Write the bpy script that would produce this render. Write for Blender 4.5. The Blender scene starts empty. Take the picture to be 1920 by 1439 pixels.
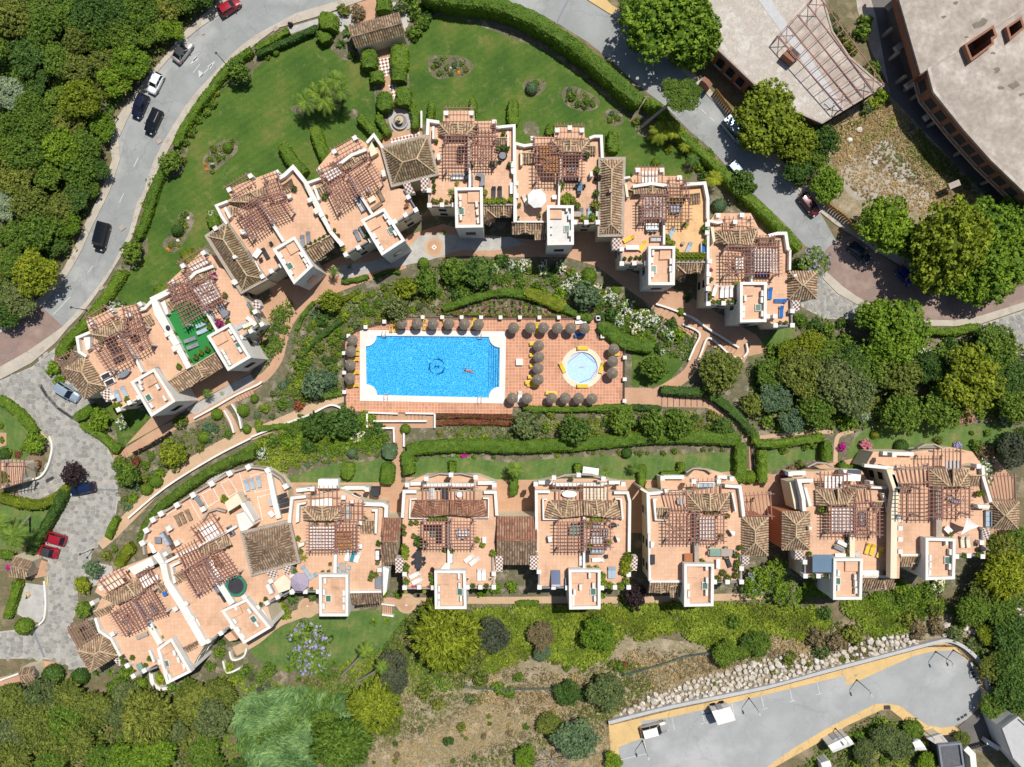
import bpy,math,random
import numpy as np
from mathutils import Vector,Matrix
random.seed(7);RNG=np.random.default_rng(7)
SC=bpy.context.scene;COL=SC.collection
rad=math.radians
# ---- camera, sky, sun, exposure
HC,PX,CX,CY=120.0,11.0,960.0,719.5
cam_d=bpy.data.cameras.new('camera');cam=bpy.data.objects.new('camera',cam_d);COL.objects.link(cam)
cam.location=(0,0,HC);cam.rotation_euler=(0,0,0)
cam_d.angle=2*math.atan(960/PX/HC);cam_d.clip_end=3000;cam_d.clip_start=1
SC.camera=cam
SUN_EL,SUN_AZ=rad(64),math.atan2(0.58,0.815)
wd=bpy.data.worlds.new('World');SC.world=wd;wd.use_nodes=True
nt=wd.node_tree;nt.nodes.clear()
sky=nt.nodes.new('ShaderNodeTexSky');sky.sky_type='NISHITA';sky.sun_disc=False
sky.sun_elevation=SUN_EL;sky.sun_rotation=SUN_AZ
bg=nt.nodes.new('ShaderNodeBackground');bg.inputs[1].default_value=0.085
wo=nt.nodes.new('ShaderNodeOutputWorld')
nt.links.new(sky.outputs[0],bg.inputs[0]);nt.links.new(bg.outputs[0],wo.inputs[0])
sd=bpy.data.lights.new('sun','SUN');sd.energy=5.0;sd.angle=rad(0.5);sd.color=(1,0.955,0.88)
so=bpy.data.objects.new('sun',sd);COL.objects.link(so);so.location=(60,90,200)
so.rotation_euler=Vector((math.sin(SUN_AZ)*math.cos(SUN_EL),math.cos(SUN_AZ)*math.cos(SUN_EL),math.sin(SUN_EL))).to_track_quat('Z','Y').to_euler()
SC.view_settings.view_transform='Standard';SC.view_settings.look='None'
SC.view_settings.exposure=0.0;SC.view_settings.gamma=1;SC.view_settings.use_curve_mapping=False
SC.cycles.max_bounces=6;SC.cycles.diffuse_bounces=3;SC.cycles.transparent_max_bounces=8
# ---- helpers
def W(px,py,h=0.0):
 k=(HC-h)/HC/PX
 return Vector(((px-CX)*k,(CY-py)*k,h))
def smooth(pts,n=5,closed=False):
 P=[Vector((p[0],p[1])) for p in pts];N=len(P);out=[]
 rng=range(N) if closed else range(N-1)
 for i in rng:
  if closed:a,b,c,d=P[i-1],P[i],P[(i+1)%N],P[(i+2)%N]
  else:a,b,c,d=P[max(i-1,0)],P[i],P[i+1],P[min(i+2,N-1)]
  for k in range(n):
   t=k/n
   q=0.5*((2*b)+(c-a)*t+(2*a-5*b+4*c-d)*t*t+(3*b-a-3*c+d)*t**3)
   out.append((q.x,q.y))
 if not closed:out.append((P[-1].x,P[-1].y))
 return out
def link(o,parent=None):
 COL.objects.link(o)
 if parent is not None:o.parent=parent
 return o
def tag(o,label=None,cat=None,group=None,kind=None):
 if label:o['label']=label
 if cat:o['category']=cat
 if group:o['group']=group
 if kind:o['kind']=kind
 return o
def empty(name,loc=(0,0,0),rz=0):
 o=bpy.data.objects.new(name,None);o.empty_display_size=0.3
 o.location=loc;o.rotation_euler=(0,0,rz);COL.objects.link(o);return o
class MB:
 def __init__(s):s.v=[];s.f=[];s.t=[];s.m=[]
 def add(s,vs,fs,tint=0.5,mi=0):
  b=len(s.v);s.v+=[tuple(v) for v in vs]
  for f in fs:s.f.append(tuple(b+i for i in f));s.t.append(tint);s.m.append(mi)
  return s
 def box(s,c,size,rz=0,tint=0.5,mi=0,taper=1.0):
  x,y,z=size[0]/2,size[1]/2,size[2];ca,sa=math.cos(rz),math.sin(rz);vs=[]
  for(zz,k) in((0,1),(z,taper)):
   for(a,b) in((-x,-y),(x,-y),(x,y),(-x,y)):
    vs.append((c[0]+(a*ca-b*sa)*k,c[1]+(a*sa+b*ca)*k,c[2]+zz))
  return s.add(vs,[(3,2,1,0),(4,5,6,7),(0,1,5,4),(1,2,6,5),(2,3,7,6),(3,0,4,7)],tint,mi)
 def prism(s,poly,z0,z1,tint=0.5,mi=0,bottom=True):
  n=len(poly)
  a=sum(poly[i][0]*poly[(i+1)%n][1]-poly[(i+1)%n][0]*poly[i][1] for i in range(n))
  if a<0:poly=poly[::-1]
  vs=[(p[0],p[1],z0) for p in poly]+[(p[0],p[1],z1) for p in poly]
  fs=[tuple(range(n,2*n))]+[(i,(i+1)%n,n+(i+1)%n,n+i) for i in range(n)]
  if bottom:fs.append(tuple(range(n-1,-1,-1)))
  return s.add(vs,fs,tint,mi)
 def beam(s,a,b,w,h,tint=0.5,mi=0):
  a=Vector(a);b=Vector(b);d=b-a;d.normalize()
  t=d.cross(Vector((0,0,1)))
  if t.length<1e-4:t=Vector((1,0,0))
  t.normalize();t*=w/2;u=t.cross(d).normalized()*h
  if u.z<0:u=-u
  vs=[a-t-u,a+t-u,a+t,a-t,b-t-u,b+t-u,b+t,b-t]
  return s.add(vs,[(0,1,2,3),(7,6,5,4),(0,4,5,1),(1,5,6,2),(2,6,7,3),(3,7,4,0)],tint,mi)
 def lathe(s,prof,n=16,c=(0,0,0),tint=0.5,mi=0,sx=1,sy=1):
  vs,fs=[],[]
  for(r,z) in prof:
   for k in range(n):
    a=2*math.pi*k/n;vs.append((c[0]+r*sx*math.cos(a),c[1]+r*sy*math.sin(a),c[2]+z))
  for i in range(len(prof)-1):
   for k in range(n):fs.append((i*n+k,i*n+(k+1)%n,(i+1)*n+(k+1)%n,(i+1)*n+k))
  fs.append(tuple(range(n-1,-1,-1)));b=(len(prof)-1)*n;fs.append(tuple(range(b,b+n)))
  return s.add(vs,fs,tint,mi)
 def tube(s,pts,r,n=6,tint=0.5,mi=0):
  vs,fs=[],[];pts=[Vector(p) for p in pts];rs=r if isinstance(r,(list,tuple)) else[r]*len(pts)
  for i,p in enumerate(pts):
   d=(pts[min(i+1,len(pts)-1)]-pts[max(i-1,0)]).normalized()
   a=d.cross(Vector((0,0,1)));a=a if a.length>1e-3 else Vector((1,0,0));a.normalize();b=d.cross(a)
   for k in range(n):
    t=2*math.pi*k/n;vs.append(p+(a*math.cos(t)+b*math.sin(t))*rs[i])
  for i in range(len(pts)-1):
   for k in range(n):fs.append((i*n+k,i*n+(k+1)%n,(i+1)*n+(k+1)%n,(i+1)*n+k))
  fs.append(tuple(range(n)));fs.append(tuple(range((len(pts)-1)*n,len(pts)*n)))
  return s.add(vs,fs,tint,mi)
 def mesh(s,name,mats,org=(0,0,0),smooth_=False):
  me=bpy.data.meshes.new(name)
  me.from_pydata([(v[0]-org[0],v[1]-org[1],v[2]-org[2]) for v in s.v],[],s.f)
  for m in(mats if isinstance(mats,(list,tuple)) else[mats]):me.materials.append(m)
  at=me.attributes.new('tint','FLOAT','FACE');at.data.foreach_set('value',np.array(s.t,dtype=np.float32))
  me.polygons.foreach_set('material_index',np.array(s.m,dtype=np.int32))
  if smooth_:me.polygons.foreach_set('use_smooth',np.ones(len(s.f),dtype=bool))
  me.update();return me
 def build(s,name,mats,parent=None,org=(0,0,0),smooth_=False):
  return link(bpy.data.objects.new(name,s.mesh(name,mats,org,smooth_)),parent)
def copy_tree(o,parent=None):
 c=o.copy();COL.objects.link(c)
 if parent is not None:c.parent=parent
 for ch in o.children:copy_tree(ch,c)
 return c
def quads_mesh(name,Q,tint,mats,mi=None):
 n=len(Q);me=bpy.data.meshes.new(name)
 me.vertices.add(n*4);me.vertices.foreach_set('co',np.asarray(Q,dtype=np.float32).ravel())
 me.loops.add(n*4);me.loops.foreach_set('vertex_index',np.arange(n*4,dtype=np.int32))
 me.polygons.add(n);me.polygons.foreach_set('loop_start',np.arange(0,n*4,4,dtype=np.int32))
 for m in mats:me.materials.append(m)
 if mi is not None:me.polygons.foreach_set('material_index',np.asarray(mi,dtype=np.int32))
 at=me.attributes.new('tint','FLOAT','FACE');at.data.foreach_set('value',np.asarray(tint,dtype=np.float32))
 me.update(calc_edges=True);return me
# ---- materials
def lin(c):
 return tuple(((v/255)/12.92 if v/255<=0.04045 else((v/255+0.055)/1.055)**2.4) for v in c)
def rgba(c):return(c[0],c[1],c[2],1)
def base_mat(name,rough=0.85,spec=0.25):
 m=bpy.data.materials.new(name);m.use_nodes=True;n=m.node_tree
 b=n.nodes['Principled BSDF'];b.inputs['Roughness'].default_value=rough
 b.inputs['Specular IOR Level'].default_value=spec
 return m,n,b
def noise(n,scale,detail=4,vec=None,rough=0.6):
 t=n.nodes.new('ShaderNodeTexNoise');t.inputs['Scale'].default_value=scale
 t.inputs['Detail'].default_value=detail;t.inputs['Roughness'].default_value=rough
 if vec:n.links.new(vec,t.inputs['Vector'])
 return t.outputs['Fac']
def ramp(n,fac,stops):
 r=n.nodes.new('ShaderNodeValToRGB');e=r.color_ramp.elements
 while len(e)<len(stops):e.new(0.5)
 for i,(p,c) in enumerate(stops):e[i].position=p;e[i].color=rgba(c)
 n.links.new(fac,r.inputs[0]);return r.outputs[0]
def mixc(n,fac,a,b,mode='MIX'):
 x=n.nodes.new('ShaderNodeMix');x.data_type='RGBA';x.blend_type=mode
 for s,v in((x.inputs[0],fac),(x.inputs[6],a),(x.inputs[7],b)):
  if hasattr(v,'is_linked'):n.links.new(v,s)
  elif isinstance(v,(int,float)):s.default_value=v
  else:s.default_value=rgba(v)
 return x.outputs[2]
def bump(n,b,fac,strength,dist=0.05):
 u=n.nodes.new('ShaderNodeBump');u.inputs['Strength'].default_value=strength;u.inputs['Distance'].default_value=dist
 n.links.new(fac,u.inputs['Height']);n.links.new(u.outputs[0],b.inputs['Normal'])
def pos(n):
 return n.nodes.new('ShaderNodeNewGeometry').outputs['Position']
def mul(c,k):return tuple(min(1,v*k) for v in c)
def mat(name,c1,c2=None,scale=1.0,rough=0.85,c3=None,fine=8.0,fa=0.25,bmp=0.0,spec=0.2,tint=0.0,lo=0.35,hi=0.65,metal=0,wear=0,mow=0):
 """two or three colours blended by large noise, grain by fine noise, optional per-face tint"""
 m,n,b=base_mat(name,rough,spec);p=pos(n);c2=c2 or mul(c1,0.85)
 st=[(lo,c1),(hi,c2)] if not c3 else[(lo,c1),((lo+hi)/2,c2),(hi,c3)]
 c=ramp(n,noise(n,scale,5,p),st);f=noise(n,fine,3,p)
 if fa:c=mixc(n,1.0,c,ramp(n,f,[(0.25,(1-fa,)*3),(0.75,(1+0*fa,)*3)]),'MULTIPLY')
 if tint:
  a=n.nodes.new('ShaderNodeAttribute');a.attribute_name='tint'
  c=mixc(n,1.0,c,ramp(n,a.outputs['Fac'],[(0,(1-tint,)*3),(1,(1,)*3)]),'MULTIPLY')
 if wear:
  v=n.nodes.new('ShaderNodeTexVoronoi');v.feature='DISTANCE_TO_EDGE';v.inputs['Scale'].default_value=0.16;wp=n.nodes.new('ShaderNodeVectorMath');wp.operation='MULTIPLY_ADD';nz=n.nodes.new('ShaderNodeTexNoise');nz.inputs['Scale'].default_value=0.8;n.links.new(p,nz.inputs[0])
  wp.inputs[1].default_value=(2.2,2.2,0);n.links.new(nz.outputs['Color'],wp.inputs[0]);n.links.new(p,wp.inputs[2]);n.links.new(wp.outputs[0],v.inputs['Vector'])
  c=mixc(n,wear,c,ramp(n,v.outputs['Distance'],[(0.0,(0.45,)*3),(0.014,(1,)*3)]),'MULTIPLY');c=mixc(n,wear,c,ramp(n,noise(n,0.55,3,p),[(0.30,(0.72,)*3),(0.40,(1,)*3),(0.62,(1,)*3),(0.72,(1.1,)*3)]),'MULTIPLY')
 if mow:
  wv=n.nodes.new('ShaderNodeTexWave');wv.inputs['Scale'].default_value=0.28;wv.inputs['Distortion'].default_value=1.5;mp=n.nodes.new('ShaderNodeMapping');mp.inputs['Rotation'].default_value=(0,0,mow);n.links.new(p,mp.inputs[0]);n.links.new(mp.outputs[0],wv.inputs[0])
  c=mixc(n,1.0,c,ramp(n,wv.outputs['Fac'],[(0.2,(0.955,)*3),(0.8,(1.03,)*3)]),'MULTIPLY');c=mixc(n,ramp(n,noise(n,0.42,6,p,0.75),[(0.56,(0,)*3),(0.78,(0.75,)*3)]),c,(0.26,0.22,0.09))
 n.links.new(c,b.inputs['Base Color']);b.inputs['Metallic'].default_value=metal
 if bmp:bump(n,b,f,bmp)
 return m
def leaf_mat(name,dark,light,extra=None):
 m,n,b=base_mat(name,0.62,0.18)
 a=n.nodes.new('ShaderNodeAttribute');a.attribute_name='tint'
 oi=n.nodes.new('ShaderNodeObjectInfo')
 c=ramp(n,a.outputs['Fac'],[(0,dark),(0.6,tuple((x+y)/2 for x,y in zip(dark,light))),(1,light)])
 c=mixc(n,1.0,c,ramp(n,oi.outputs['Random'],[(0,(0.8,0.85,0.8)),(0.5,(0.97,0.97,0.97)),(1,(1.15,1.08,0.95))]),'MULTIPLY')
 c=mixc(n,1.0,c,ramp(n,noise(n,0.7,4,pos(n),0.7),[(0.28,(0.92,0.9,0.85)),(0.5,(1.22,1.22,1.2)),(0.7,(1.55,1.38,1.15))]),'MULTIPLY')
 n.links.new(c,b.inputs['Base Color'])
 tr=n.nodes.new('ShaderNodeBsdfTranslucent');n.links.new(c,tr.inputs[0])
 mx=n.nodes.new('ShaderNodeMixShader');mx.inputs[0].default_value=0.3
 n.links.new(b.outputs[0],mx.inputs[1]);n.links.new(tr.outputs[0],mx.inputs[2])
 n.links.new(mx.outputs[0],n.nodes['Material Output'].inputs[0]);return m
def tile_grid(name,c1,c2,grout,size,mortar=0.06,ang=0,rough=0.8,big=None):
 m,n,b=base_mat(name,rough,0.25);p=pos(n)
 mp=n.nodes.new('ShaderNodeMapping');mp.inputs['Rotation'].default_value=(0,0,ang)
 n.links.new(p,mp.inputs[0]);t=n.nodes.new('ShaderNodeTexBrick');n.links.new(mp.outputs[0],t.inputs[0])
 t.offset=0;t.inputs['Scale'].default_value=1;t.inputs['Brick Width'].default_value=size;t.inputs['Row Height'].default_value=size
 t.inputs['Mortar Size'].default_value=mortar;t.inputs['Mortar Smooth'].default_value=0.3;t.inputs['Bias'].default_value=0
 for s,c in(('Color1',c1),('Color2',c2),('Mortar',grout)):t.inputs[s].default_value=rgba(c)
 c=mixc(n,1.0,t.outputs[0],ramp(n,noise(n,big or 0.35,6,p),[(0.28,(0.74,0.72,0.70)),(0.45,(0.96,0.95,0.94)),(0.68,(1.07,1.06,1.05))]),'MULTIPLY')
 c=mixc(n,1.0,c,ramp(n,noise(n,1.6,5,p,0.8),[(0.26,(0.78,0.76,0.75)),(0.36,(1,1,1))]),'MULTIPLY')
 n.links.new(c,b.inputs['Base Color']);return m
M={}
M['earth']=mat('earth',(0.25,0.18,0.11),(0.15,0.14,0.07),0.25,c3=(0.32,0.25,0.16),fine=3,fa=0.4,bmp=0.5)
M['dry']=mat('dry_ground',(0.43,0.33,0.21),(0.29,0.25,0.15),0.35,c3=(0.48,0.39,0.27),fine=3,fa=0.5,bmp=0.6)
M['bed']=mat('bed_soil',(0.22,0.18,0.12),(0.13,0.13,0.07),0.5,c3=(0.33,0.27,0.2),fine=4,fa=0.4,bmp=0.6)
M['greysoil']=mat('grey_rubble',(0.46,0.42,0.36),(0.38,0.33,0.25),0.3,c3=(0.5,0.47,0.42),fine=4,fa=0.35,bmp=0.5)
M['asphalt']=mat('asphalt',(0.315,0.325,0.32),(0.26,0.27,0.265),0.12,fine=9,fa=0.1,c3=(0.355,0.36,0.35),bmp=0.1,wear=.3)
M['asphalt2']=mat('asphalt_bay',(0.36,0.37,0.36),(0.31,0.32,0.315),0.2,fine=9,fa=0.12,bmp=0.1,wear=.35)
M['redroad']=mat('red_asphalt',(0.31,0.215,0.18),(0.25,0.18,0.155),0.2,fine=8,fa=0.15,c3=(0.34,0.25,0.21),wear=.3)
M['paving']=mat('pavement',(0.50,0.445,0.37),(0.42,0.375,0.315),0.4,fine=5,fa=0.18,wear=.5)
M['yellowpave']=mat('yellow_pavement',(0.66,0.46,0.2),(0.57,0.40,0.19),0.4,fine=5,fa=0.18,wear=.5)
M['cobble']=mat('paving_stone',(0.36,0.36,0.34),(0.44,0.42,0.38),0.5,fine=4,fa=0.25,tint=0.4,bmp=0.3)
M['joint']=mat('stone_joint',(0.5,0.46,0.40),(0.42,0.39,0.34),1.0)
M['path']=mat('terracotta_path',(0.53,0.325,0.21),(0.46,0.275,0.175),0.4,fine=5,fa=0.2)
M['sandpath']=mat('sandy_path',(0.56,0.39,0.25),(0.49,0.335,0.21),0.5,fine=5,fa=0.2)
M['terrace']=tile_grid('terrace_tiles',(0.63,0.40,0.265),(0.575,0.355,0.23),(0.50,0.33,0.235),0.6,0.03,big=0.3)
M['ochre']=tile_grid('ochre_tiles',(0.68,0.42,0.2),(0.62,0.38,0.18),(0.6,0.42,0.26),0.33,0.02,big=0.5)
M['greytile']=tile_grid('grey_tiles',(0.62,0.6,0.57),(0.56,0.55,0.53),(0.5,0.48,0.45),0.4,0.02)
M['pooltile']=tile_grid('pool_deck_tiles',(0.56,0.265,0.15),(0.46,0.205,0.115),(0.57,0.41,0.32),0.55,0.04,big=0.25)
M['lawn']=mat('lawn',(0.05,0.11,0.016),(0.08,0.145,0.02),0.16,c3=(0.16,0.17,0.04),fine=2.5,fa=0.3,lo=0.36,hi=0.72,bmp=0.3,mow=1.0)
M['lawn2']=mat('lawn_pale',(0.08,0.15,0.035),(0.12,0.19,0.045),0.3,c3=(0.22,0.2,0.08),fine=2.5,fa=0.3,lo=0.36,hi=0.72,bmp=0.3,mow=.15)
M['carpet']=mat('green_carpet',(0.03,0.22,0.05),(0.025,0.19,0.045),0.6,fa=0.15)
M['white']=mat('white_paint',(0.76,0.735,0.69),(0.66,0.63,0.575),0.5,fine=4,fa=0.12)
M['cream']=mat('cream_render',(0.74,0.65,0.48),(0.68,0.58,0.42),0.4,fine=4,fa=0.1)
M['pinkwall']=mat('salmon_render',(0.52,0.22,0.12),(0.46,0.2,0.11),0.4,fine=4,fa=0.1)
M['wallgrey']=mat('eave_concrete',(0.42,0.36,0.30),(0.36,0.30,0.25),0.8,fine=4,fa=0.2)
M['rooftile']=mat('clay_tile',(0.70,0.54,0.36),(0.56,0.37,0.23),0.6,c3=(0.64,0.50,0.33),fine=3,fa=0.3,tint=0.55)
M['redtile']=mat('red_clay_tile',(0.48,0.23,0.15),(0.42,0.19,0.12),0.5,c3=(0.52,0.3,0.2),fine=3,fa=0.3,tint=0.5)
M['browntile']=mat('brown_clay_tile',(0.46,0.33,0.22),(0.37,0.26,0.17),0.6,c3=(0.52,0.40,0.28),fine=3,fa=0.35,tint=0.6)
M['darktile']=mat('channel_tile',(0.2,0.12,0.08),(0.14,0.09,0.06),0.8,fine=3,fa=0.3)
M['mossytile']=mat('lichen_tile',(0.40,0.35,0.21),(0.33,0.22,0.12),0.6,c3=(0.42,0.38,0.24),fine=3,fa=0.3,tint=0.6)
M['ridge']=mat('ridge_tile',(0.72,0.55,0.34),(0.6,0.45,0.28),1.0,tint=0.3)
M['beam']=mat('painted_beam',(0.33,0.17,0.135),(0.27,0.135,0.11),0.7,fine=4,fa=0.15)
M['wood']=mat('brown_wood',(0.30,0.14,0.05),(0.22,0.1,0.04),0.6,fine=4,fa=0.3)
M['amberwood']=mat('bamboo_screen',(0.5,0.26,0.08),(0.38,0.19,0.06),0.8,fine=6,fa=0.35)
M['canvas']=mat('white_canvas',(0.80,0.78,0.74),(0.72,0.70,0.66),0.8,fa=0.05)
M['creamcanvas']=mat('cream_canvas',(0.72,0.63,0.48),(0.66,0.58,0.44),0.8,fa=0.08)
M['bluecanvas']=mat('slate_blue_canvas',(0.13,0.2,0.28),(0.115,0.18,0.25),0.4,fa=0.08)
M['purple']=mat('mauve_canvas',(0.36,0.30,0.38),(0.33,0.275,0.35),0.8,fa=0.06)
M['dark']=mat('dark_grey',(0.05,0.052,0.058),(0.04,0.04,0.045),1.0,rough=0.6)
M['iron']=mat('dark_iron',(0.06,0.06,0.07),(0.05,0.05,0.05),1.0,rough=0.55)
M['grey']=mat('mid_grey',(0.23,0.25,0.28),(0.2,0.21,0.23),1.0,rough=0.6)
M['lightgrey']=mat('light_grey',(0.5,0.5,0.5),(0.45,0.45,0.45),1.0,rough=0.6)
M['yellow']=mat('yellow_cushion',(0.80,0.50,0.05),(0.74,0.45,0.04),1.5,fa=0.1)
M['blue']=mat('blue_cushion',(0.03,0.15,0.45),(0.025,0.13,0.4),1.5,fa=0.1)
M['teal']=mat('teal_cloth',(0.02,0.25,0.32),(0.02,0.22,0.28),1.5,fa=0.1)
M['palegreen']=mat('pale_green_glass',(0.22,0.36,0.30),(0.18,0.3,0.25),1.0,rough=0.3,spec=0.5)
M['skylight']=mat('green_skylight',(0.10,0.2,0.15),(0.07,0.15,0.12),1.0,rough=0.25,spec=0.5)
M['brownrattan']=mat('brown_rattan',(0.09,0.05,0.04),(0.07,0.04,0.03),2.0,fa=0.3)
M['terra']=mat('terracotta_pot',(0.42,0.17,0.08),(0.36,0.14,0.07),2.0)
M['thatch']=mat('thatch',(0.31,0.265,0.21),(0.24,0.2,0.155),2.5,fine=12,fa=0.5,bmp=0.8,tint=0.25)
M['bark']=mat('bark',(0.2,0.15,0.11),(0.14,0.1,0.075),2.0,fa=0.3)
M['palebark']=mat('pale_bark',(0.4,0.36,0.31),(0.32,0.28,0.24),2.0,fa=0.3)
M['concrete']=mat('raw_concrete',(0.46,0.40,0.345),(0.37,0.315,0.27),0.22,c3=(0.54,0.48,0.42),fine=2.2,fa=0.2,bmp=0.2)
M['brick']=mat('brick_wall',(0.33,0.16,0.10),(0.27,0.13,0.085),0.6,fine=6,fa=0.3)
M['lot']=mat('car_park_asphalt',(0.36,0.37,0.37),(0.31,0.32,0.32),0.1,fine=9,fa=0.12,c3=(0.40,0.405,0.40),wear=.2)
M['gravelroof']=mat('white_gravel',(0.56,0.51,0.445),(0.47,0.42,0.36),0.5,c3=(0.61,0.565,0.51),fine=5,fa=0.35,bmp=0.5)
M['gravel']=mat('pale_gravel',(0.5,0.48,0.45),(0.4,0.385,0.36),0.8,fine=6,fa=0.25)
M['rock']=mat('limestone',(0.62,0.56,0.485),(0.5,0.44,0.37),1.0,c3=(0.72,0.68,0.62),fine=4,fa=0.25,bmp=0.4)
M['glass']=mat('dark_glass',(0.012,0.016,0.02),(0.01,0.012,0.016),1.0,rough=0.12,spec=0.5,fa=0)
M['rubber']=mat('tyre_rubber',(0.02,0.02,0.02),rough=0.8)
M['paintmark']=mat('road_paint',(0.66,0.66,0.64),(0.5,0.5,0.49),3.0,fine=6,fa=0.25)
M['yellowmark']=mat('yellow_paint',(0.72,0.55,0.08),(0.65,0.48,0.08),3.0,fa=0.2)
M['skin']=mat('skin',(0.48,0.24,0.16),(0.42,0.2,0.13),3.0,fa=0.05)
M['hair']=mat('hair',(0.04,0.025,0.018),rough=0.6)
M['coral']=mat('red_swimwear',(0.55,0.06,0.07),fa=0)
M['lightblue']=mat('pale_blue_cushion',(0.36,0.45,0.52),(0.32,0.40,0.46),2,fa=0.1)
M['slate']=mat('dark_pavers_and_shade',(0.16,0.145,0.135),(0.13,0.12,0.115),0.5,fa=0.15)  # driveway pavers; also painted shade under and beside the concrete block
M['solar']=mat('solar_glass',(0.02,0.05,0.14),(0.018,0.04,0.12),2,rough=0.2,spec=0.5,fa=0)
def checker(name,size,ang):
 m,n,b=base_mat(name,0.7);p=pos(n)
 mp=n.nodes.new('ShaderNodeMapping');mp.inputs['Rotation'].default_value=(0,0,ang);n.links.new(p,mp.inputs[0])
 fl=n.nodes.new('ShaderNodeVectorMath');fl.operation='MULTIPLY';fl.inputs[1].default_value=(1,1,0);n.links.new(mp.outputs[0],fl.inputs[0])
 t=n.nodes.new('ShaderNodeTexChecker');t.inputs['Scale'].default_value=1/size;n.links.new(fl.outputs[0],t.inputs[0])
 t.inputs[1].default_value=rgba((0.74,0.7,0.64));t.inputs[2].default_value=rgba((0.25,0.12,0.085))
 n.links.new(t.outputs[0],b.inputs['Base Color']);return m
def car_paint(name,c,rough=0.28,metal=0.0):
 m,n,b=base_mat(name,rough,0.5);b.inputs['Base Color'].default_value=rgba(c);b.inputs['Metallic'].default_value=metal
 b.inputs['Coat Weight'].default_value=0.5;b.inputs['Coat Roughness'].default_value=0.08
 f=noise(n,6,3,pos(n));r=ramp(n,f,[(0.3,(rough,)*3),(0.7,(rough+0.12,)*3)])
 n.links.new(r,b.inputs['Roughness']);return m
# leaves
L={}
for nm,d,l in(('bright',(0.045,0.105,0.008),(0.21,0.325,0.03)),('mid',(0.038,0.085,0.010),(0.18,0.275,0.04)),('dark',(0.022,0.058,0.012),(0.11,0.195,0.038)),('olive',(0.05,0.075,0.012),(0.22,0.26,0.052)),('yellow',(0.075,0.11,0.008),(0.27,0.325,0.028)),('grey',(0.05,0.075,0.026),(0.19,0.24,0.088)),('blue',(0.045,0.09,0.045),(0.155,0.235,0.13)),('pale',(0.15,0.21,0.12),(0.36,0.43,0.28)),('brown',(0.13,0.10,0.05),(0.27,0.215,0.125)),('plum',(0.02,0.012,0.014),(0.06,0.038,0.042)),('hedge',(0.06,0.125,0.013),(0.18,0.27,0.03)),('ivy',(0.08,0.13,0.010),(0.29,0.37,0.045)),('reed',(0.05,0.13,0.04),(0.29,0.43,0.17)),('straw',(0.3,0.22,0.1),(0.54,0.43,0.25)),('char',(0.05,0.065,0.04),(0.12,0.14,0.088)),('fwhite',(0.6,0.6,0.58),(0.82,0.8,0.8)),('fpink',(0.55,0.14,0.22),(0.75,0.32,0.4)),('fmag',(0.35,0.02,0.2),(0.55,0.05,0.34)),('fpurple',(0.24,0.22,0.45),(0.42,0.38,0.64)),('fred',(0.13,0.045,0.025),(0.29,0.11,0.06)),('forange',(0.5,0.2,0.02),(0.65,0.35,0.05))):
 L[nm]=leaf_mat('leaf_'+nm,d,l)
# ---- labels worked out from what stands nearby
MARKS,AUTO=[],[]
def mark(name,px,py):MARKS.append((name,px,py))
def auto(o,desc,px,py,cat,group=None):
 o['category']=cat
 if group:o['group']=group
 AUTO.append((o,desc,px,py));return o
ORD=['nearest','second nearest','third nearest','fourth nearest','fifth nearest','sixth nearest','seventh nearest','eighth nearest','ninth nearest','tenth nearest']
def side(dx,dy):
 a=math.degrees(math.atan2(-dy,dx))%360
 return['right of','above right of','above','above left of','left of','below left of','below','below right of'][int((a+22.5)//45)%8]
def resolve_labels():
 used={}
 for o,desc,px,py in AUTO:
  ms=sorted(MARKS,key=lambda m:(m[1]-px)**2+(m[2]-py)**2)[:3]
  ms=[m for m in ms if m[0].split()[-1] not in desc.split()] or ms
  m=ms[0];dx,dy=px-m[1],py-m[2]
  used.setdefault((desc,side(dx,dy),m[0]),[]).append((math.hypot(dx,dy),o))
 for(desc,sd_,nm),lst in used.items():
  lst.sort(key=lambda q:q[0])
  for i,(d,o) in enumerate(lst):
   t=f'{desc} {sd_} {nm}'
   if len(lst)>1:t+=', '+(ORD[i] if i<len(ORD) else 'farthest')+' to it'
   if len(t.split())>16:t=t.replace(' to it','')
   if len(t.split())>16:t=t.replace(' the ',' ')
   o['label']=t
ROW=['leftmost','second from left','third from left','fourth from left','fifth from left','sixth from left','seventh from left','eighth from left']
def ordinal(i,n):return 'rightmost' if i==n-1 and n>1 else ROW[i]
# ---- ground sheets
LAYER,BOXES,ZTOP=[0],[],{}
def sheet(name,pts,m,thick=0.0,kind='structure',cat=None,label=None,z=None):
 if z is None:
  bb=(min(p[0] for p in pts),min(p[1] for p in pts),max(p[0] for p in pts),max(p[1] for p in pts));LAYER[0]=1+max([l for q,l in BOXES if q[0]<bb[2] and bb[0]<q[2] and q[1]<bb[3] and bb[1]<q[3]]+[0]);BOXES.append((bb,LAYER[0]));z=0.004*LAYER[0]
 h=z;ZTOP[name]=max(ZTOP.get(name,0),h)
 poly=[tuple(W(x,y,h+thick).xy) for x,y in pts];mb=MB()
 if thick:mb.prism(poly,h-0.02,h+thick,bottom=False)
 else:
  a=sum(poly[i][0]*poly[(i+1)%len(poly)][1]-poly[(i+1)%len(poly)][0]*poly[i][1] for i in range(len(poly)))
  if a<0:poly=poly[::-1]
  mb.add([(p[0],p[1],h) for p in poly],[tuple(range(len(poly)))])
 o=mb.build(name,M[m] if isinstance(m,str) else m);return tag(o,label,cat,None,kind)
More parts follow.
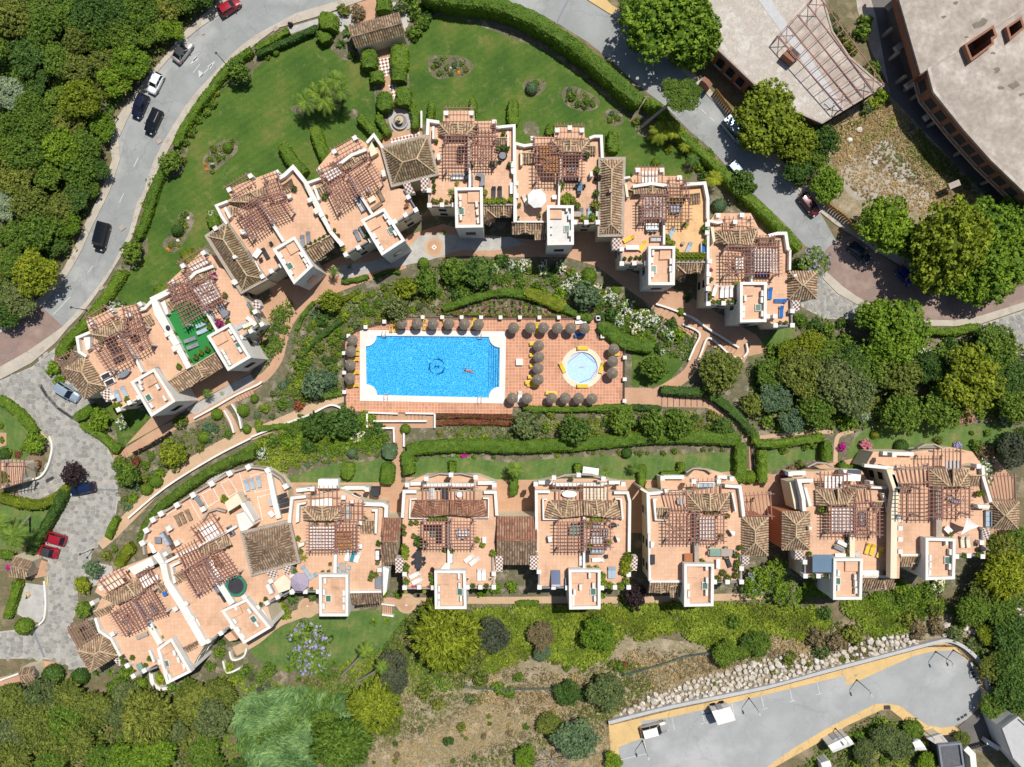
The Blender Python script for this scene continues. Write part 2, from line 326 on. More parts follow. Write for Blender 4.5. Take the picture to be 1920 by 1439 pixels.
def offset(pts,d,closed=False):
 P=[Vector((p[0],p[1])) for p in pts];n=len(P);out=[]
 for i in range(n):
  a=P[i-1] if closed or i>0 else None;b=P[(i+1)%n] if closed or i<n-1 else None
  t1=(P[i]-a).normalized() if a is not None else None;t2=(b-P[i]).normalized() if b is not None else None
  t1=t1 or t2;t2=t2 or t1
  n1=Vector((-t1.y,t1.x));n2=Vector((-t2.y,t2.x));m=n1+n2
  if m.length<1e-4:m=n1
  m.normalize();k=max(0.5,m.dot(n1));out.append(P[i]+m*(d/k))
 return out
def ribbon(pts,w,closed=False):
 a=offset(pts,w/2,closed);b=offset(pts,-w/2,closed)
 return[(p.x,p.y) for p in a]+[(p.x,p.y) for p in reversed(b)]
def strip(mb,pts,w,z0,z1,closed=False,tint=0.5,mi=0):
 a=offset(pts,w/2,closed);b=offset(pts,-w/2,closed);n=len(a)
 zt=z1 if isinstance(z1,(list,tuple)) else[z1]*n
 vs=[(p.x,p.y,z0) for p in a]+[(p.x,p.y,z0) for p in b]+[(p.x,p.y,zt[i]) for i,p in enumerate(a)]+[(p.x,p.y,zt[i]) for i,p in enumerate(b)]
 fs=[]
 for i in range(n if closed else n-1):
  j=(i+1)%n;A,B,Cc,D=i,n+i,2*n+i,3*n+i;A2,B2,C2,D2=j,n+j,2*n+j,3*n+j
  fs+=[(A2,A,Cc,C2),(B,B2,D2,D),(Cc,D,D2,C2)]
 if not closed:fs+=[(0,n,3*n,2*n),(n-1,3*n-1,4*n-1,2*n-1)]
 return mb.add(vs,fs,tint,mi)
def inpoly(X,Y,poly):
 X=np.asarray(X);Y=np.asarray(Y);r=np.zeros(X.shape,bool);n=len(poly)
 for i in range(n):
  x1,y1=poly[i];x2,y2=poly[(i+1)%n]
  if y1==y2:continue
  c=((y1>Y)!=(y2>Y))&(X<(x2-x1)*(Y-y1)/(y2-y1)+x1);r^=c
 return r
# ---- foliage
def unit(a):return a/np.maximum(np.linalg.norm(a,axis=1,keepdims=True),1e-6)
def leaves(c,nrm,size,rng,jit=0.7,aspect=1.5,tang=None):
 n=len(c);nn=unit(nrm+rng.normal(0,jit,(n,3)))
 t=tang if tang is not None else rng.normal(0,1,(n,3))
 t=unit(t-nn*np.sum(t*nn,1,keepdims=True));b=np.cross(nn,t)
 s=(size*rng.uniform(0.65,1.35,n))[:,None]
 return np.stack([c-t*s*aspect/2,c-b*s/2,c+t*s*aspect/2,c+b*s/2],1)
def crown_mesh(name,seed,nl=9,n=2200,leaf=0.085,flat=0.75,spread=0.6,lr=(0.26,0.48),flower=0.0,radial=False,clump=13,ragged=0.24,core=True):
 g=np.random.default_rng(seed);LC=[]
 for i in range(nl):
  a=2*math.pi*(i+g.uniform(-.3,.3))/max(nl-2,1);r=spread*g.uniform(0.75,1.05) if i<nl-2 else g.uniform(0,0.25)
  LC.append((r*math.cos(a),r*math.sin(a),g.uniform(-0.12,0.12)+(0.28*flat if i>=nl-2 else 0),g.uniform(*lr)))
 LC=np.array(LC);m=n//clump;wgt=LC[:,3]**2;k=g.choice(nl,m*2,p=wgt/wgt.sum())
 d=unit(g.normal(0,1,(m*2,3)));d[:,2]=np.abs(d[:,2])*1.0-0.35*g.random(m*2);d=unit(d)
 p=LC[k,:3]+d*LC[k,3:4]*g.uniform(0.78,1.0+ragged,(m*2,1))
 dist=np.linalg.norm(p[:,None,:]-LC[None,:,:3],axis=2)/LC[None,:,3]
 keep=np.where((dist<0.72).sum(1)==0)[0][:m];p=p[keep];d=d[keep]
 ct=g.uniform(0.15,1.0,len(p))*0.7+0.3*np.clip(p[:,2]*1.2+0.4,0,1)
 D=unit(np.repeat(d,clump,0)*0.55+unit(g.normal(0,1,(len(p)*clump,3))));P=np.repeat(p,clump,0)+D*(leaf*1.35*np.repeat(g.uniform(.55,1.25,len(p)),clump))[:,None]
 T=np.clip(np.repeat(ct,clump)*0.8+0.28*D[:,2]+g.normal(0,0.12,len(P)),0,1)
 tang=(P*np.array([1,1,0.6])+g.normal(0,.25,P.shape)) if radial else None
 Q=leaves(P,D,leaf,g,0.55,3.2 if radial else 1.5,tang);Q[:,:,2]*=flat
 mi=(g.random(len(Q))<flower*np.repeat((g.random(len(p))<0.6),clump)*1.6).astype(int) if flower else None
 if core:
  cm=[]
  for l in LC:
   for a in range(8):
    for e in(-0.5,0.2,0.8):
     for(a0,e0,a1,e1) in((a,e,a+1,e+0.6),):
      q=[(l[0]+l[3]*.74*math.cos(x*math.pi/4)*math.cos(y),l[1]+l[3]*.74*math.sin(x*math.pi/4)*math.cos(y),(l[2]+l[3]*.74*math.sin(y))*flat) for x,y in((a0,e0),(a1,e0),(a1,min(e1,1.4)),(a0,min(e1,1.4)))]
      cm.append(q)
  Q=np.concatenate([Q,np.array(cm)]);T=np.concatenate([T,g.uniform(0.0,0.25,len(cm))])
  if mi is not None:mi=np.concatenate([mi,np.zeros(len(cm),int)])
 return quads_mesh(name,Q,T,[L['mid']]+([L['fwhite']] if flower else[]),mi)
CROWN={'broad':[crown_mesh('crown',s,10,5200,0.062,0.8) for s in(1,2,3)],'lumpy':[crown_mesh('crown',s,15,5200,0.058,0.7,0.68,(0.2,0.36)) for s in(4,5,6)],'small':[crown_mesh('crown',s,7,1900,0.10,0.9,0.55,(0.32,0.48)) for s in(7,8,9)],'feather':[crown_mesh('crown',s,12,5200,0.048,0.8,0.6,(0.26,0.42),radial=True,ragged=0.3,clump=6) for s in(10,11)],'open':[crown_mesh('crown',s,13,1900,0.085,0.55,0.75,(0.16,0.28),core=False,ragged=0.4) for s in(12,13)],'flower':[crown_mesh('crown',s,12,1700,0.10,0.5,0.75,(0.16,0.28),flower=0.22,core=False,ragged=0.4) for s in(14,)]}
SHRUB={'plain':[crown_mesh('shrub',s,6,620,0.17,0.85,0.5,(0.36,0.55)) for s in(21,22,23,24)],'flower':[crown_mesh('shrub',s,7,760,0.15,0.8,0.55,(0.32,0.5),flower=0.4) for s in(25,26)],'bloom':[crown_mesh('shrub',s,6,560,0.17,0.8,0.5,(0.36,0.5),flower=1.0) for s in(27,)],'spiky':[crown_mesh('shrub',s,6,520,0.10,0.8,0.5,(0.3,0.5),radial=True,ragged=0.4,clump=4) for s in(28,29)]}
def ball_mesh(seed):
 g=np.random.default_rng(seed);Q,T=[],[]
 for i in range(6):
  for k in range(14):
   def pt(i,k):
    e=-0.35+(math.pi/2+0.35)*min(i,6)/6;a=2*math.pi*k/14
    return(0.93*math.cos(a)*math.cos(e),0.93*math.sin(a)*math.cos(e),0.93*math.sin(e))
   Q.append([pt(i,k),pt(i,k+1),pt(i+1,k+1),pt(i+1,k)]);T.append(0.3)
 d=unit(g.normal(0,1,(900,3)));d=d[d[:,2]>-0.4]
 return quads_mesh('topiary',np.concatenate([np.array(Q),leaves(d*g.uniform(0.9,1.03,(len(d),1)),d,0.13,g,0.45)]),np.concatenate([T,g.uniform(0.1,1,len(d))]),[L['hedge']])
BALL=[ball_mesh(31),ball_mesh(32)]
def trunk_mesh(seed):
 g=random.Random(seed);mb=MB();mb.tube([(0,0,0),(0.03,0.02,0.35),(0.0,0.05,0.75)],[0.085,0.06,0.045],7)
 for i in range(6):
  a=i*1.05+g.uniform(-.3,.3);r=g.uniform(0.4,0.62)
  mb.tube([(0.0,0.04,0.45+0.05*i),(r*.5*math.cos(a),r*.5*math.sin(a),0.78),(r*math.cos(a),r*math.sin(a),0.98)],[0.04,0.028,0.012],5)
 return mb.mesh('trunk',M['bark'])
TRUNK=[trunk_mesh(s) for s in(1,2,3)]
def setmat(o,m,slot=0):
 s=o.material_slots[slot];s.link='OBJECT';s.material=m
def mobj(name,me,parent=None):return link(bpy.data.objects.new(name,me),parent)
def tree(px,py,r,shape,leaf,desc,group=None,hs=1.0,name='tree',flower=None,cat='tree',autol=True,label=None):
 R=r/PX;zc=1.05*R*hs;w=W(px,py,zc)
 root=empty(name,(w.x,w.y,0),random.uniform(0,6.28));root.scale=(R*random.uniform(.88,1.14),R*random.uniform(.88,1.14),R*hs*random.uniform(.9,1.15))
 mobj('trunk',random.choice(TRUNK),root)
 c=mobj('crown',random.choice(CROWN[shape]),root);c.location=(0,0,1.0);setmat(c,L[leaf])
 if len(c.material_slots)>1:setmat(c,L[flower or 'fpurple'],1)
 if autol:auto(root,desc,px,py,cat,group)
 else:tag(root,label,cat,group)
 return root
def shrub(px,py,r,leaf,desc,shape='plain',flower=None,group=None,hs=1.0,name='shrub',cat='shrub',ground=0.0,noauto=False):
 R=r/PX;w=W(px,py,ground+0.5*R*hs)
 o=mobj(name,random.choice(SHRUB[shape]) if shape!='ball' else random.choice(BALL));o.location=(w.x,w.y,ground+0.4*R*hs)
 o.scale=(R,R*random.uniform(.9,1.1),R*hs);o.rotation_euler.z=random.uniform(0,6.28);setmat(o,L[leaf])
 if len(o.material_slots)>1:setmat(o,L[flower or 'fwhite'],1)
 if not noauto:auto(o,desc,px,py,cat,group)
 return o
def rosette_mesh(seed,n,wd,droop,ln=1.0,up=0.5,name='rosette',mt='mid',seg=5):
 g=np.random.default_rng(seed);Q,T=[],[]
 for i in range(n):
  a=2.4*i+g.uniform(-.2,.2);e=g.uniform(0.15,1.0);l=ln*g.uniform(.75,1.05);t=g.uniform(.2,1)
  dx,dy=math.cos(a),math.sin(a);px_,py_=-dy,dx;prev=None
  for k in range(seg+1):
   s=k/seg;r=l*s*(0.55+0.45*(1-e));z=up*e*l*s*1.4-droop*s*s*l;w=wd*(math.sin(math.pi*min(s*0.85+0.12,1)))
   q=((dx*r+px_*w,dy*r+py_*w,z),(dx*r-px_*w,dy*r-py_*w,z))
   if prev:Q.append([prev[0],prev[1],q[1],q[0]]);T.append(t)
   prev=q
 return quads_mesh(name,np.array(Q),T,[L[mt]])
def palm_crown_mesh(seed,n=13,droop=0.6,name='crown'):
 g=np.random.default_rng(seed);Q,T=[],[]
 for i in range(n):
  a=2*math.pi*i/n*1.0+g.uniform(-.15,.15);e=g.uniform(0.1,0.75);l=g.uniform(.85,1.05);t0=g.uniform(.3,.9)
  pts=[np.array([math.cos(a)*l*s*(1-.25*e),math.sin(a)*l*s*(1-.25*e),e*s*1.0-droop*s*s]) for s in np.linspace(0,1,15)]
  for k in range(1,14):
   d=pts[k+1 if k<14 else k]-pts[k-1];d=d/np.linalg.norm(d);sdv=np.cross(d,[0,0,1.0]);sdv=sdv/max(np.linalg.norm(sdv),1e-3)
   ll=0.19*math.sin(math.pi*(0.15+0.8*k/14))
   for sg in(-1,1):
    tip=pts[k]+sdv*sg*ll+d*ll*0.75+np.array([0,0,-0.05-.06*g.random()]);wv=d*0.03
    Q.append([pts[k]-wv,pts[k]+wv,tip+wv*.4,tip-wv*.4]);T.append(np.clip(t0+g.normal(0,.15),0,1))
   u=sdv*0.012;Q.append([pts[k-1]-u,pts[k-1]+u,pts[k]+u,pts[k]-u]);T.append(0.9)
 return quads_mesh(name,np.array(Q),T,[L['mid']])
PALM=[palm_crown_mesh(41),palm_crown_mesh(42,11,0.75)]
CYCAD=rosette_mesh(43,26,0.035,0.35,name='cycad');BANANA=rosette_mesh(44,9,0.13,0.7,up=0.9,name='banana');AGAVE=rosette_mesh(45,20,0.07,0.1,up=0.7,name='agave')
def palm(px,py,r,h,desc,leaf='mid',base=None,group=None,k=0):
 w=W(px,py,h);b=W(*(base or(px+3,py+3)),0);root=empty('palm_tree',(b.x,b.y,0));d=w-b
 mb=MB();n=9;pts=[Vector((d.x*s,d.y*s,h*s)) for s in[i/n for i in range(n+1)]]
 mb.tube(pts,[0.2-0.08*i/n+(0.02 if i%2 else 0) for i in range(n+1)],8);mb.build('trunk',M['palebark'],root)
 c=mobj('crown',PALM[k%2],root);c.location=(d.x,d.y,h);c.scale=(r/PX,)*3;c.rotation_euler.z=random.uniform(0,6);setmat(c,L[leaf])
 auto(root,desc,px,py,'palm',group);return root
def rosette(px,py,r,me,leaf,desc,name,z=0.0):
 w=W(px,py,z+0.4);o=mobj(name,me);o.location=(w.x,w.y,z+0.02);o.scale=(r/PX,)*3;o.rotation_euler.z=random.uniform(0,6);setmat(o,L[leaf])
 auto(o,desc,px,py,'plant');return o
def hedge(pts,wpx,h,desc=None,leaf='hedge',dens=16,label=None,name='hedge',group=None,sm=True,closed=False,cat='hedge',flower=None,mid=None):
 pts=smooth(pts,4,closed) if sm and len(pts)>2 else pts
 P=[W(x,y,h).xy for x,y in pts];w=wpx/PX;g=np.random.default_rng(int(pts[0][0]*7+pts[0][1]))
 R=[]
 for i in range(len(P)-1):
  k=max(1,int((P[i+1]-P[i]).length/0.6))
  R+=[P[i].lerp(P[i+1],j/k) for j in range(k)]
 R.append(P[-1]);n=len(R);prof=[(-.5,0),(-.5,.45),(-.48,.8),(-.36,.97),(-.12,1),(.12,1),(.36,.97),(.48,.8),(.5,.45),(.5,0)]
 A=np.zeros((n,len(prof),3));NN=np.zeros_like(A)
 for i in range(n):
  t=(R[min(i+1,n-1)]-R[max(i-1,0)]).normalized();s=Vector((-t.y,t.x));ends=1.0
  if w>0.6 and n>4:ends=min(1,0.72+0.28*min(i,n-1-i))
  for j,(a,z) in enumerate(prof):
   A[i,j]=(R[i].x+s.x*a*w*ends,R[i].y+s.y*a*w*ends,z*h*(0.94+.06*ends));NN[i,j]=(s.x*a*1.6,s.y*a*1.6,z-.3)
 lf_=np.cumsum(g.normal(0,.05,(n,1,1)),0);lf_=lf_-np.linspace(0,1,n)[:,None,None]*lf_[-1];A[:,1:-1,2]+=np.clip(lf_[:,:,0],-.22,.22)*min(1,h);A+=g.normal(0,0.075,A.shape)*np.array([1,1,1]);A[:,0,2]=0;A[:,-1,2]=0
 Q=[np.stack([A[:-1,j],A[1:,j],A[1:,j+1],A[:-1,j+1]],1) for j in range(len(prof)-1)]
 caps=[A[e][[0,3,6,9]][None] for e in(0,-1)];Q=np.concatenate(Q+caps);T=g.uniform(0.1,0.4,len(Q))
 ln=sum((R[i+1]-R[i]).length for i in range(n-1));N=int(dens*ln*(w+1.4*h))+20
 i=g.integers(0,n-1,N);f=g.random(N)[:,None];j=np.clip((g.random(N)*9),0,8.99);j0=j.astype(int);jf=(j-j0)[:,None]
 c=(A[i,j0]*(1-jf)+A[i,j0+1]*jf)*(1-f)+(A[i+1,j0]*(1-jf)+A[i+1,j0+1]*jf)*f
 nr=unit(NN[i,j0]+1e-3);c=c+nr*g.uniform(-0.02,0.1,(N,1));bl=0.5+0.5*np.sin(c[:,0]*1.1+np.sin(c[:,1]*1.7)*2)
 Q=np.concatenate([Q,leaves(c,nr,0.21,g,0.5)]);T=np.concatenate([T,np.clip(g.uniform(0,.75,N)+.3*bl,0,1)])
 mi=None;ms=[L[leaf]]
 if flower:mi=(g.random(len(Q))<0.14)*(np.arange(len(Q))>len(Q)-N);ms.append(L[flower])
 x0,y0=(R[n//2].x,R[n//2].y);Q=Q-np.array([x0,y0,0])
 o=link(bpy.data.objects.new(name,quads_mesh(name,Q,T,ms,mi)));o.location=(x0,y0,0)
 if desc:q=pts[len(pts)//2];auto(o,desc,q[0],q[1],cat,group)
 else:tag(o,label,cat,group)
 return o
def carpet(name,poly,dens,size,hgt,mats,seed,upright=0.0,aspect=1.6,kind='stuff',clump=6,lay=None):
 """leaves of ground cover, reeds or dry grass spread over a photo polygon; mats: (leaf, share)"""
 g=np.random.default_rng(seed);wp=[tuple(W(x,y,0).xy) for x,y in poly];xs=[p[0] for p in wp];ys=[p[1] for p in wp]
 A=(max(xs)-min(xs))*(max(ys)-min(ys));n=int(A*dens/clump)
 X=g.uniform(min(xs),max(xs),n);Y=g.uniform(min(ys),max(ys),n);k=inpoly(X,Y,wp);X,Y=X[k],Y[k]
 X=np.repeat(X,clump)+g.normal(0,size*1.1,len(X)*clump);Y=np.repeat(Y,clump)+g.normal(0,size*1.1,len(Y)*clump);n=len(X)
 bump_=0.5+0.25*np.sin(X*0.9+2*np.sin(Y*0.5))+0.25*np.sin(Y*1.3+1.5*np.sin(X*0.7))
 Z=hgt*(0.25+0.75*bump_)*g.uniform(0.55,1,n);c=np.stack([X,Y,Z],1)
 nr=np.tile(np.array([0,0,1.0]),(n,1));tang=None
 if lay is not None:a=lay+0.9*np.sin(X*.35+Y*.22)+g.normal(0,.35,n);tang=np.stack([np.cos(a),np.sin(a),upright+g.normal(0,.2,n)],1)
 Q=leaves(c,nr,size,g,0.6 if lay is None else.35,aspect,tang);T=np.clip(0.25+0.5*bump_+g.normal(0,.22,n),0,1)
 sh=np.cumsum([m[1] for m in mats]);pat=0.5+0.5*np.sin(X*.21+3*np.sin(Y*.17+1)+seed);v=np.clip(0.72*pat+0.28*g.random(n),0,.999)*sh[-1]
 o=link(bpy.data.objects.new(name,quads_mesh(name,Q,T,[L[m[0]] for m in mats],np.searchsorted(sh,v))));return tag(o,kind=kind)
# ---- vehicles
def vehicle(px,py,fx,fy,L_,Wd,H,paint,label,kind='hatch',roofm=None,name='car',rails=False,group=None,cat='car'):
 """px, py: middle of the car; fx, fy: a photo point it faces"""
 w=W(px,py,0.8);f=W(fx,fy,0.8)-w;root=empty(name,(w.x,w.y,0.06),math.atan2(f.y,f.x));hw=Wd/2
 K={'hatch':(-.485,.24,-.37,.06,.93),'suv':(-.49,.23,-.41,.07,1.0),'sedan':(-.40,.22,-.24,.05,.88),'van':(-.495,.34,-.47,.24,1.05),'cab':(-.36,.18,-.22,.06,.86)}[kind]
 zb=K[4];mb=MB();rings=[]
 for(sx,ww,zz) in((-.5,.74,.66),(-.485,.88,.84),(-.44,.97,1),(-.2,1,1),(.1,1,.99),(.28,.985,.95),(.40,.94,.86),(.465,.84,.76),(.5,.62,.6)):
  z=zb*zz;y=hw*ww;rings.append([(sx*L_,-y*.97,.22),(sx*L_,-y,.45),(sx*L_,-y*.99,z*.82),(sx*L_,-y*.9,z),(sx*L_,-y*.4,z+.045),(sx*L_,y*.4,z+.045),(sx*L_,y*.9,z),(sx*L_,y*.99,z*.82),(sx*L_,y,.45),(sx*L_,y*.97,.22)])
 for i in range(len(rings)-1):
  mb.add(rings[i]+rings[i+1],[(k,k+1,11+k,10+k)[::-1] for k in range(9)])
 mb.add(rings[0],[tuple(range(10))]);mb.add(rings[-1],[tuple(range(9,-1,-1))]);mb.build('body',paint,root,smooth_=True)
 xr,xf,rr,rf=(k*L_ for k in K[:4]);yb,yt,z0,z1=hw*.9,hw*.72,zb*.985,H-.03
 B=[(xr,-yb,z0),(xf,-yb*.96,z0-.03),(xf,yb*.96,z0-.03),(xr,yb,z0)];T=[(rr,-yt,z1-.03),(rf,-yt,z1-.02),(rf,yt,z1-.02),(rr,yt,z1-.03)]
 def pane(nm,q,m=None):MB().add(q,[tuple(range(len(q)))]).build(nm,m or M['glass'],root)
 pane('windscreen',[B[1],B[2],T[2],T[1]]);pane('rear_window',[B[3],B[0],T[0],T[3]]);pane('side_window',[B[0],B[1],T[1],T[0]]);pane('side_window',[B[2],B[3],T[3],T[2]])
 rb=MB();n=7;g=[]
 for i in range(n):
  for j in range(n):
   u,v=i/(n-1),j/(n-1);g.append((rr-.06+(rf-rr+.12)*u,(-yt-.04+(2*yt+.08)*v),z1-.02+.07*(1-(2*v-1)**2)*.7+.05*(1-(2*u-1)**2)))
 rb.add(g,[(i*n+j,(i+1)*n+j,(i+1)*n+j+1,i*n+j+1) for i in range(n-1) for j in range(n-1)]);rb.build('roof',roofm or paint,root,smooth_=True)
 for s in(-1,1):
  MB().beam((xf,s*yb*.96,z0),(rf,s*yt,z1+.01),.09,.06).beam((xr,s*yb,z0),(rr,s*yt,z1+.01),.1,.06).beam(((xf+xr)/2,s*(yb+.004),z0),((rf+rr)/2,s*(yt+.01),z1),.1,.03).build('pillar',paint,root)
  MB().box((L_*.455,s*hw*.62,zb*.70),(.22,.34,.12),-s*.35).build('headlight',M['lightgrey'],root)
  MB().box((-L_*.482,s*hw*.68,zb*.72),(.12,.3,.16),s*.3).build('tail_light',M['coral'],root)
  MB().box((xf-.15,s*(hw+.07),z0-.02),(.14,.2,.13)).build('mirror',paint,root)
  if rails:MB().beam((rr+.1,s*yt*.96,z1+.1),(rf-.15,s*yt*.96,z1+.1),.06,.05).build('roof_rail',M['lightgrey'],root)
  for sx in(-.31,.31):
   wm=MB();wm.lathe([(.24,-.1),(.32,-.09),(.32,.09),(.24,.1)],16);wo_=wm.build('wheel',M['rubber'],root);wo_.location=(sx*L_,s*(hw-.11),.32);wo_.rotation_euler=(math.pi/2,0,0)
   rm=MB();rm.lathe([(.2,-.105),(.21,.105)],10);rm.build('rim',M['lightgrey'],wo_)
 tag(root,label,cat,group);return root
# ---- furniture, parasols, pots
PROTO={}
def place(key,maker,loc,rz=0,scale=None):
 if key not in PROTO:
  before=set(COL.objects.keys());o=maker();new=[COL.objects[k] for k in COL.objects.keys() if k not in before]
  PROTO[key]=(o,[c for c in new if c is not o])
 else:
  src,kids=PROTO[key];o=src.copy();COL.objects.link(o);mp_={src.name:o}
  for c in kids:d=c.copy();COL.objects.link(d);mp_[c.name]=d
  for c in kids:mp_[c.name].parent=mp_[c.parent.name]
 o.location=loc;o.rotation_euler=(0,0,rz)
 if scale:o.scale=(scale,)*3
 return o
def mk_lounger(fr,cu):
 def f():
  r=empty('sun_lounger');a=MB()
  for s in(-1,1):a.box((0,s*.31,.26),(1.95,.05,.06))
  a.box((-.95,0,.26),(.05,.6,.06));a.box((.95,0,.26),(.05,.6,.06));a.build('frame',M[fr],r)
  for sx in(-.8,.8):
   for s in(-1,1):MB().box((sx,s*.3,0),(.06,.06,.28)).build('leg',M[fr],r)
  MB().box((.32,0,.32),(1.28,.58,.08)).build('mattress',M[cu],r)
  b=MB();b.add([(-.33,-.29,.33),(-.33,.29,.33),(-.93,.29,.62),(-.93,-.29,.62),(-.30,-.29,.41),(-.30,.29,.41),(-.90,.29,.70),(-.90,-.29,.70)],[(0,1,2,3),(7,6,5,4),(0,4,5,1),(1,5,6,2),(2,6,7,3),(3,7,4,0)]);b.build('backrest',M[cu],r)
  return r
 return f
def lounger_at(a,b,z,col):
 fr,cu={'yellow':('white','yellow'),'white':('white','canvas'),'grey':('grey','grey'),'dark':('dark','dark'),'blue':('white','blue'),'lb':('lightgrey','lightblue'),'beige':('lightgrey','creamcanvas'),'teal':('white','teal'),'wood':('brownrattan','browntile')}[col]
 A,B=W(*a,z+.3),W(*b,z+.3);d=B-A;c=(A+B)/2
 return place('lounger'+col,mk_lounger(fr,cu),(c.x,c.y,z),math.atan2(d.y,d.x))
def mk_thatch():
 r=empty('thatched_parasol');MB().tube([(0,0,0),(0,0,2.5)],.045,8).build('pole',M['bark'],r)
 MB().lathe([(.28,0),(.28,.06),(.08,.1)],12).build('base',M['concrete'],r)
 g=np.random.default_rng(5);Q,T=[],[]
 for k in range(44):
  for(r0,z0,r1,z1) in((0,2.72,.36,2.58),(.28,2.62,.64,2.42),(.54,2.47,.92,2.16)):
   a=2*math.pi*(k+g.uniform(-.2,.2))/44;d=math.pi/44*1.5;r1*=g.uniform(.95,1.05);zz=g.uniform(-.02,.03)
   Q.append([(r0*math.cos(a-d),r0*math.sin(a-d),z0+zz),(r1*math.cos(a-d),r1*math.sin(a-d),z1+zz),(r1*math.cos(a+d),r1*math.sin(a+d),z1+zz),(r0*math.cos(a+d),r0*math.sin(a+d),z0+zz)]);T.append(g.random())
 mobj('canopy',quads_mesh('canopy',np.array(Q),T,[M['thatch']]),r);MB().lathe([(.07,2.7),(.07,2.76),(.02,2.82)],8).build('finial',M['creamcanvas'],r)
 return r
def mk_parasol(R,m,n=8):
 def f():
  r=empty('parasol');MB().tube([(0,0,0),(0,0,2.7)],.035,8).build('pole',M['lightgrey'],r)
  mb=MB();P=[(R*math.cos(2*math.pi*k/n),R*math.sin(2*math.pi*k/n),2.2) for k in range(n)]
  for k in range(n):
   a,b=P[k],P[(k+1)%n];mid=((a[0]+b[0])/2*.98,(a[1]+b[1])/2*.98,2.2)
   mb.add([(0,0,2.75),a,mid,b],[(0,1,2),(0,2,3)],0.5);mb.add([a,mid,b,(b[0],b[1],2.08),(mid[0],mid[1],2.08),(a[0],a[1],2.08)],[(0,5,4,1),(1,4,3,2)])
  mb.build('canopy',M[m],r);rb=MB()
  for p in P:rb.beam((0,0,2.68),(p[0]*.97,p[1]*.97,2.17),.03,.03)
  rb.build('rib',M['lightgrey'],r);MB().box((0,0,0),(.55,.55,.1)).build('base',M['concrete'],r);return r
 return f
def mk_table(sx,sy,m,rnd=False,h=.74):
 def f():
  r=empty('table');t=MB()
  t.lathe([(.96,h-.05),(1,h-.04),(1,h)],20,sx=sx/2,sy=sy/2) if rnd else t.box((0,0,h-.05),(sx,sy,.05))
  t.build('table_top',M[m],r)
  for a in(-1,1):
   for b in(-1,1):MB().box((a*sx*.36,b*sy*.34,0),(.06,.06,h-.05)).build('leg',M[m],r)
  return r
 return f
def mk_chair(m):
 def f():
  r=empty('chair');MB().box((0,0,.40),(.5,.5,.06)).build('seat',M[m],r);MB().box((-.24,0,.46),(.06,.5,.46)).build('backrest',M[m],r)
  for a in(-1,1):
   MB().box((.02,a*.26,.46),(.46,.05,.18)).build('arm',M[m],r)
   for b in(-1,1):MB().box((a*.21,b*.21,0),(.05,.05,.4)).build('leg',M[m],r)
  return r
 return f
def mk_sofa(ln,m,cu):
 def f():
  r=empty('sofa');MB().box((0,0,.05),(ln,.85,.32)).build('base',M[m],r);MB().box((0,.36,.37),(ln,.16,.38)).build('backrest',M[m],r)
  k=max(1,round(ln/.7))
  for i in range(k):MB().box((-ln/2+(i+.5)*ln/k,-.06,.37),(ln/k-.05,.62,.12)).build('cushion',M[cu],r)
  for s in(-1,1):MB().box((s*(ln/2+.07),0,.05),(.14,.85,.5)).build('arm',M[m],r)
  return r
 return f
def mk_pot(leaf,shape,R,k):
 def f():
  r=empty('potted_plant');MB().lathe([(.17,0),(.26,.36),(.29,.40),(.25,.40),(.24,.34)],14).build('pot',M['terra'] if k%2==0 else M['white'],r)
  me={'cycad':CYCAD,'agave':AGAVE}.get(shape) or(SHRUB['plain'][k%4] if shape=='plain' else SHRUB[shape][0])
  p=mobj('plant',me,r);p.location=(0,0,.42+(.3*R if shape not in('cycad','agave') else 0));p.scale=(R,)*3;setmat(p,L[leaf])
  if len(p.material_slots)>1:setmat(p,L['fmag'],1)
  return r
 return f
def mk_ac():
 r=empty('air_conditioner');MB().box((0,0,.08),(.9,.36,.62)).build('casing',M['white'],r)
 f=MB().lathe([(.24,0),(.25,.02),(.2,.03),(.06,.03)],14).build('fan',M['lightgrey'],r);f.location=(-.12,-.18,.40);f.rotation_euler=(math.pi/2,0,0)
 for s in(-1,1):MB().box((s*.32,0,0),(.06,.42,.08)).build('foot',M['grey'],r)
 return r
def mk_bbq():
 r=empty('barbecue');MB().lathe([(.1,.55),(.38,.72),(.4,.85)],16,sx=1.3).build('bowl',M['dark'],r);MB().lathe([(.4,.86),(.36,1.02),(.2,1.14),(.02,1.18)],16,sx=1.3).build('lid',M['dark'],r)
 for a in(-1,1):
  for b in(-1,1):MB().tube([(a*.36,b*.26,0),(a*.2,b*.14,.7)],.025).build('leg',M['grey'],r)
 MB().box((.72,0,.8),(.4,.4,.03)).build('side_shelf',M['grey'],r);return r
def mk_lamp(h,arm):
 def f():
  r=empty('street_lamp');MB().tube([(0,0,0),(0,0,h)],[.08,.045],8).build('pole',M['iron'],r);MB().lathe([(.14,0),(.12,.35),(.08,.4)],8).build('base',M['iron'],r)
  if arm:MB().tube([(0,0,h-.05),(arm*.5,0,h+.12),(arm,0,h+.1)],.035,6).build('arm',M['iron'],r)
  hd=MB().box((arm,0,h+.02),(.62 if arm else.34,.26 if arm else.34,.12)).build('lamp_head',M['lightgrey'] if arm else M['iron'],r)
  return r
 return f
def beamtype():return MB().box((0,0,-1),(1,1,1)).mesh('beam',M['beam'])
BEAM=beamtype()
def beam_obj(a,b,w,h,parent,org,m=None):
 a=Vector(a);b=Vector(b);d=b-a;o=mobj('beam',BEAM,parent);o.location=(a+b)/2-Vector(org)
 o.rotation_euler=(0,-math.atan2(d.z,d.xy.length),math.atan2(d.y,d.x));o.scale=(d.length,w,h)
 if m:setmat(o,m)
 return o
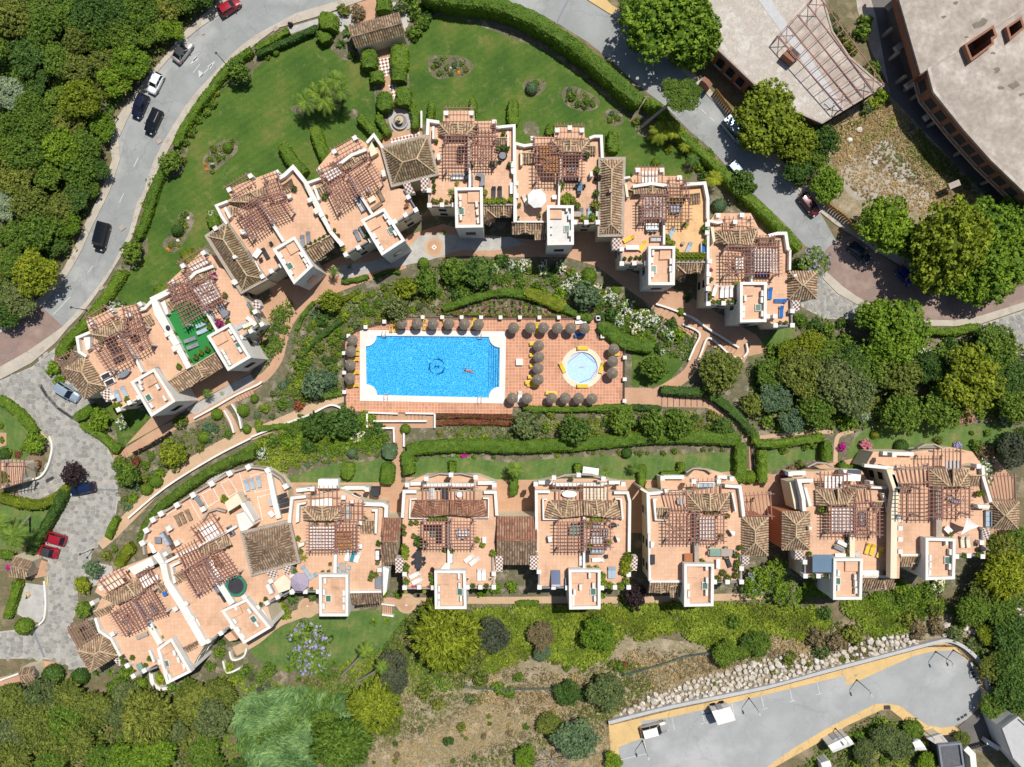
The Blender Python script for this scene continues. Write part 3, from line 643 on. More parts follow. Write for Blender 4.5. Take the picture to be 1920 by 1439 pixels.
# ---- tiled roofs
def tile_plane(mb,P,pitch=0.40,ln=0.55,rng=random):
 P=[Vector(p) for p in P];n=(P[1]-P[0]).cross(P[2]-P[0])
 if n.z<0:P=P[::-1];n=-n
 n.normalize();d=Vector((0,0,-1))-n*(-n.z)
 if d.length<1e-3:d=Vector((0,-1,0))
 d.normalize();t=n.cross(d);o=P[0];q=[((p-o).dot(t),(p-o).dot(d)) for p in P]
 mb.add(P,[tuple(range(len(P)))],.5,1);lo,hi=min(a for a,b in q),max(a for a,b in q);k=max(1,round((hi-lo)/pitch));st=(hi-lo)/k
 for i in range(k):
  s=lo+(i+.5)*st;cr=[]
  for j in range(len(q)):
   (x1,y1),(x2,y2)=q[j],q[(j+1)%len(q)]
   if(x1-s)*(x2-s)<0:cr.append(y1+(y2-y1)*(s-x1)/(x2-x1))
  if len(cr)<2:continue
  a,b=min(cr),max(cr);y=b+.04
  while y-a>.08:
   y0=max(a,y-ln);w=st*.37;tt=rng.random();js=rng.uniform(-.02,.02);vs=[]
   for(yy,ww,li) in((y0,w*.82,.02),(y,w,.05)):
    for(xx,zz) in((-1,0),(-.5,.075),(.5,.075),(1,0)):vs.append(o+t*(s+js+xx*ww)+d*yy+n*(zz+li))
   mb.add(vs,[(0,1,5,4),(1,2,6,5),(2,3,7,6),(4,5,6,7)],tt,0);y=y0+.03 if y0>a else a
def ridge_line(mb,a,b):
 a=Vector(a);b=Vector(b);L_=(b-a).length;k=max(1,int(L_/.5));up=Vector((0,0,.07))
 for i in range(k):mb.tube([a.lerp(b,i/k)+up,a.lerp(b,(i+1)/k)+up+Vector((0,0,.02))],[.11,.13],6,random.random())
# ---- houses
class House:
 n=0
 def __init__(s,view,T,label,short,at,cat='house',name='terrace_house'):
  House.n+=1;s.ox,s.oy,s.f=view;s.T=T=T+.021*(House.n%9);s.short=short;c=s.w(at[0],at[1],0);s.org=(c.x,c.y,0);s.ac_list=[]
  s.root=empty(name,s.org);tag(s.root,label,cat,'terraced houses of the estate');p=s.p(*at);mark('the '+short,*p)
 def p(s,x,y):return(s.ox+x*s.f,s.oy+y*s.f)
 def w(s,x,y,z):return W(*s.p(x,y),z)
 def ws(s,pts,z):return[s.w(x,y,z) for x,y in pts]
 def part(s,mb,name,m,parent=None,kind=None,sm=False):
  o=mb.build(name,[M[k] if isinstance(k,str) else k for k in(m if isinstance(m,(list,tuple)) else[m])],parent or s.root,s.org,sm)
  if kind:o['kind']=kind
  return o
 def terr(s,poly,m='terrace',dz=0,wall='cream',z0=0,win=True):
  z=s.T+dz;P=[tuple(v.xy) for v in s.ws(poly,z)];wo_=s.part(MB().prism(P,z0,z-.06,bottom=False),'wall',wall)
  s.part(MB().prism(P,z-.06,z,bottom=False),'terrace_floor',m)
  a=sum(P[i][0]*P[(i+1)%len(P)][1]-P[(i+1)%len(P)][0]*P[i][1] for i in range(len(P)))
  if a<0:P=P[::-1]
  if not win or z-z0<4:return
  for i in range(len(P)):
   A,B=Vector(P[i]),Vector(P[(i+1)%len(P)]);d=B-A;ln=d.length
   if ln<3.5:continue
   d.normalize();nn=Vector((d.y,-d.x));mid=(A+B)/2
   if nn.dot(-mid)<0:continue
   k=int(ln/3.6)
   for j in range(k):
    c=A+d*(ln*(j+.5)/k)
    for zz in([.9,3.7] if z>5.2 else[.9]):
     ang=math.atan2(d.y,d.x);q=c+nn*.03
     s.part(MB().box((q.x,q.y,zz),(1.5,.12,1.7),ang),'window','white',wo_)
     q=c+nn*.07;s.part(MB().box((q.x,q.y,zz+.12),(1.26,.1,1.46),ang),'window_pane','glass',wo_)
 def para(s,pts,h=.9,w=.36,closed=False,m='white',base=.3,dz=0,name='parapet'):
  z=s.T+dz;P=[v.xy for v in s.ws(pts,z+h)];return s.part(strip(MB(),P,w,z-base,z+h,closed),name,m)
 def pier(s,pts,sz=.7,h=1.15,m='white',dz=0,ang=0,base=.4):
  for x,y in pts:
   v=s.w(x,y,s.T+dz+h);mb=MB();mb.box((v.x,v.y,s.T+dz-base),(sz*.86,sz*.86,h+base-.1),ang).box((v.x,v.y,s.T+dz+h-.1),(sz,sz,.1),ang);s.part(mb,'pier',m)
 def perg(s,q,nu,nv,z=2.5,ou=.5,ov=.5,star=0,posts=True,m=None,w=.085,main=2):
  z0=s.T+z;A,B,C_,D=s.ws(q,z0);pg=bpy.data.objects.new('pergola',None);link(pg,s.root)
  for k,c in enumerate((A,B,C_,D)):
   if posts:pz=max(z,1.4);o=mobj('post',BEAM,pg);o.location=Vector((c.x,c.y,z0-.2))-Vector(s.org);o.rotation_euler.z=math.atan2((B-A).y,(B-A).x);o.scale=(.26,.26,pz-.18);setmat(o,M['white'])
  up=Vector((0,0,.17));u1=(B-A).normalized();v1=(D-A).normalized()
  for i in range(nv):
   t=i/max(nv-1,1);mainb=i in(0,nv-1) or(main>2 and i==nv//2)
   beam_obj(A.lerp(B,t)-v1*ov,D.lerp(C_,t)+v1*ov,w*(1.8 if mainb else 1),.2 if mainb else.13,pg,s.org,m)
  for i in range(nu):
   t=i/max(nu-1,1);mainb=i in(0,nu-1)
   beam_obj(A.lerp(D,t)-u1*ou+up,B.lerp(C_,t)+u1*ou+up,w*(1.3 if mainb else.95),.13,pg,s.org,m)
  if star:
   c=(A+C_)/2;lat=MB();r=min((B-A).length,(D-A).length)*.5
   for k in range(star):
    a=2*math.pi*(k+.5)/star+.2*(k%3);e=r*(1.1 if k%2 else.8);p1=c+Vector((math.cos(a),math.sin(a),0))*.15;p2=c+Vector((math.cos(a),math.sin(a),0))*e
    lat.beam(p1+Vector((0,0,.08)),p2+Vector((0,0,.08)),.07,.07)
    if k%2==0:lat.beam(c.lerp(p2,.6)+Vector((0,0,.07)),c+Vector((math.cos(a+.4),math.sin(a+.4),0))*e*.95+Vector((0,0,.07)),.08,.08)
   s.part(lat,'lattice','beam',pg)
  return pg
 def roofobj(s,planes,ridges,tile='rooftile',base=None):
  b=MB();t=MB()
  rp=MB()
  for P in planes:tile_plane(t,P)
  for a,c in ridges:ridge_line(rp,a,c)
  e=MB()
  for P in planes:
   dn=Vector((0,0,-.12));n=len(P);e.add([v+dn for v in P],[tuple(range(n))])
  r=s.part(e,'roof','wallgrey');s.part(t,'roof_tile',[tile,'darktile'],r,'stuff')
  if ridges:s.part(rp,'ridge_tile','ridge' if tile in('rooftile','mossytile') else tile,r,'stuff')
  return r
 def front(s,q,cs=(.5,),g=.13,z0=.5,z1=1.9,ul=.24,ur=.76,tile='rooftile',walls=True,ends=(1,1)):
  T=s.T
  def pt(u,v,z=None):
   zz=T+(z0+(z1-z0)*v if z is None else z);a=(q[0][0]+(q[1][0]-q[0][0])*u,q[0][1]+(q[1][1]-q[0][1])*u);b=(q[3][0]+(q[2][0]-q[3][0])*u,q[3][1]+(q[2][1]-q[3][1])*u)
   return s.w(a[0]+(b[0]-a[0])*v,a[1]+(b[1]-a[1])*v,zz)
  pl,rg=[],[];L_=pt(0,0);Rr=pt(1,0);TL,TR=pt(ul if ends[0] else 0,1),pt(ur if ends[1] else 1,1)
  if ends[0]:pl.append([L_,TL,pt(0,1,z0)]);rg.append((L_,TL))
  if ends[1]:pl.append([Rr,TR,pt(1,1,z0)]);rg.append((Rr,TR))
  prevb,prevt=L_,TL
  for c in cs:
   a,b,top,nose=pt(c-g,0),pt(c+g,0),pt(c,.96),pt(c,-.04,z0+(z1-z0)*.75)
   pl+=[[prevb,a,top,prevt],[a,nose,top],[nose,b,top]];rg+=[(nose,top)];prevb,prevt=b,top
  pl.append([prevb,Rr,TR,prevt]);s.roofobj(pl,rg,tile)
  if walls:
   P=[pt(0.03,.06,0).xy,pt(.97,.06,0).xy,pt(.97,.97,0).xy,pt(.03,.97,0).xy];s.part(MB().prism([tuple(v) for v in P],T-.01,T+z0-.14,bottom=False),'dormer_wall','cream')
   a,b=pt(ul+.01,.985).xy,pt(ur-.01,.985).xy;s.part(strip(MB(),[a,b],.14,T-.01,T+z1-.2),'back_wall','cream')
 def hip(s,q,z0=.4,z1=1.9,tile='rooftile',frame=0,axis=None,inset=None,z0b=None):
  T=s.T;A,B,C_,D=s.ws(q,T+z0);lu,lv=(B-A).length,(D-A).length;up=Vector((0,0,z1-z0))
  if axis is None:axis=0 if lu>=lv else 1
  if axis==1:A,B,C_,D=B,C_,D,A;lu,lv=lv,lu
  i=inset if inset is not None else min(.5,.5*lv/lu)
  k=(HC-T-z1)/(HC-T-z0)
  R1=((A+D)/2).lerp((B+C_)/2,i);R2=((A+D)/2).lerp((B+C_)/2,1-i)
  R1=Vector((R1.x*k,R1.y*k,R1.z))+up;R2=Vector((R2.x*k,R2.y*k,R2.z))+up;rg=[(A,R1),(D,R1),(B,R2),(C_,R2)]
  if(R2-R1).length>.2:rg.append((R1,R2));pl=[[A,B,R2,R1],[B,C_,R2],[C_,D,R1,R2],[D,A,R1]]
  else:pl=[[A,B,R1],[B,C_,R1],[C_,D,R1],[D,A,R1]]
  s.roofobj(pl,rg,tile);P=[v.xy for v in(A,B,C_,D)]
  c=sum(P,Vector((0,0)))/4;s.part(MB().prism([tuple(c+(v-c)*.96) for v in P],s.zb if hasattr(s,'zb') else 0,T+z0-.16,bottom=False),'wall',getattr(s,'hipwall','cream'))
  if frame:s.part(strip(MB(),P,frame,T+z0-.5,T+z0+.12,True),'eave_gutter','wallgrey')
 def gab(s,q,z0=.3,z1=1.5,tile=('redtile','browntile'),base=0):
  T=s.T;A,B,C_,D=s.ws(q,T+z0);R1=(A+D)/2;R2=(B+C_)/2;k=(HC-T-z1)/(HC-T-z0)
  R1=Vector((R1.x*k,R1.y*k,T+z1));R2=Vector((R2.x*k,R2.y*k,T+z1));s.roofobj([[A,B,R2,R1]],[(R1,R2)],tile[0]);s.roofobj([[C_,D,R1,R2]],[],tile[1])
  P=[v.xy for v in(A,B,C_,D)];c=sum(P,Vector((0,0)))/4;s.part(MB().prism([tuple(c+(v-c)*.95) for v in P],base,T+z0-.16,bottom=False),'wall','cream')
 def lean(s,q,z0=-.6,z1=.2,tile='rooftile',gablet=None):
  T=s.T;A,B=s.ws(q[:2],T+z1);C_,D=s.ws(q[2:4],T+z0);s.roofobj([[A,B,C_,D]],[(A,B)],tile)
  if gablet is not None:
   u=gablet;a=A.lerp(B,u);c=D.lerp(C_,u);l=D.lerp(C_,u-.16);r=D.lerp(C_,u+.16);nose=c+Vector((0,0,.75*(z1-z0)))
   s.roofobj([[l,nose,a+Vector((0,0,.03))],[nose,r,a+Vector((0,0,.03))]],[(nose,a)],tile)
 def tower(s,q,hut=None,acs=(),sky=None,floor='terrace',dz=2.3,wall='white',w=.45,z0=0,huth=.45):
  T=s.T;zt=T+dz;P=[v.xy for v in s.ws(q,zt)];c=sum(P,Vector((0,0)))/4;I=[c+(v-c)*(1-w/(v-c).length*.9) for v in P];zf=zt-.8
  tw=s.part(MB().prism([tuple(c+(v-c)*.985) for v in P],z0,zf,bottom=False),'stair_tower',wall);s.part(strip(MB(),[c+(v-c)*(1-.5*w/(v-c).length*1.2) for v in P],w,zf-.4,zt,True),'parapet','white',tw)
  s.part(MB().prism([tuple(v) for v in I],zf,zf+.03,bottom=False),'roof_floor',floor,tw)
  if hut:Q=[tuple(v.xy) for v in s.ws(hut,zt-huth)];s.part(MB().prism(Q,zf+.03,zt-huth,bottom=False),'stair_head',floor if floor=='terrace' else 'terrace',tw)
  ang=math.atan2((P[3]-P[0]).y,(P[3]-P[0]).x)
  if sky:
   v=s.w(sky[0],sky[1],zf+.3);k=MB().box((v.x,v.y,zf+.03),(1.15,.95,.26),ang);s.part(k,'skylight_frame','white',tw);s.part(MB().box((v.x,v.y,zf+.29),(.95,.75,.05),ang),'skylight','skylight',tw)
  for i,a in enumerate(acs):
   v=s.w(a[0],a[1],zf+.4);o=place('ac',mk_ac,(v.x,v.y,zf+.03),ang+(math.pi if i%2 else 0));s.ac_list.append((o,)+s.p(a[0],a[1]))
  for i in range(4):
   A,B=P[i],P[(i+1)%4];d=(B-A);ln=d.length;d.normalize();m_=(A+B)/2;nn=(m_-c).normalized()
   if nn.dot(-m_)>0 or i in(1,2):
    qv=m_*.985+c*.015+nn*.02;s.part(MB().box((qv.x,qv.y,3.2),(min(1.6,ln*.5),.12,1.7),math.atan2(d.y,d.x)),'window','glass',tw)
 def awn(s,q,m='canvas',z=2.3,n=0,name='awning'):
  P=s.ws(q,s.T+z);mb=MB()
  if n:
   for i in range(n):
    for j in range(n):
     def pt(u,v):return P[0].lerp(P[1],u).lerp(P[3].lerp(P[2],u),v)
     e=.008;q4=[pt(i/n+e,j/n+e),pt((i+1)/n-e,j/n+e),pt((i+1)/n-e,(j+1)/n-e),pt(i/n+e,(j+1)/n-e)];q4=[(v.x,v.y,v.z-.04*((i+j)%2)) for v in q4];mb.add(q4,[(0,1,2,3)])
   return s.part(mb,name,m)
  return s.part(mb.prism([tuple(v.xy) for v in P],s.T+z-.03,s.T+z),name,m)
 def chk(s,q,z=.9,slope=.8):
  A,B=s.ws(q[:2],s.T+z);C_,D=s.ws(q[2:],s.T+z-slope);d=(B-A);m=checker('checkered_tile',.32,-math.atan2(d.y,d.x));mb=MB().add([A,B,C_,D],[(0,1,2,3)])
  lo=[Vector((v.x,v.y,s.T-1.2)) for v in(A,B,C_,D)];mb.add([A,B,C_,D]+lo,[(0,4,5,1),(1,5,6,2),(2,6,7,3),(3,7,4,0)],.5,1);s.part(mb,'checkered_hood',[m,'white'])
 def box(s,q,z0,z1,m,name):return s.part(MB().prism([tuple(v.xy) for v in s.ws(q,s.T+z1)],s.T+z0,s.T+z1),name,m)
 def wall(s,pts,z0,z1,m='white',w=.32,name='garden_wall',closed=False):return s.part(strip(MB(),[v.xy for v in s.ws(pts,z1)],w,z0,z1,closed),name,m)
 def finish(s):
  lst=sorted(s.ac_list,key=lambda a:(round(a[2]/9),a[1]));n=len(lst)
  NM=['topmost','second from top','third from top','fourth from top','fifth from top','sixth from top','seventh from top']
  for i,(o,x,y) in enumerate(lst):tag(o,f'white air conditioner on the {s.short} tower, {"lowest" if i == n - 1 and n > 1 else NM[min(i, 6)]}','air conditioner','rooftop air conditioners')
 def lo(s,a,b,col,desc=None,dz=0):
  o=lounger_at(s.p(*a),s.p(*b),s.T+dz,col);q=s.p((a[0]+b[0])/2,(a[1]+b[1])/2)
  nm={'yellow':'yellow sun lounger','white':'white sun lounger','grey':'grey sun lounger','dark':'dark sun lounger','blue':'blue cushioned sun lounger','lb':'pale blue sun lounger','beige':'beige sun lounger','teal':'teal towelled sun lounger','wood':'brown sun lounger'}[col];auto(o,desc or nm,q[0],q[1],'lounger','sun loungers on the roof terraces');return o
 def th(s,key,mk,x,y,desc,cat,to=None,dz=0,scale=None,group=None):
  v=s.w(x,y,s.T+dz);rz=0
  if to:d=s.w(to[0],to[1],s.T+dz)-v;rz=math.atan2(d.y,d.x)
  o=place(key,mk,(v.x,v.y,s.T+dz),rz,scale);q=s.p(x,y);auto(o,desc,q[0],q[1],cat,group);return o
 def tab(s,x,y,sx,sy,m='canvas',rnd=False,to=None,desc=None,dz=0):return s.th(f'table{sx}{sy}{m}{rnd}',mk_table(sx,sy,m,rnd),x,y,desc or f'{"round" if rnd else "rectangular"} {MN.get(m, m)} table','table',to,dz)
 def ch(s,pts,m='grey',c=None,dz=0):
  for x,y in pts:s.th('chair'+m,mk_chair(m),x,y,f'{MN.get(m, m)} chair','chair',c,dz,group='terrace chairs')
 def sofa(s,x,y,ln,m='brownrattan',cu='dark',to=None,desc=None):return s.th(f'sofa{ln}{m}{cu}',mk_sofa(ln,m,cu),x,y,desc or f'{MN.get(cu, cu)} outdoor sofa','sofa',to)
 def pot(s,pts,leaf='mid',shape='plain',R=.5,k=0,dz=0):
  for x,y in pts:
   k2=random.choice((0,0,1)) if k is None else k
   s.th(f'pot{leaf}{shape}{R}{k2}',mk_pot(leaf,shape,R,k2),x,y,{'mid':'green','bright':'bright green','yellow':'yellow green','dark':'dark green','fl':'flowering','olive':'olive green','fmag':'magenta','ivy':'lime green','fred':'red','blue':'blue green','grey':'grey green','forange':'orange','plum':'plum'}.get(leaf,leaf)+(' spiky' if shape in('cycad','agave') else '')+' potted plant','potted plant',None,dz,group='potted plants on the terraces')
MN={'canvas':'white','dark':'black','grey':'grey','lightgrey':'pale grey','wood':'wooden','white':'white','brownrattan':'brown wicker','palegreen':'glass topped','creamcanvas':'cream','lightblue':'pale blue','blue':'blue','greytile':'stone','amberwood':'amber wood','terra':'terracotta'}
# ==== GROUND, ROADS, WATER
mbg=MB();mbg.add([(-700,-700,0),(700,-700,0),(700,700,0),(-700,700,0)],[(0,1,2,3)]);tag(mbg.build('ground',M['earth']),kind='structure')
sheet('dry_field',[(690,1340),(760,1290),(900,1240),(1010,1210),(1180,1190),(1330,1210),(1440,1190),(1560,1170),(1760,1150),(1860,1170),(1850,1210),(1560,1262),(1150,1370),(1150,1439),(1150,1600),(690,1600)],'dry')
sheet('vacant_lot',[(1430,190),(1540,225),(1655,150),(1700,190),(1900,360),(2000,460),(1760,480),(1640,440),(1575,395),(1500,310)],'dry')
sheet('rubble_clearing',smooth([(1575,330),(1600,290),(1640,262),(1690,275),(1720,300),(1790,340),(1800,380),(1720,390),(1650,375),(1600,372)],5,True),'greysoil')
sheet('garden_soil',[(700,0),(600,30),(500,75),(440,110),(380,170),(330,235),(300,300),(262,410),(235,470),(150,590),(105,650),(100,690),(110,760),(180,800),(215,860),(222,940),(180,1030),(150,1110),(160,1260),(320,1300),(520,1290),(700,1200),(1100,1140),(1500,1140),(1660,1120),(1800,1100),(1900,1000),(1920,860),(1920,640),(1760,610),(1540,570),(1520,490),(1400,350),(1290,250),(1210,175),(1050,60),(950,5),(830,-30)],'bed')
sheet('lawn',smooth([(478,130),(520,98),(590,65),(640,112),(690,120),(705,200),(722,250),(700,300),(560,350),(430,400),(400,440),(345,510),(290,565),(243,577),(216,548),(238,515),(262,490),(278,470),(275,425),(285,395),(312,340),(340,325),(352,280),(360,240),(372,215),(405,190),(415,168),(445,160),(470,150)],3,True),'lawn')
sheet('lawn',smooth([(768,82),(815,32),(860,35),(960,72),(1030,100),(1085,140),(1120,170),(1148,192),(1170,215),(1190,240),(1200,255),(1250,262),(1285,285),(1285,310),(1262,335),(1170,330),(1130,300),(1050,280),(960,265),(890,235),(800,235),(772,190),(766,120)],3,True),'lawn')
sheet('lawn',[(530,910),(545,895),(590,880),(640,868),(690,866),(740,855),(742,915),(540,918)],'lawn2')
sheet('lawn',[(770,860),(840,855),(955,868),(1060,858),(1200,854),(1374,849),(1374,905),(950,900),(850,905),(775,900)],'lawn2')
sheet('lawn',[(1418,842),(1460,845),(1540,838),(1540,862),(1480,868),(1440,888),(1420,880)],'lawn2')
sheet('lawn',smooth([(1596,832),(1625,805),(1680,795),(1740,788),(1790,797),(1850,795),(1900,782),(1890,820),(1870,870),(1845,885),(1800,850),(1640,850),(1604,872),(1590,850)],3,True),'lawn2')
sheet('lawn',smooth([(470,1215),(520,1180),(570,1160),(640,1148),(760,1146),(752,1190),(715,1222),(680,1240),(600,1255),(530,1258),(490,1242)],3,True),'lawn2')
sheet('lawn',[(172,770),(215,755),(300,780),(300,800),(240,836),(222,828),(215,800),(185,795)],'lawn')
sheet('lawn',[(1185,640),(1240,650),(1283,680),(1250,720),(1218,725),(1184,725)],'lawn')
sheet('lawn',[(1400,648),(1470,612),(1492,618),(1488,642),(1450,665),(1405,672)],'lawn2')
sheet('lawn',[(-30,745),(10,768),(48,800),(65,830),(60,850),(30,870),(-30,870)],'lawn2')
sheet('lawn',[(-30,950),(20,948),(70,958),(100,955),(60,1010),(35,1032),(-30,1025)],'lawn2')
sheet('lawn',[(1160,340),(1300,320),(1290,345),(1170,365)],'lawn')
# roads with raised pavements
sheet('road',[(660,-40),(640,0),(555,25),(480,65),(450,88),(424,112),(400,138),(372,168),(347,200),(325,235),(305,268),(285,310),(268,362),(257,380),(240,442),(210,500),(185,535),(160,567),(118,612),(77,575),(122,522),(135,502),(155,465),(170,430),(185,400),(205,360),(225,299),(222,260),(250,200),(272,168),(295,135),(347,75),(375,52),(410,28),(450,-5),(480,-40)],'asphalt')
sheet('road',[(118,612),(95,629),(50,660),(0,688),(-60,715),(-60,650),(0,625),(37,600),(77,575)],'redroad')
sheet('road',[(880,-60),(960,5),(1000,20),(1047,45),(1100,78),(1145,113),(1177,143),(1210,171),(1242,195),(1270,222),(1292,245),(1322,270),(1350,298),(1370,323),(1440,390),(1477,425),(1510,462),(1542,478),(1568,453),(1537,397),(1430,285),(1370,222),(1345,197),(1310,162),(1270,125),(1145,27),(1102,-5),(1040,-60)],'asphalt')
sheet('road',smooth([(1542,478),(1550,510),(1580,537),(1605,555),(1660,585),(1727,600),(1790,601),(1840,592),(1920,567),(2000,530),(2000,480),(1920,535),(1800,560),(1715,520),(1635,467),(1600,442),(1568,453)],2,True),'redroad')
sheet('parking_bay',[(222,262),(225,296),(240,240),(262,205),(300,155),(352,85),(400,40),(425,22),(410,28),(375,52),(347,75),(295,135),(272,168),(250,200)],'asphalt2')
sheet('parking_bay',[(1335,190),(1345,197),(1430,285),(1540,398),(1530,404),(1420,295)],'asphalt2')
for a in([(480,65),(555,25),(640,0),(655,-10),(712,-10),(655,10),(592,32),(517,54),(480,82),(455,104),(432,126),(408,152),(382,182),(357,212),(336,246),(318,276),(300,312),(275,362),(263,395),(247,447),(220,492),(200,525),(175,560),(152,590),(128,614),(105,642),(60,680),(0,712),(-60,735),(-60,715),(0,688),(50,660),(95,629),(118,612),(160,567),(185,535),(210,500),(240,442),(257,380),(268,362),(285,310),(305,268),(325,235),(347,200),(372,168),(400,138),(424,112),(450,88)],[(205,360),(225,299),(222,260),(250,200),(272,168),(295,135),(347,75),(375,52),(410,28),(440,-5),(425,-15),(402,10),(350,55),(320,92),(275,145),(240,190),(212,232),(207,275),(210,300),(190,360),(160,418),(145,452),(120,502),(95,540),(70,560),(0,612),(-60,645),(-60,652),(0,625),(37,600),(77,575),(122,522),(135,502),(155,465),(170,430),(185,400)],[(1550,510),(1580,537),(1605,555),(1660,585),(1727,600),(1790,601),(1840,592),(1920,567),(2000,530),(2000,545),(1920,580),(1840,607),(1790,612),(1732,611),(1655,600),(1600,567),(1570,550),(1535,514)],[(1145,27),(1270,125),(1310,162),(1370,222),(1430,285),(1537,397),(1565,420),(1600,442),(1635,467),(1720,515),(1735,500),(1650,455),(1615,428),(1550,385),(1440,275),(1385,225),(1320,155),(1282,120),(1160,18)]):
 sheet('pavement',a,'paving',0.12)
sheet('kerb_verge',[(1102,0),(1145,27),(1160,18),(1145,8),(1120,-20),(1085,-20)],'yellowpave',0.13)
# plaza of flat stones
PLZ=[(-20,722),(0,714),(60,688),(104,652),(100,690),(110,700),(180,760),(135,787),(160,802),(195,827),(207,850),(217,870),(222,932),(217,967),(190,1015),(175,1032),(155,1080),(145,1105),(147,1127),(140,1155),(125,1180),(150,1225),(165,1250),(142,1257),(112,1240),(70,1235),(-20,1236),(-20,1187),(75,1175),(84,1162),(86,1095),(90,1050),(57,1037),(70,1012),(95,960),(127,912),(105,922),(70,937),(32,927),(40,905),(75,895),(87,877),(96,845),(92,830),(72,817),(50,792),(25,767),(-20,735)]
sheet('plaza',PLZ,'joint')
def paving(polys,cell,name,gap,m,seed):
 g=random.Random(seed);mb=MB();z=0.004*LAYER[0]
 for poly in polys:
  wp=[tuple(W(x,y).xy) for x,y in poly];x0,y0=min(p[0] for p in wp),min(p[1] for p in wp);nx,ny=int((max(p[0] for p in wp)-x0)/cell)+2,int((max(p[1] for p in wp)-y0)/cell)+2
  S_={(i,j):(x0+(i+g.uniform(.05,.95))*cell,y0+(j+g.uniform(.05,.95))*cell) for i in range(-2,nx+2) for j in range(-2,ny+2)}
  ks=[k for k in S_ if 0<=k[0]<nx and 0<=k[1]<ny];ok=inpoly([S_[k][0] for k in ks],[S_[k][1] for k in ks],wp)
  for(i,j),k in zip(ks,ok):
   if not k:continue
   sx,sy=S_[i,j];r=1.6*cell;P=[(sx-r,sy-r),(sx+r,sy-r),(sx+r,sy+r),(sx-r,sy+r)]
   for di in range(-2,3):
    for dj in range(-2,3):
     if di==dj==0:continue
     qx,qy=S_[i+di,j+dj];nxv,nyv=qx-sx,qy-sy;c=nxv*(sx+qx)/2+nyv*(sy+qy)/2;N=[]
     for t in range(len(P)):
      a,b=P[t],P[(t+1)%len(P)];da,db=nxv*a[0]+nyv*a[1]-c,nxv*b[0]+nyv*b[1]-c
      if da<=0:N.append(a)
      if da*db<0:u=da/(da-db);N.append((a[0]+(b[0]-a[0])*u,a[1]+(b[1]-a[1])*u))
     P=N
   if len(P)<3:continue
   mx,my=sum(p[0] for p in P)/len(P),sum(p[1] for p in P)/len(P);P=[(mx+(x-mx)*(1-gap),my+(y-my)*(1-gap)) for x,y in P];mb.prism(P,z-.01,z+.03+g.uniform(0,.012),g.random(),bottom=False)
 return tag(mb.build(name,M[m]),kind='stuff')
paving([PLZ],0.72,'paving_stone',.1,'cobble',3)
sheet('plaza',[(1535,514),(1570,550),(1600,567),(1640,590),(1600,600),(1545,598),(1502,575),(1500,560),(1530,548)],'joint')
paving([[(1535,516),(1570,552),(1600,569),(1640,592),(1600,598),(1545,596),(1504,573),(1502,560),(1530,548)]],.55,'paving_stone',.08,'cobble',4)
sheet('plaza',[(1840,609),(1920,582),(1990,560),(1990,700),(1900,660),(1850,630)],'joint');paving([[(1842,611),(1920,584),(1990,562),(1990,700),(1900,660),(1852,630)]],.55,'paving_stone',.08,'cobble',5)
# paths and courts
def path(pts,w,m='path',n=4):return sheet('path',ribbon(smooth(pts,n),w),m)
path([(186,1022),(210,1002),(250,962),(312,900),(362,867),(425,832),(480,812),(530,792),(580,770),(617,753),(648,742)],21,'sandpath')
path([(215,862),(236,850),(290,816),(340,792),(390,772),(440,742),(482,716),(503,700),(522,672),(530,640),(540,610),(560,580),(590,560),(630,541),(680,522),(722,508),(760,495)],17)
path([(412,765),(425,775),(437,795),(445,815)],13);path([(385,775),(430,752),(488,718)],14)
sheet('courtyard',[(500,530),(560,520),(640,480),(720,470),(770,440),(830,420),(900,440),(1000,450),(1080,420),(1150,440),(1160,500),(1240,530),(1300,560),(1420,630),(1440,660),(1405,668),(1360,640),(1290,600),(1230,580),(1180,545),(1120,500),(1060,482),(930,482),(870,480),(800,485),(720,512),(600,558),(550,590),(520,570)],'path')
sheet('gravel_bed',[(630,500),(700,490),(760,470),(790,440),(840,440),(960,445),(985,458),(930,470),(860,470),(800,490),(720,505),(640,525)],'gravel')
for x,y,r in((814,464,18),(577,1140,19),(762,1132,19),(1208,745,18)):sheet('path',[(x+r*math.cos(a*.3142),y+r*math.sin(a*.3142)) for a in range(20)],'sandpath');sheet('path',[(x+r*.72*math.cos(a*.3142),y+r*.72*math.sin(a*.3142)) for a in range(20)],'path');sheet('path_inlay',[(x,y-5),(x+5,y),(x,y+5),(x-5,y)],'canvas');sheet('path_inlay',[(x,y-2.6),(x+2.6,y),(x,y+2.6),(x-2.6,y)],'path')
path([(1228,580),(1270,605),(1320,632),(1380,662),(1400,672)],20);path([(1322,628),(1310,660),(1290,700),(1250,728),(1215,745)],20)
sheet('path',[(1168,727),(1220,728),(1245,738),(1320,742),(1345,752),(1375,778),(1402,805),(1416,830),(1418,890),(1406,890),(1404,835),(1385,806),(1355,780),(1325,765),(1240,763),(1168,760)],'path')
path([(747,800),(747,830),(744,870),(741,930)],19);sheet('path',[(690,776),(815,776),(815,803),(690,803)],'path')
path([(440,1222),(480,1200),(520,1168),(560,1152),(600,1140)],18,'sandpath');path([(640,1132),(700,1128),(760,1130)],16)
path([(760,1128),(860,1126),(960,1126),(1062,1125),(1200,1126),(1300,1122),(1430,1118)],13,'sandpath');path([(1405,822),(1440,819),(1500,812),(1562,810)],7,'sandpath');path([(1600,808),(1572,818),(1567,850),(1567,885)],8,'sandpath')
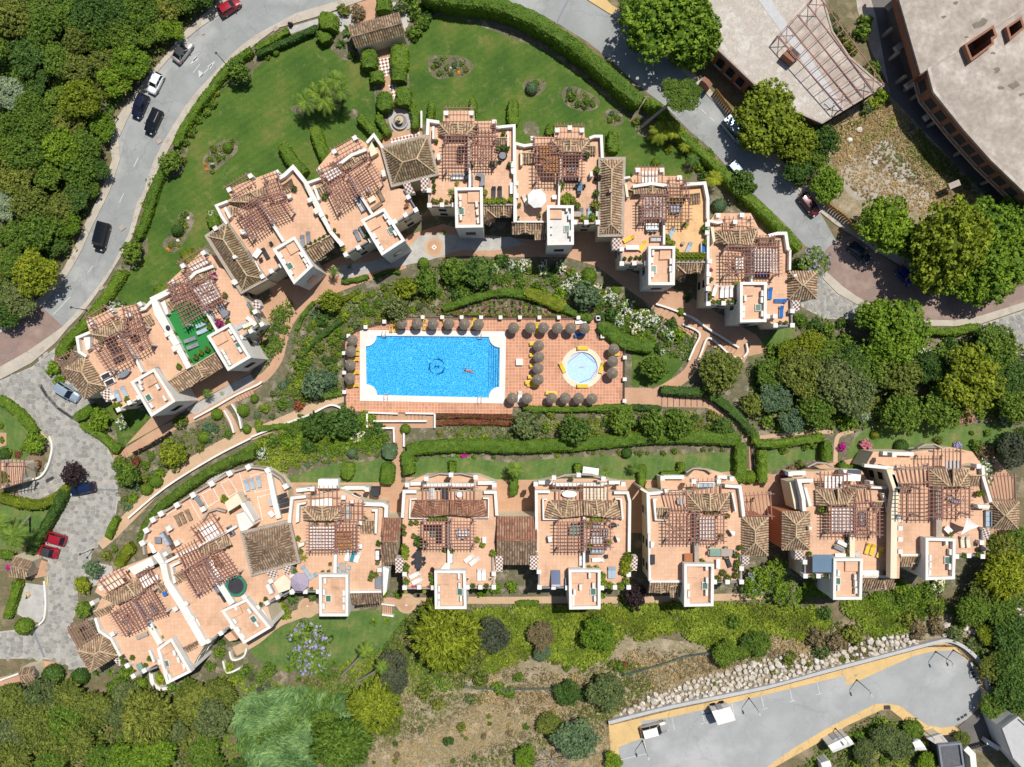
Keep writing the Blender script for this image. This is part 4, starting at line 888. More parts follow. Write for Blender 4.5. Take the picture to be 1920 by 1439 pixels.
sheet('terrace_paving',[(760,895),(960,900),(1240,900),(1400,880),(1450,890),(1500,880),(1650,850),(1860,850),(1900,900),(1900,1000),(1500,1000),(760,1000)],'path');sheet('terrace_paving',[(530,905),(760,905),(760,1010),(530,1010)],'path');sheet('terrace_paving',[(700,255),(790,240),(800,300),(730,330)],'path');path([(717,90),(722,140),(735,190),(748,230),(750,262)],24,n=3)
sheet('plaster_forecourt',smooth([(728,215),(738,206),(760,206),(772,220),(773,238),(748,247),(733,240)],4,True),'gravel')
M['inlay']=checker('inlay_tile',.42,.6)
for q in([(708,112),(732,107),(734,140),(716,146)],[(690,25),(705,22),(708,36),(692,40)],[(728,160),(742,158),(748,190),(738,186)],[(730,262),(786,248),(788,256),(733,270)]):sheet('path_inlay',q,'inlay')
sheet('gravel_bed',[(600,30),(700,5),(712,30),(665,45),(640,60),(610,65)],'gravel');sheet('gravel_bed',[(540,52),(600,34),(596,46),(545,64)],'gravel');sheet('gravel_bed',[(735,5),(765,0),(768,40),(760,60),(740,20)],'gravel')
sheet('path',[(655,10),(705,-5),(712,35),(690,45),(672,48)],'path')
sheet('gravel_bed',[(385,905),(440,862),(470,842),(475,850),(440,874),(392,910)],'gravel');sheet('gravel_bed',[(160,1070),(180,1055),(210,1062),(215,1085),(160,1105),(152,1090)],'gravel');sheet('gravel_bed',[(40,1092),(82,1098),(84,1150),(74,1168),(55,1165),(30,1150)],'gravel')
sheet('gate_court',[(55,1042),(94,1056),(92,1080),(60,1085),(45,1070)],'path');sheet('path',[(-20,810),(12,812),(12,835),(-20,845)],'path');sheet('path',[(70,1238),(112,1242),(115,1262),(75,1262)],'path');sheet('path',[(-20,1275),(38,1262),(38,1278),(-20,1292)],'path')
sheet('path_inlay',[(58,1055),(74,1060),(72,1072),(58,1068)],'inlay')
sheet('courtyard',[(236,835),(330,782),(380,748),(470,700),(500,640),(515,590),(565,555),(520,545),(420,640),(300,765)],'path');sheet('gravel_bed',[(350,768),(440,716),(470,702),(478,716),(420,748),(366,778)],'gravel')
# lower car park
sheet('pavement',[(1141,1358),(1260,1328),(1440,1291),(1565,1257),(1665,1231),(1740,1211),(1775,1204),(1802,1212),(1830,1234),(1850,1262),(1854,1292),(1850,1330),(1830,1340),(1812,1350),(1790,1362),(1800,1372),(1745,1395),(1727,1375),(1700,1360),(1690,1347),(1670,1332),(1652,1332),(1590,1360),(1540,1390),(1465,1432),(1440,1446),(1400,1480),(1150,1480)],'yellowpave',0.12)
sheet('car_park',[(1160,1401),(1206,1384),(1202,1352),(1260,1345),(1440,1302),(1584,1267),(1587,1286),(1610,1277),(1665,1252),(1715,1230),(1752,1221),(1790,1220),(1810,1235),(1830,1260),(1840,1287),(1838,1305),(1830,1330),(1812,1350),(1790,1362),(1765,1365),(1740,1361),(1715,1345),(1690,1325),(1665,1319),(1640,1321),(1602,1340),(1552,1365),(1490,1402),(1440,1437),(1390,1480),(1165,1480)],'lot',z=0.004*LAYER[0]+.128)
sheet('driveway',[(1797,1364),(1838,1325),(1852,1330),(1856,1412),(1815,1402),(1803,1372)],'slate',z=0.004*LAYER[0]+.128)
CPL=LAYER[0]
# water: basin floor, coping, water sheets
def basin(name,pts,wall_px,zd,m_floor,coping,wat):
 P=[tuple(W(x,y,0.3).xy) for x,y in pts];tag(MB().prism(P,0,zd).build(name+'_floor',m_floor),kind='structure')
 return P
def watermat(name,c,bs,nscale=2.2):
 m,n,b=base_mat(name);n.nodes.remove(b);tr=n.nodes.new('ShaderNodeBsdfTransparent');tr.inputs[0].default_value=rgba(c)
 gl=n.nodes.new('ShaderNodeBsdfGlossy');gl.inputs['Roughness'].default_value=.04;lw=n.nodes.new('ShaderNodeFresnel');lw.inputs[0].default_value=1.33
 u=n.nodes.new('ShaderNodeBump');u.inputs['Strength'].default_value=bs;u.inputs['Distance'].default_value=.08;n.links.new(noise(n,nscale,3,pos(n)),u.inputs['Height'])
 n.links.new(u.outputs[0],gl.inputs['Normal']);n.links.new(u.outputs[0],lw.inputs['Normal']);mx=n.nodes.new('ShaderNodeMixShader')
 n.links.new(lw.outputs[0],mx.inputs[0]);n.links.new(tr.outputs[0],mx.inputs[1]);n.links.new(gl.outputs[0],mx.inputs[2]);n.links.new(mx.outputs[0],n.nodes['Material Output'].inputs[0]);return m
def caustic_floor(name,c1,c2,c3,sc):  # ripple light net painted into the pool floor colour, palest along cell edges
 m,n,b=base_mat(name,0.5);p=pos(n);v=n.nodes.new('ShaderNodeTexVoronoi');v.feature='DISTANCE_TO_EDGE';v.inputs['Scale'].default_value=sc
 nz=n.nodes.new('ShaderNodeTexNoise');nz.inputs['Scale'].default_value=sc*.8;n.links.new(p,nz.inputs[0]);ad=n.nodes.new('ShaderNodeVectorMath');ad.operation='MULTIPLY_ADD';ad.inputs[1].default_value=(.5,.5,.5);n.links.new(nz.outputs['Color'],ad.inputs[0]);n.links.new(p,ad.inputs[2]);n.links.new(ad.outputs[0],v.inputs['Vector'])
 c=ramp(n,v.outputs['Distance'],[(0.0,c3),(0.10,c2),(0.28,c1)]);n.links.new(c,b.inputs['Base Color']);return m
M['caustic_floor']=caustic_floor('blue_painted_caustics',(0.0,0.27,0.54),(0.012,0.345,0.63),(0.26,0.68,0.88),3.4);M['pale_caustic_floor']=caustic_floor('pale_blue_painted_caustics',(0.36,0.52,0.76),(0.40,0.56,0.79),(0.45,0.61,0.82),2.6)  # both pool floors carry painted water-ripple light
DECK=[(645,637),(666,621),(697,611),(730,602),(762,596),(1120,597),(1122,632),(1171,633),(1171,752),(1170,757),(1120,760),(962,763),(960,777),(690,773),(650,771)]
def deck():
 hole=[(x,y) for x,y in POOLRIM];circ=[(1091+39*math.cos(a*.2618),690+39*math.sin(a*.2618)) for a in range(24)]
 import bmesh
 from mathutils.geometry import tessellate_polygon
 rings=[[W(x,y,.3) for x,y in r] for r in(DECK,hole,circ)];tri=tessellate_polygon(rings);vs=[v for r in rings for v in r]
 mb=MB().add([(v.x,v.y,.3) for v in vs],[tuple(t) if(vs[t[1]]-vs[t[0]]).cross(vs[t[2]]-vs[t[0]]).z>0 else tuple(t)[::-1] for t in tri])
 n=len(DECK);b=len(mb.v);mb.add([(v.x,v.y,0) for v in rings[0]]+[(v.x,v.y,.3) for v in rings[0]],[(i,(i+1)%n,n+(i+1)%n,n+i) for i in range(n)]);tag(mb.build('pool_deck',M['pooltile']),kind='structure')
POOLRIM=[(675,619),(949,622),(946,757),(675,752)]
def arc(cx,cy,r,a0,a1,n=8):return[(cx+r*math.cos(rad(a0+(a1-a0)*i/n)),cy+r*math.sin(rad(a0+(a1-a0)*i/n))) for i in range(n+1)]
WATER=arc(686,630,20,90,0)+arc(937,632,20,180,90)+arc(936,746,20,270,180)+arc(687,741,20,0,-90)
CIRC=[(1091+29.5*math.cos(a*.19635),690+29.5*math.sin(a*.19635)) for a in range(32)]
deck()
def ringmesh(name,outer,inner,z0,z1,m):
 from mathutils.geometry import tessellate_polygon
 ro,ri=[W(x,y,z1) for x,y in outer],[W(x,y,z1) for x,y in inner];tri=tessellate_polygon([ro,ri]);vs=ro+ri;mb=MB()
 mb.add([(v.x,v.y,z1) for v in vs],[tuple(t) if(vs[t[1]]-vs[t[0]]).cross(vs[t[2]]-vs[t[0]]).z>0 else tuple(t)[::-1] for t in tri])
 for r in(ro,ri):
  n=len(r);mb.add([(v.x,v.y,z0) for v in r]+[(v.x,v.y,z1) for v in r],[(i,(i+1)%n,n+(i+1)%n,n+i) for i in range(n)])
 return tag(mb.build(name,M[m]),kind='structure')
ringmesh('pool_coping',POOLRIM,WATER,.02,.36,'white');ringmesh('paddling_pool_coping',[(1091+39*math.cos(a*.2618),690+39*math.sin(a*.2618)) for a in range(24)],CIRC,.02,.36,'creamcanvas')
sheet('pool_floor',WATER,'caustic_floor',z=.055);sheet('paddling_pool_floor',CIRC,'pale_caustic_floor',z=.055)
M['water']=watermat('pool_water',(.72,.9,.98),.35);M['water2']=watermat('paddling_water',(.97,.98,1),.25)
sheet('pool_water',WATER,'water',z=.24,kind='structure');sheet('paddling_pool_water',CIRC,'water2',z=.24)
M['deepblue']=mat('navy_mosaic',(.012,.09,.26),(.014,.11,.3),3,fa=.1)
for i in range(5):tag(MB().beam(W(917+i*4.4,648+(4 if i>3 else 0),.085+.03*i),W(916+i*4.3,726,.085+.03*i),.07,.03).build('pool_step',M['deepblue']),kind='structure')
def emblem():
 c=W(819,688,.07);r=empty('pool_emblem',c)
 for k in range(3):
  a0=k*2.094+.4;mb=MB()
  for i in range(10):
   q=[]
   for t,s in((i/10,1),((i+1)/10,1),((i+1)/10,-1),(i/10,-1)):
    w=.26*math.sin(math.pi*(t*.88+.1))**.8+(.16 if t>.93 else 0);a=a0+t*1.65;q.append(((1.28+s*w/2)*math.cos(a),(1.28+s*w/2)*math.sin(a),0))
   mb.add(q,[(0,1,2,3)])
  a=a0+.7;mb.add([(1.38*math.cos(a),1.38*math.sin(a),0),(1.38*math.cos(a+.3),1.38*math.sin(a+.3),0),(1.66*math.cos(a+.32),1.66*math.sin(a+.32),0)],[(0,1,2)]);mb.build('dolphin',M['deepblue'],r)
 mb=MB()
 for(x0,y0,x1,y1,w) in((-.32,-.32,-.2,.38,.13),(.22,-.38,.34,.3,.13),(-.42,.1,.46,-.06,.12),(-.05,-.3,.1,.3,.08),(-.5,-.15,-.28,-.2,.1),(.3,.18,.52,.1,.1)):mb.beam((x0,y0,.01),(x1,y1,.01),w,.012)
 mb.build('monogram',M['deepblue'],r);tag(r,'dark blue dolphin ring emblem laid in the floor of the large pool','emblem')
emblem();mark('the dolphin emblem in the pool',819,688)
MP=MB();c=W(1091,690,.07)
for(x0,y0,x1,y1,k) in((-2.4,.9,-.3,2.5,0),(.2,2.5,2.3,.8,1),(-.4,-2.6,1.6,-1.8,1),(1.6,-1.7,2.5,-.3,0),(-.5,.0,.5,.15,0)):MP.beam((c.x+x0,c.y+y0,.07),(c.x+x1,c.y+y1,.07),.09,.01,mi=k)
tag(MP.build('pool_line',[M['coral'],M['skylight']]),'thin red and green lines laid in the floor of the paddling pool','pool marking')
# painted marks
RZ=ZTOP['road']+.016
def dash(a,b,w=.12,z=ZTOP['road']+.016):MB_.beam(W(*a,z),W(*b,z),w,.01)
MB_=MB()
for a,b in(((385,91),(362,115)),((375,120),(362,137)),((259,296),(251,313)),((232,363),(224,380)),((174,499),(164,513)),((132,557),(100,590)),((1315,205),(1324,214)),((1330,220),(1340,228)),((1300,192),(1308,199)),((1346,236),(1352,243))):dash(a,b)
tag(MB_.build('lane_dash',M['paintmark']),kind='structure')
def arrow(a,b,both=False):
 mb=MB();A,B=W(*a,RZ),W(*b,RZ);d=(B-A).normalized();n=Vector((-d.y,d.x,0));mb.beam(A,B-d*.9,.14,.01);mb.add([B-d*1.7+n*.36,B-d*1.7-n*.36,B],[(0,1,2)])
 if both:mb.add([A+n*.1,A+d*.9+n*1.1,A+d*1.1,A-d*.1-n*.2],[(0,1,2,3)])
 tag(mb.build('road_arrow',M['paintmark']),kind='structure')
arrow((385,92),(356,122));arrow((374,147),(404,114),True)
MB_=MB()
for a,b in(((1164,1425),(1215,1413)),((1207,1385),(1214,1418)),((1260,1346),(1265,1369)),((1316,1333),(1321,1357)),((1314,1358),(1327,1355)),((1372,1320),(1377,1343)),((1427,1306),(1433,1328)),((1428,1331),(1440,1328)),((1481,1292),(1486,1315)),((1480,1317),(1491,1314)),((1532,1279),(1537,1301)),((1531,1303),(1541,1300))):dash(a,b,.1,.004*CPL+.142)
tag(MB_.build('bay_line',M['paintmark']),kind='structure')
MB_=MB()
for p in([(24,760),(95,829)],[(90,1080),(88,1100),(88,1150)]):
 for i in range(len(p)-1):dash(p[i],p[i+1],.14,0.22)
tag(MB_.build('kerb_line',M['yellowmark']),kind='structure')
GR=[(298,265,.9),(315,263,.7),(369,181,.9),(206,327,.7),(229,427,1.0),(138,484,.7),(190,540,.8),(78,656,.8),(86,665,.9),(517,54,.9),(638,5,.8),(282,144,.8),(381,63,.5),(1568,415,.8),(1605,1267,.5)]
for x,y,s in GR:
 w=W(x,y,.15);o=MB().box((w.x,w.y,.1),(s,s*.8,.004*CPL+.05),.6).build('drain_cover',M['wallgrey']);auto(o,'rusty drain cover set in the road edge',x,y,'drain cover')
for pts in([(1821,1256),(1824,1263),(1827,1269),(1831,1275),(1834,1281)],[(1797,1349),(1804,1345),(1810,1341)]):
 for x,y in pts:w=W(x,y,.15);o=MB().box((w.x,w.y,.004*CPL+.11),(.55,.45,.03),.4).build('drain_grate',M['iron']);auto(o,'dark square drain grate in the turning circle',x,y,'drain grate')
for q in([(85,900),(99,893),(101,898),(87,906)],[(1657,1323),(1669,1323),(1670,1331),(1657,1331)]):
 P=[tuple(W(x,y,.15).xy) for x,y in q];o=MB().prism(P,.1,.004*CPL+.16).build('drain_grate',M['iron']);auto(o,'long dark drain grate',q[0][0],q[0][1],'drain grate')
for a,b in(((1042,46),(1065,0)),((178,918),(221,919)),((63,1185),(83,1233)),((1144,1360),(1162,1480))):tag(MB().beam(W(*a,.09),W(*b,.09),.3,.03).build('drain_channel',M['grey']),kind='structure')
# ==== HOUSES, upper row from the left
k=1/5.996
# ---- V1
h=House((90,560,240/1439),6.2,'far left house of the upper row with a pale hip roof above the cobbled plaza','far left house',(800,700))
h.terr([(325,440),(470,385),(640,300),(1000,130),(1170,20),(1573,776),(1290,960),(1010,1120),(775,1255),(640,1000),(430,650)])
h.terr([(430,250),(700,120),(1030,60),(1000,140),(640,310),(470,390)],dz=-3,win=False)
h.para([(430,650),(350,600),(325,440),(470,380)],w=.45);h.para([(1000,135),(1090,110),(1170,20),(1215,180),(1573,776)],w=.5);h.para([(780,400),(960,640),(1060,830)],h=1.1,w=.4);h.para([(775,1255),(1010,1120)],h=.5,m='cream',w=.2);h.para([(690,1090),(775,1255)],h=.5,m='cream',w=.2)
h.pier([(470,275),(705,140),(905,190),(1030,65),(790,1250),(915,1170),(1020,1110),(720,1110),(1340,400),(1420,570)],ang=.5)
h.front([(470,400),(860,215),(890,340),(590,470)],(.68,),g=.2,ul=.3,ur=.95,ends=(1,0));h.lean([(1050,220),(1150,170),(1200,280),(1080,340)],.3,.9)
h.box([(400,440),(470,430),(475,560),(430,590)],0,1.2,'white','garden_wall')
h.hip([(190,785),(425,650),(650,985),(410,1135)],.2,1.9);h.chk([(585,1060),(680,1000),(740,1110),(655,1165)])
h.perg([(510,530),(790,400),(940,660),(690,800)],9,8);h.perg([(790,400),(1015,255),(1140,520),(940,640)],9,7);h.perg([(430,215),(640,95),(760,200),(490,330)],3,7,z=1.2);h.perg([(840,125),(985,80),(1080,320),(890,400)],6,5,z=2.3)
h.perg([(100,690),(270,600),(330,680),(235,915)],4,6,z=-.6)
h.tower([(930,935),(1190,785),(1430,1160),(1165,1330)],[(1060,900),(1165,830),(1230,940),(1125,1000)],[(1040,935),(1055,1000),(1170,1200),(1240,990),(1320,1120)],(1130,1115));h.awn([(1190,780),(1245,765),(1330,920),(1285,945)],'grey',.6)
h.tab(880,845,2.0,1.1,'grey',True,(950,800));h.ch([(820,875),(925,815)],'lightgrey',(880,845));h.lo((770,1050),(800,1140),'lb');h.lo((840,1010),(875,1085),'lb')
for a in((668,870),(712,940)):h.sofa(a[0],a[1],1.4,'canvas','dark',(a[0]+60,a[1]-30))
for a in((730,520),(775,590),(815,680)):h.sofa(a[0],a[1],1.4,'brownrattan','dark',(a[0]+50,a[1]-25))
h.ch([(1000,430),(920,390),(1060,560)],'brownrattan',(960,480));h.tab(1010,450,1.3,.8,'brownrattan',to=(1060,430));h.pot([(1195,530)],'dark',k=0,R=.3);h.pot([(910,1130),(825,1195),(780,1195)],'yellow');h.pot([(620,490)],'mid');h.th('bbq',mk_bbq,1385,340,'black lidded barbecue','barbecue',(1400,400))
h.finish()
# ---- V2
h=House((280,460,260/1439),6.2,'upper row house with a bright green carpeted terrace and a tan terrace','green carpet house',(650,800))
h.terr([(60,570),(200,490),(390,380),(670,210),(770,250),(880,390),(1010,590),(1130,800),(960,965),(1060,1170),(820,1300),(700,1110),(410,1270)])
h.box([(130,720),(200,690),(380,560),(560,680),(690,900),(610,940),(710,1110),(410,1265)],.005,.03,'carpet','green_carpet')
h.terr([(180,400),(540,70),(720,120),(770,250),(670,215),(390,385)],dz=-3,win=False)
h.para([(410,1275),(60,600),(40,560),(200,480)],w=.9,h=1.0);h.para([(375,385),(480,285),(665,215)],w=.5,h=1.3);h.para([(440,430),(570,660),(700,890)],h=1.1,w=.4);h.para([(1010,590),(1130,800)],h=.6,w=.25,m='grey');h.para([(1150,820),(960,950)],h=.6,w=.25,m='grey')
h.pier([(245,385),(345,215),(560,80),(1095,690),(1165,820),(1050,890),(945,960),(890,385),(180,925),(285,1010),(255,1070)],ang=.5)
h.front([(380,390),(665,225),(690,280),(440,420)],(.5,),g=.2,ends=(0,0),z0=.3,z1=1.2);h.lean([(175,600),(240,560),(260,670),(190,710)],.3,.9);h.box([(120,600),(160,570),(200,710),(170,725)],0,1.1,'white','garden_wall')
h.lean([(150,1440),(700,1110),(775,1260),(255,1560)],-.7,.3,gablet=.62)
h.perg([(210,470),(400,400),(550,700),(370,820)],10,8,star=9);h.perg([(400,395),(640,320),(760,570),(590,660)],9,8,star=10);h.awn([(450,460),(630,350),(740,530),(560,650)],'canvas',2.25,6);h.perg([(310,180),(540,50),(620,190),(410,290)],4,8,z=.4);h.awn([(410,220),(570,130),(620,200),(450,280)],'canvas',.25,5)
h.perg([(190,410),(380,320),(440,430),(250,540)],5,6,z=1.6)
h.tower([(600,940),(830,810),(1050,1170),(820,1305)],[(640,960),(760,890),(815,985),(710,1045)],[(845,900),(880,965),(945,1085),(775,1110),(805,1165),(835,1220)],(925,1040));h.chk([(1060,600),(1110,560),(1165,630),(1115,680)])
h.lo((520,835),(560,815),'lb');h.lo((530,905),(580,880),'lb');h.lo((380,1000),(470,965),'grey');h.lo((405,1070),(500,1030),'grey');h.tab(780,690,2.0,1.0,'grey',to=(815,750));h.ch([(750,660),(830,700),(750,640),(820,750)],'grey',(780,690));h.sofa(645,725,1.8,'grey','lightblue',(670,770))
h.th('bbq',mk_bbq,225,865,'black lidded barbecue','barbecue',(240,900));h.pot([(680,315)],'fmag','bloom',.75);h.pot([(745,820)],'plum','flower',.8);h.pot([(800,520)],'olive');h.pot([(830,800)],'mid');h.pot([(1075,690),(1155,825),(1045,885),(935,950)],'ivy','plain',.38,1);h.pot([(280,920),(365,1110),(600,780),(640,850),(325,1255)],'mid');h.pot([(555,1115)],'yellow');h.pot([(620,1080),(430,1200),(500,1160)],'olive')
h.lo((920,860),(990,820),'lb');h.lo((1000,840),(1060,810),'beige');h.lo((1040,770),(1080,810),'white');h.finish()
# ---- V3
h=House((380,300,240/1439),6.2,'upper row house with a long hip roof wing framed in grey concrete','long hip wing house',(750,650))
h.terr([(165,520),(290,450),(620,290),(860,200),(1010,90),(1390,830),(1130,1000),(1240,1200),(1030,1390),(880,1190),(680,1330),(280,720)])
h.terr([(265,330),(820,120),(870,200),(630,300),(330,440)],dz=-3,win=False)
h.para([(270,720),(215,640),(150,515),(280,465)],w=.4);h.para([(860,205),(920,170),(1015,80),(1160,260),(1250,420),(1430,800)],w=.6,h=1.0);h.para([(610,450),(720,620),(910,920)],w=.45,h=1.1);h.para([(690,1330),(880,1190)],w=.2,h=.6,m='grey');h.para([(1140,1000),(1400,850)],w=.25,h=.4,m='wallgrey')
h.pier([(295,335),(535,180),(835,140),(140,770),(670,1310),(770,1250),(880,1185),(1205,450),(1275,580),(350,1370)],ang=.5)
h.front([(280,470),(700,300),(720,380),(430,520)],(.62,),g=.16,ul=.3,ur=.9,ends=(1,0),z1=1.9);h.lean([(890,290),(1000,210),(1040,330),(920,380)],.3,1.0);h.lean([(300,530),(390,540),(380,620),(300,650)],.3,.5);h.box([(235,540),(260,525),(320,640),(295,665)],0,1.1,'white','garden_wall')
h.zb=0;h.hip([(55,860),(270,720),(700,1340),(440,1480)],.5,2.0,'mossytile',frame=.7);h.box([(330,1080),(370,1070),(385,1100),(345,1115)],1.9,2.6,'white','chimney')
h.lean([(1150,1000),(1440,850),(1480,960),(1230,1170)],-.8,.3,gablet=.6)
h.perg([(380,590),(610,450),(760,690),(540,850)],10,9,star=10);h.perg([(610,440),(870,370),(990,560),(770,660)],9,8);h.perg([(260,310),(500,170),(570,270),(350,400)],4,8,z=.6);h.perg([(690,210),(830,160),(910,380),(760,420)],6,5,z=1.8)
h.tower([(790,1000),(1030,860),(1240,1200),(1030,1395)],[(920,950),(1030,890),(1090,1010),(990,1070)],[(885,1075),(925,1145),(1000,1265),(1115,1070),(1155,1140),(1190,1205)],(980,1195))
h.lo((1120,870),(1130,960),'grey');h.lo((1185,830),(1190,920),'grey');h.lo((680,1010),(730,1100),'dark');h.tab(630,1060,1.5,.9,'canvas',to=(660,1020));h.ch([(665,1125),(780,950)],'dark',(640,1060));h.sofa(530,1090,1.5,'grey','grey',(580,1180));h.sofa(615,1220,1.8,'white','lightgrey',(650,1290));h.pot([(1045,330)],'dark');h.box([(410,790),(490,780),(500,830),(440,840)],0,1.3,'white','chimney');h.box([(945,400),(990,385),(1000,420),(960,440)],0,1.0,'white','chimney')
h.pot([(1170,985),(1225,945),(1275,920),(1325,895),(1370,870)],'dark',R=.28);h.finish()
# ---- V4
h=House((560,240,270/1439),6.2,'upper row house tucked beside the big square hip roof','house beside the square roof',(600,650))
h.terr([(80,560),(230,500),(400,370),(680,210),(830,190),(940,590),(1060,620),(1190,830),(960,960),(1060,1130),(830,1275),(720,1120),(470,1270),(320,1040)])
h.terr([(180,410),(330,230),(580,90),(680,160),(680,215),(400,375),(230,505)],dz=-3,win=False)
h.para([(60,560),(230,500)],w=.4);h.para([(70,560),(200,830),(320,1040),(430,1170)],w=.6,h=.9);h.para([(390,375),(530,270),(675,215)],w=.5,h=1.3);h.para([(680,150),(750,70),(840,200)],w=.45);h.para([(500,470),(620,680),(740,870)],w=.4,h=1.1);h.para([(470,1260),(720,1120)],w=.2,h=.6,m='grey');h.para([(1050,610),(1180,820),(960,950)],w=.2,h=.6,m='grey')
h.pier([(205,425),(355,235),(560,100),(425,1160),(470,1265),(595,1195),(720,1120),(960,935),(1065,870),(1170,820),(1095,690),(110,720),(175,820),(225,870)],ang=.5)
h.front([(395,380),(680,220),(690,280),(460,430)],(.5,),g=.2,ends=(0,0),z0=.3,z1=1.2);h.lean([(170,610),(270,560),(310,650),(210,720)],.3,1.0);h.box([(140,580),(165,570),(215,715),(190,725)],0,1.1,'white','garden_wall');h.box([(700,200),(730,140),(790,250),(720,290)],0,1.2,'cream','garden_wall')
h.perg([(290,590),(490,450),(600,650),(390,800)],9,9,star=10);h.perg([(490,450),(690,300),(820,530),(600,640)],10,9,main=3);h.perg([(330,220),(570,90),(620,200),(400,330)],4,8,z=.6);h.perg([(200,430),(390,340),(440,450),(270,560)],5,7,z=1.4);h.awn([(250,450),(380,385),(430,450),(300,530)],'canvas',1.2)
h.tower([(625,920),(850,800),(1060,1130),(835,1275)],[(660,950),(760,880),(820,980),(720,1035)],[(865,890),(905,950),(965,1055),(765,1080),(795,1145),(835,1205)],(925,1025));h.chk([(1040,560),(1110,545),(1160,650),(1090,660)])
h.lo((570,1040),(600,1110),'grey');h.lo((620,1010),(655,1075),'grey');h.sofa(615,770,2.4,'grey','lightgrey',(650,830));h.lo((800,640),(840,720),'wood');h.lo((735,820),(830,750),'wood');h.tab(740,725,1.2,.8,'creamcanvas',to=(775,705));h.pot([(285,890),(300,955),(365,1025),(375,1075),(405,1080),(390,1120)],'olive',R=.3);h.pot([(450,1215)],'yellow','cycad',.8);h.pot([(270,695)],'mid');h.pot([(695,1080)],'mid');h.tab(1085,785,.8,.5,'wood',to=(1110,770));h.box([(825,425),(860,420),(870,480),(835,490)],0,1.3,'white','chimney');h.box([(670,590),(700,585),(710,630),(680,635)],0,1.2,'white','chimney')
h.finish()
h=House((560,240,270/1439),6.4,'big square hip roofed pavilion with lichen tiles and a grey concrete eave','square hip roof',(1110,330),'house','pavilion')
h.hipwall='cream';h.hip([(840,200),(1285,85),(1375,460),(940,570)],.5,2.6,'mossytile',frame=.7,inset=.34);h.chk([(1040,575),(1110,555),(1165,650),(1090,670)],.3);h.chk([(1225,505),(1290,500),(1290,620),(1225,625)],.3)
# ---- V5
h=House((780,200,250/1439),6.2,'upper row house with a curved grey bar counter on its terrace','curved bar house',(600,600))
h.terr([(125,150),(250,180),(650,170),(870,210),(1065,200),(1065,1060),(720,1060),(720,1310),(430,1310),(420,1090),(130,1080)])
h.terr([(295,45),(625,45),(630,160),(870,155),(870,215),(250,185),(290,170)],dz=-3,win=False)
h.para([(125,310),(130,150),(250,170)],w=.5);h.para([(865,225),(960,215),(1060,205),(1060,620)],w=.45);h.para([(1065,620),(1065,1250)],w=.4,h=1.1);h.para([(580,620),(580,880)],w=.35,h=1.2);h.para([(565,330),(565,620)],w=.4,h=2.3);h.para([(130,1070),(420,1070)],w=.25,h=.6,m='wallgrey');h.para([(140,770),(140,1070)],w=.25,h=.6,m='wallgrey');h.para([(730,1060),(1050,1060)],w=.25,h=.6,m='wallgrey')
h.pier([(325,70),(595,70),(845,165),(140,905),(145,1065),(280,1060),(410,1060),(1048,635),(1048,690)])
h.front([(245,180),(660,180),(660,310),(250,310)],(.5,),g=.22,ul=.27,ur=.7);h.lean([(860,340),(985,340),(985,440),(860,440)],.3,1.0);h.box([(985,265),(1000,265),(1000,430),(985,430)],0,1.1,'white','garden_wall');h.box([(175,215),(200,215),(200,350),(175,350)],0,1.1,'white','garden_wall')
h.lean([(725,1060),(1040,1060),(1040,1190),(725,1200)],-.8,.3,gablet=.7);h.lean([(722,1075),(860,1195),(850,1250),(722,1250)],-1.1,-.1)
h.perg([(315,320),(560,320),(560,660),(315,660)],10,8);h.perg([(610,330),(855,330),(855,590),(610,590)],9,9,star=9);h.perg([(325,20),(595,20),(595,165),(325,165)],3,8,z=.6);h.perg([(665,190),(855,190),(855,320),(665,320)],4,6,z=1.9)
h.tower([(420,875),(715,870),(720,1305),(430,1310)],[(560,910),(690,905),(690,1035),(560,1035)],[(480,985),(480,1060),(485,1200),(655,1060),(663,1145),(670,1235)],(490,1130));h.chk([(50,765),(135,765),(135,900),(55,910)])
h.box([(690,715),(740,735),(740,850),(690,860),(690,830),(700,800),(700,760),(650,745),(650,715)],0,1.0,'grey','bar_counter');h.box([(585,740),(612,740),(612,860),(585,860)],0,.9,'grey','bar_counter')
h.lo((840,870),(835,990),'dark');h.lo((905,870),(905,985),'dark');h.sofa(452,770,1.9,'lightgrey','canvas',(510,770));h.sofa(480,530,2.2,'brownrattan','dark',(480,480));h.tab(500,460,1.0,.7,'dark');h.tab(935,545,1.1,1.1,'grey',True);h.ch([(905,530),(965,540),(915,590)],'dark',(935,545));h.th('bbq',mk_bbq,545,780,'black lidded barbecue','barbecue',(545,740))
h.pot([(195,800),(200,860),(200,915),(225,385),(185,500)],'dark',R=.35);h.pot([(190,1020),(230,1035),(275,1020),(335,1040),(395,1015)],'olive',R=.4);h.pot([(445,835)],'yellow','cycad',.7);h.pot([(390,930)],'mid','cycad',1.1);h.pot([(740,935),(735,1025),(785,1035),(830,1030),(885,1030),(945,1030),(1025,1015)],'ivy',R=.6);h.pot([(880,460),(940,460),(985,455),(1010,640),(860,615),(600,630),(820,620)],'dark',R=.5);h.pot([(640,915),(665,910),(945,300)],'mid',R=.4);h.tab(1028,895,1.8,.45,'canvas',to=(1028,950));h.box([(225,510),(260,510),(265,570),(230,580)],0,1.3,'white','chimney')
h.finish()
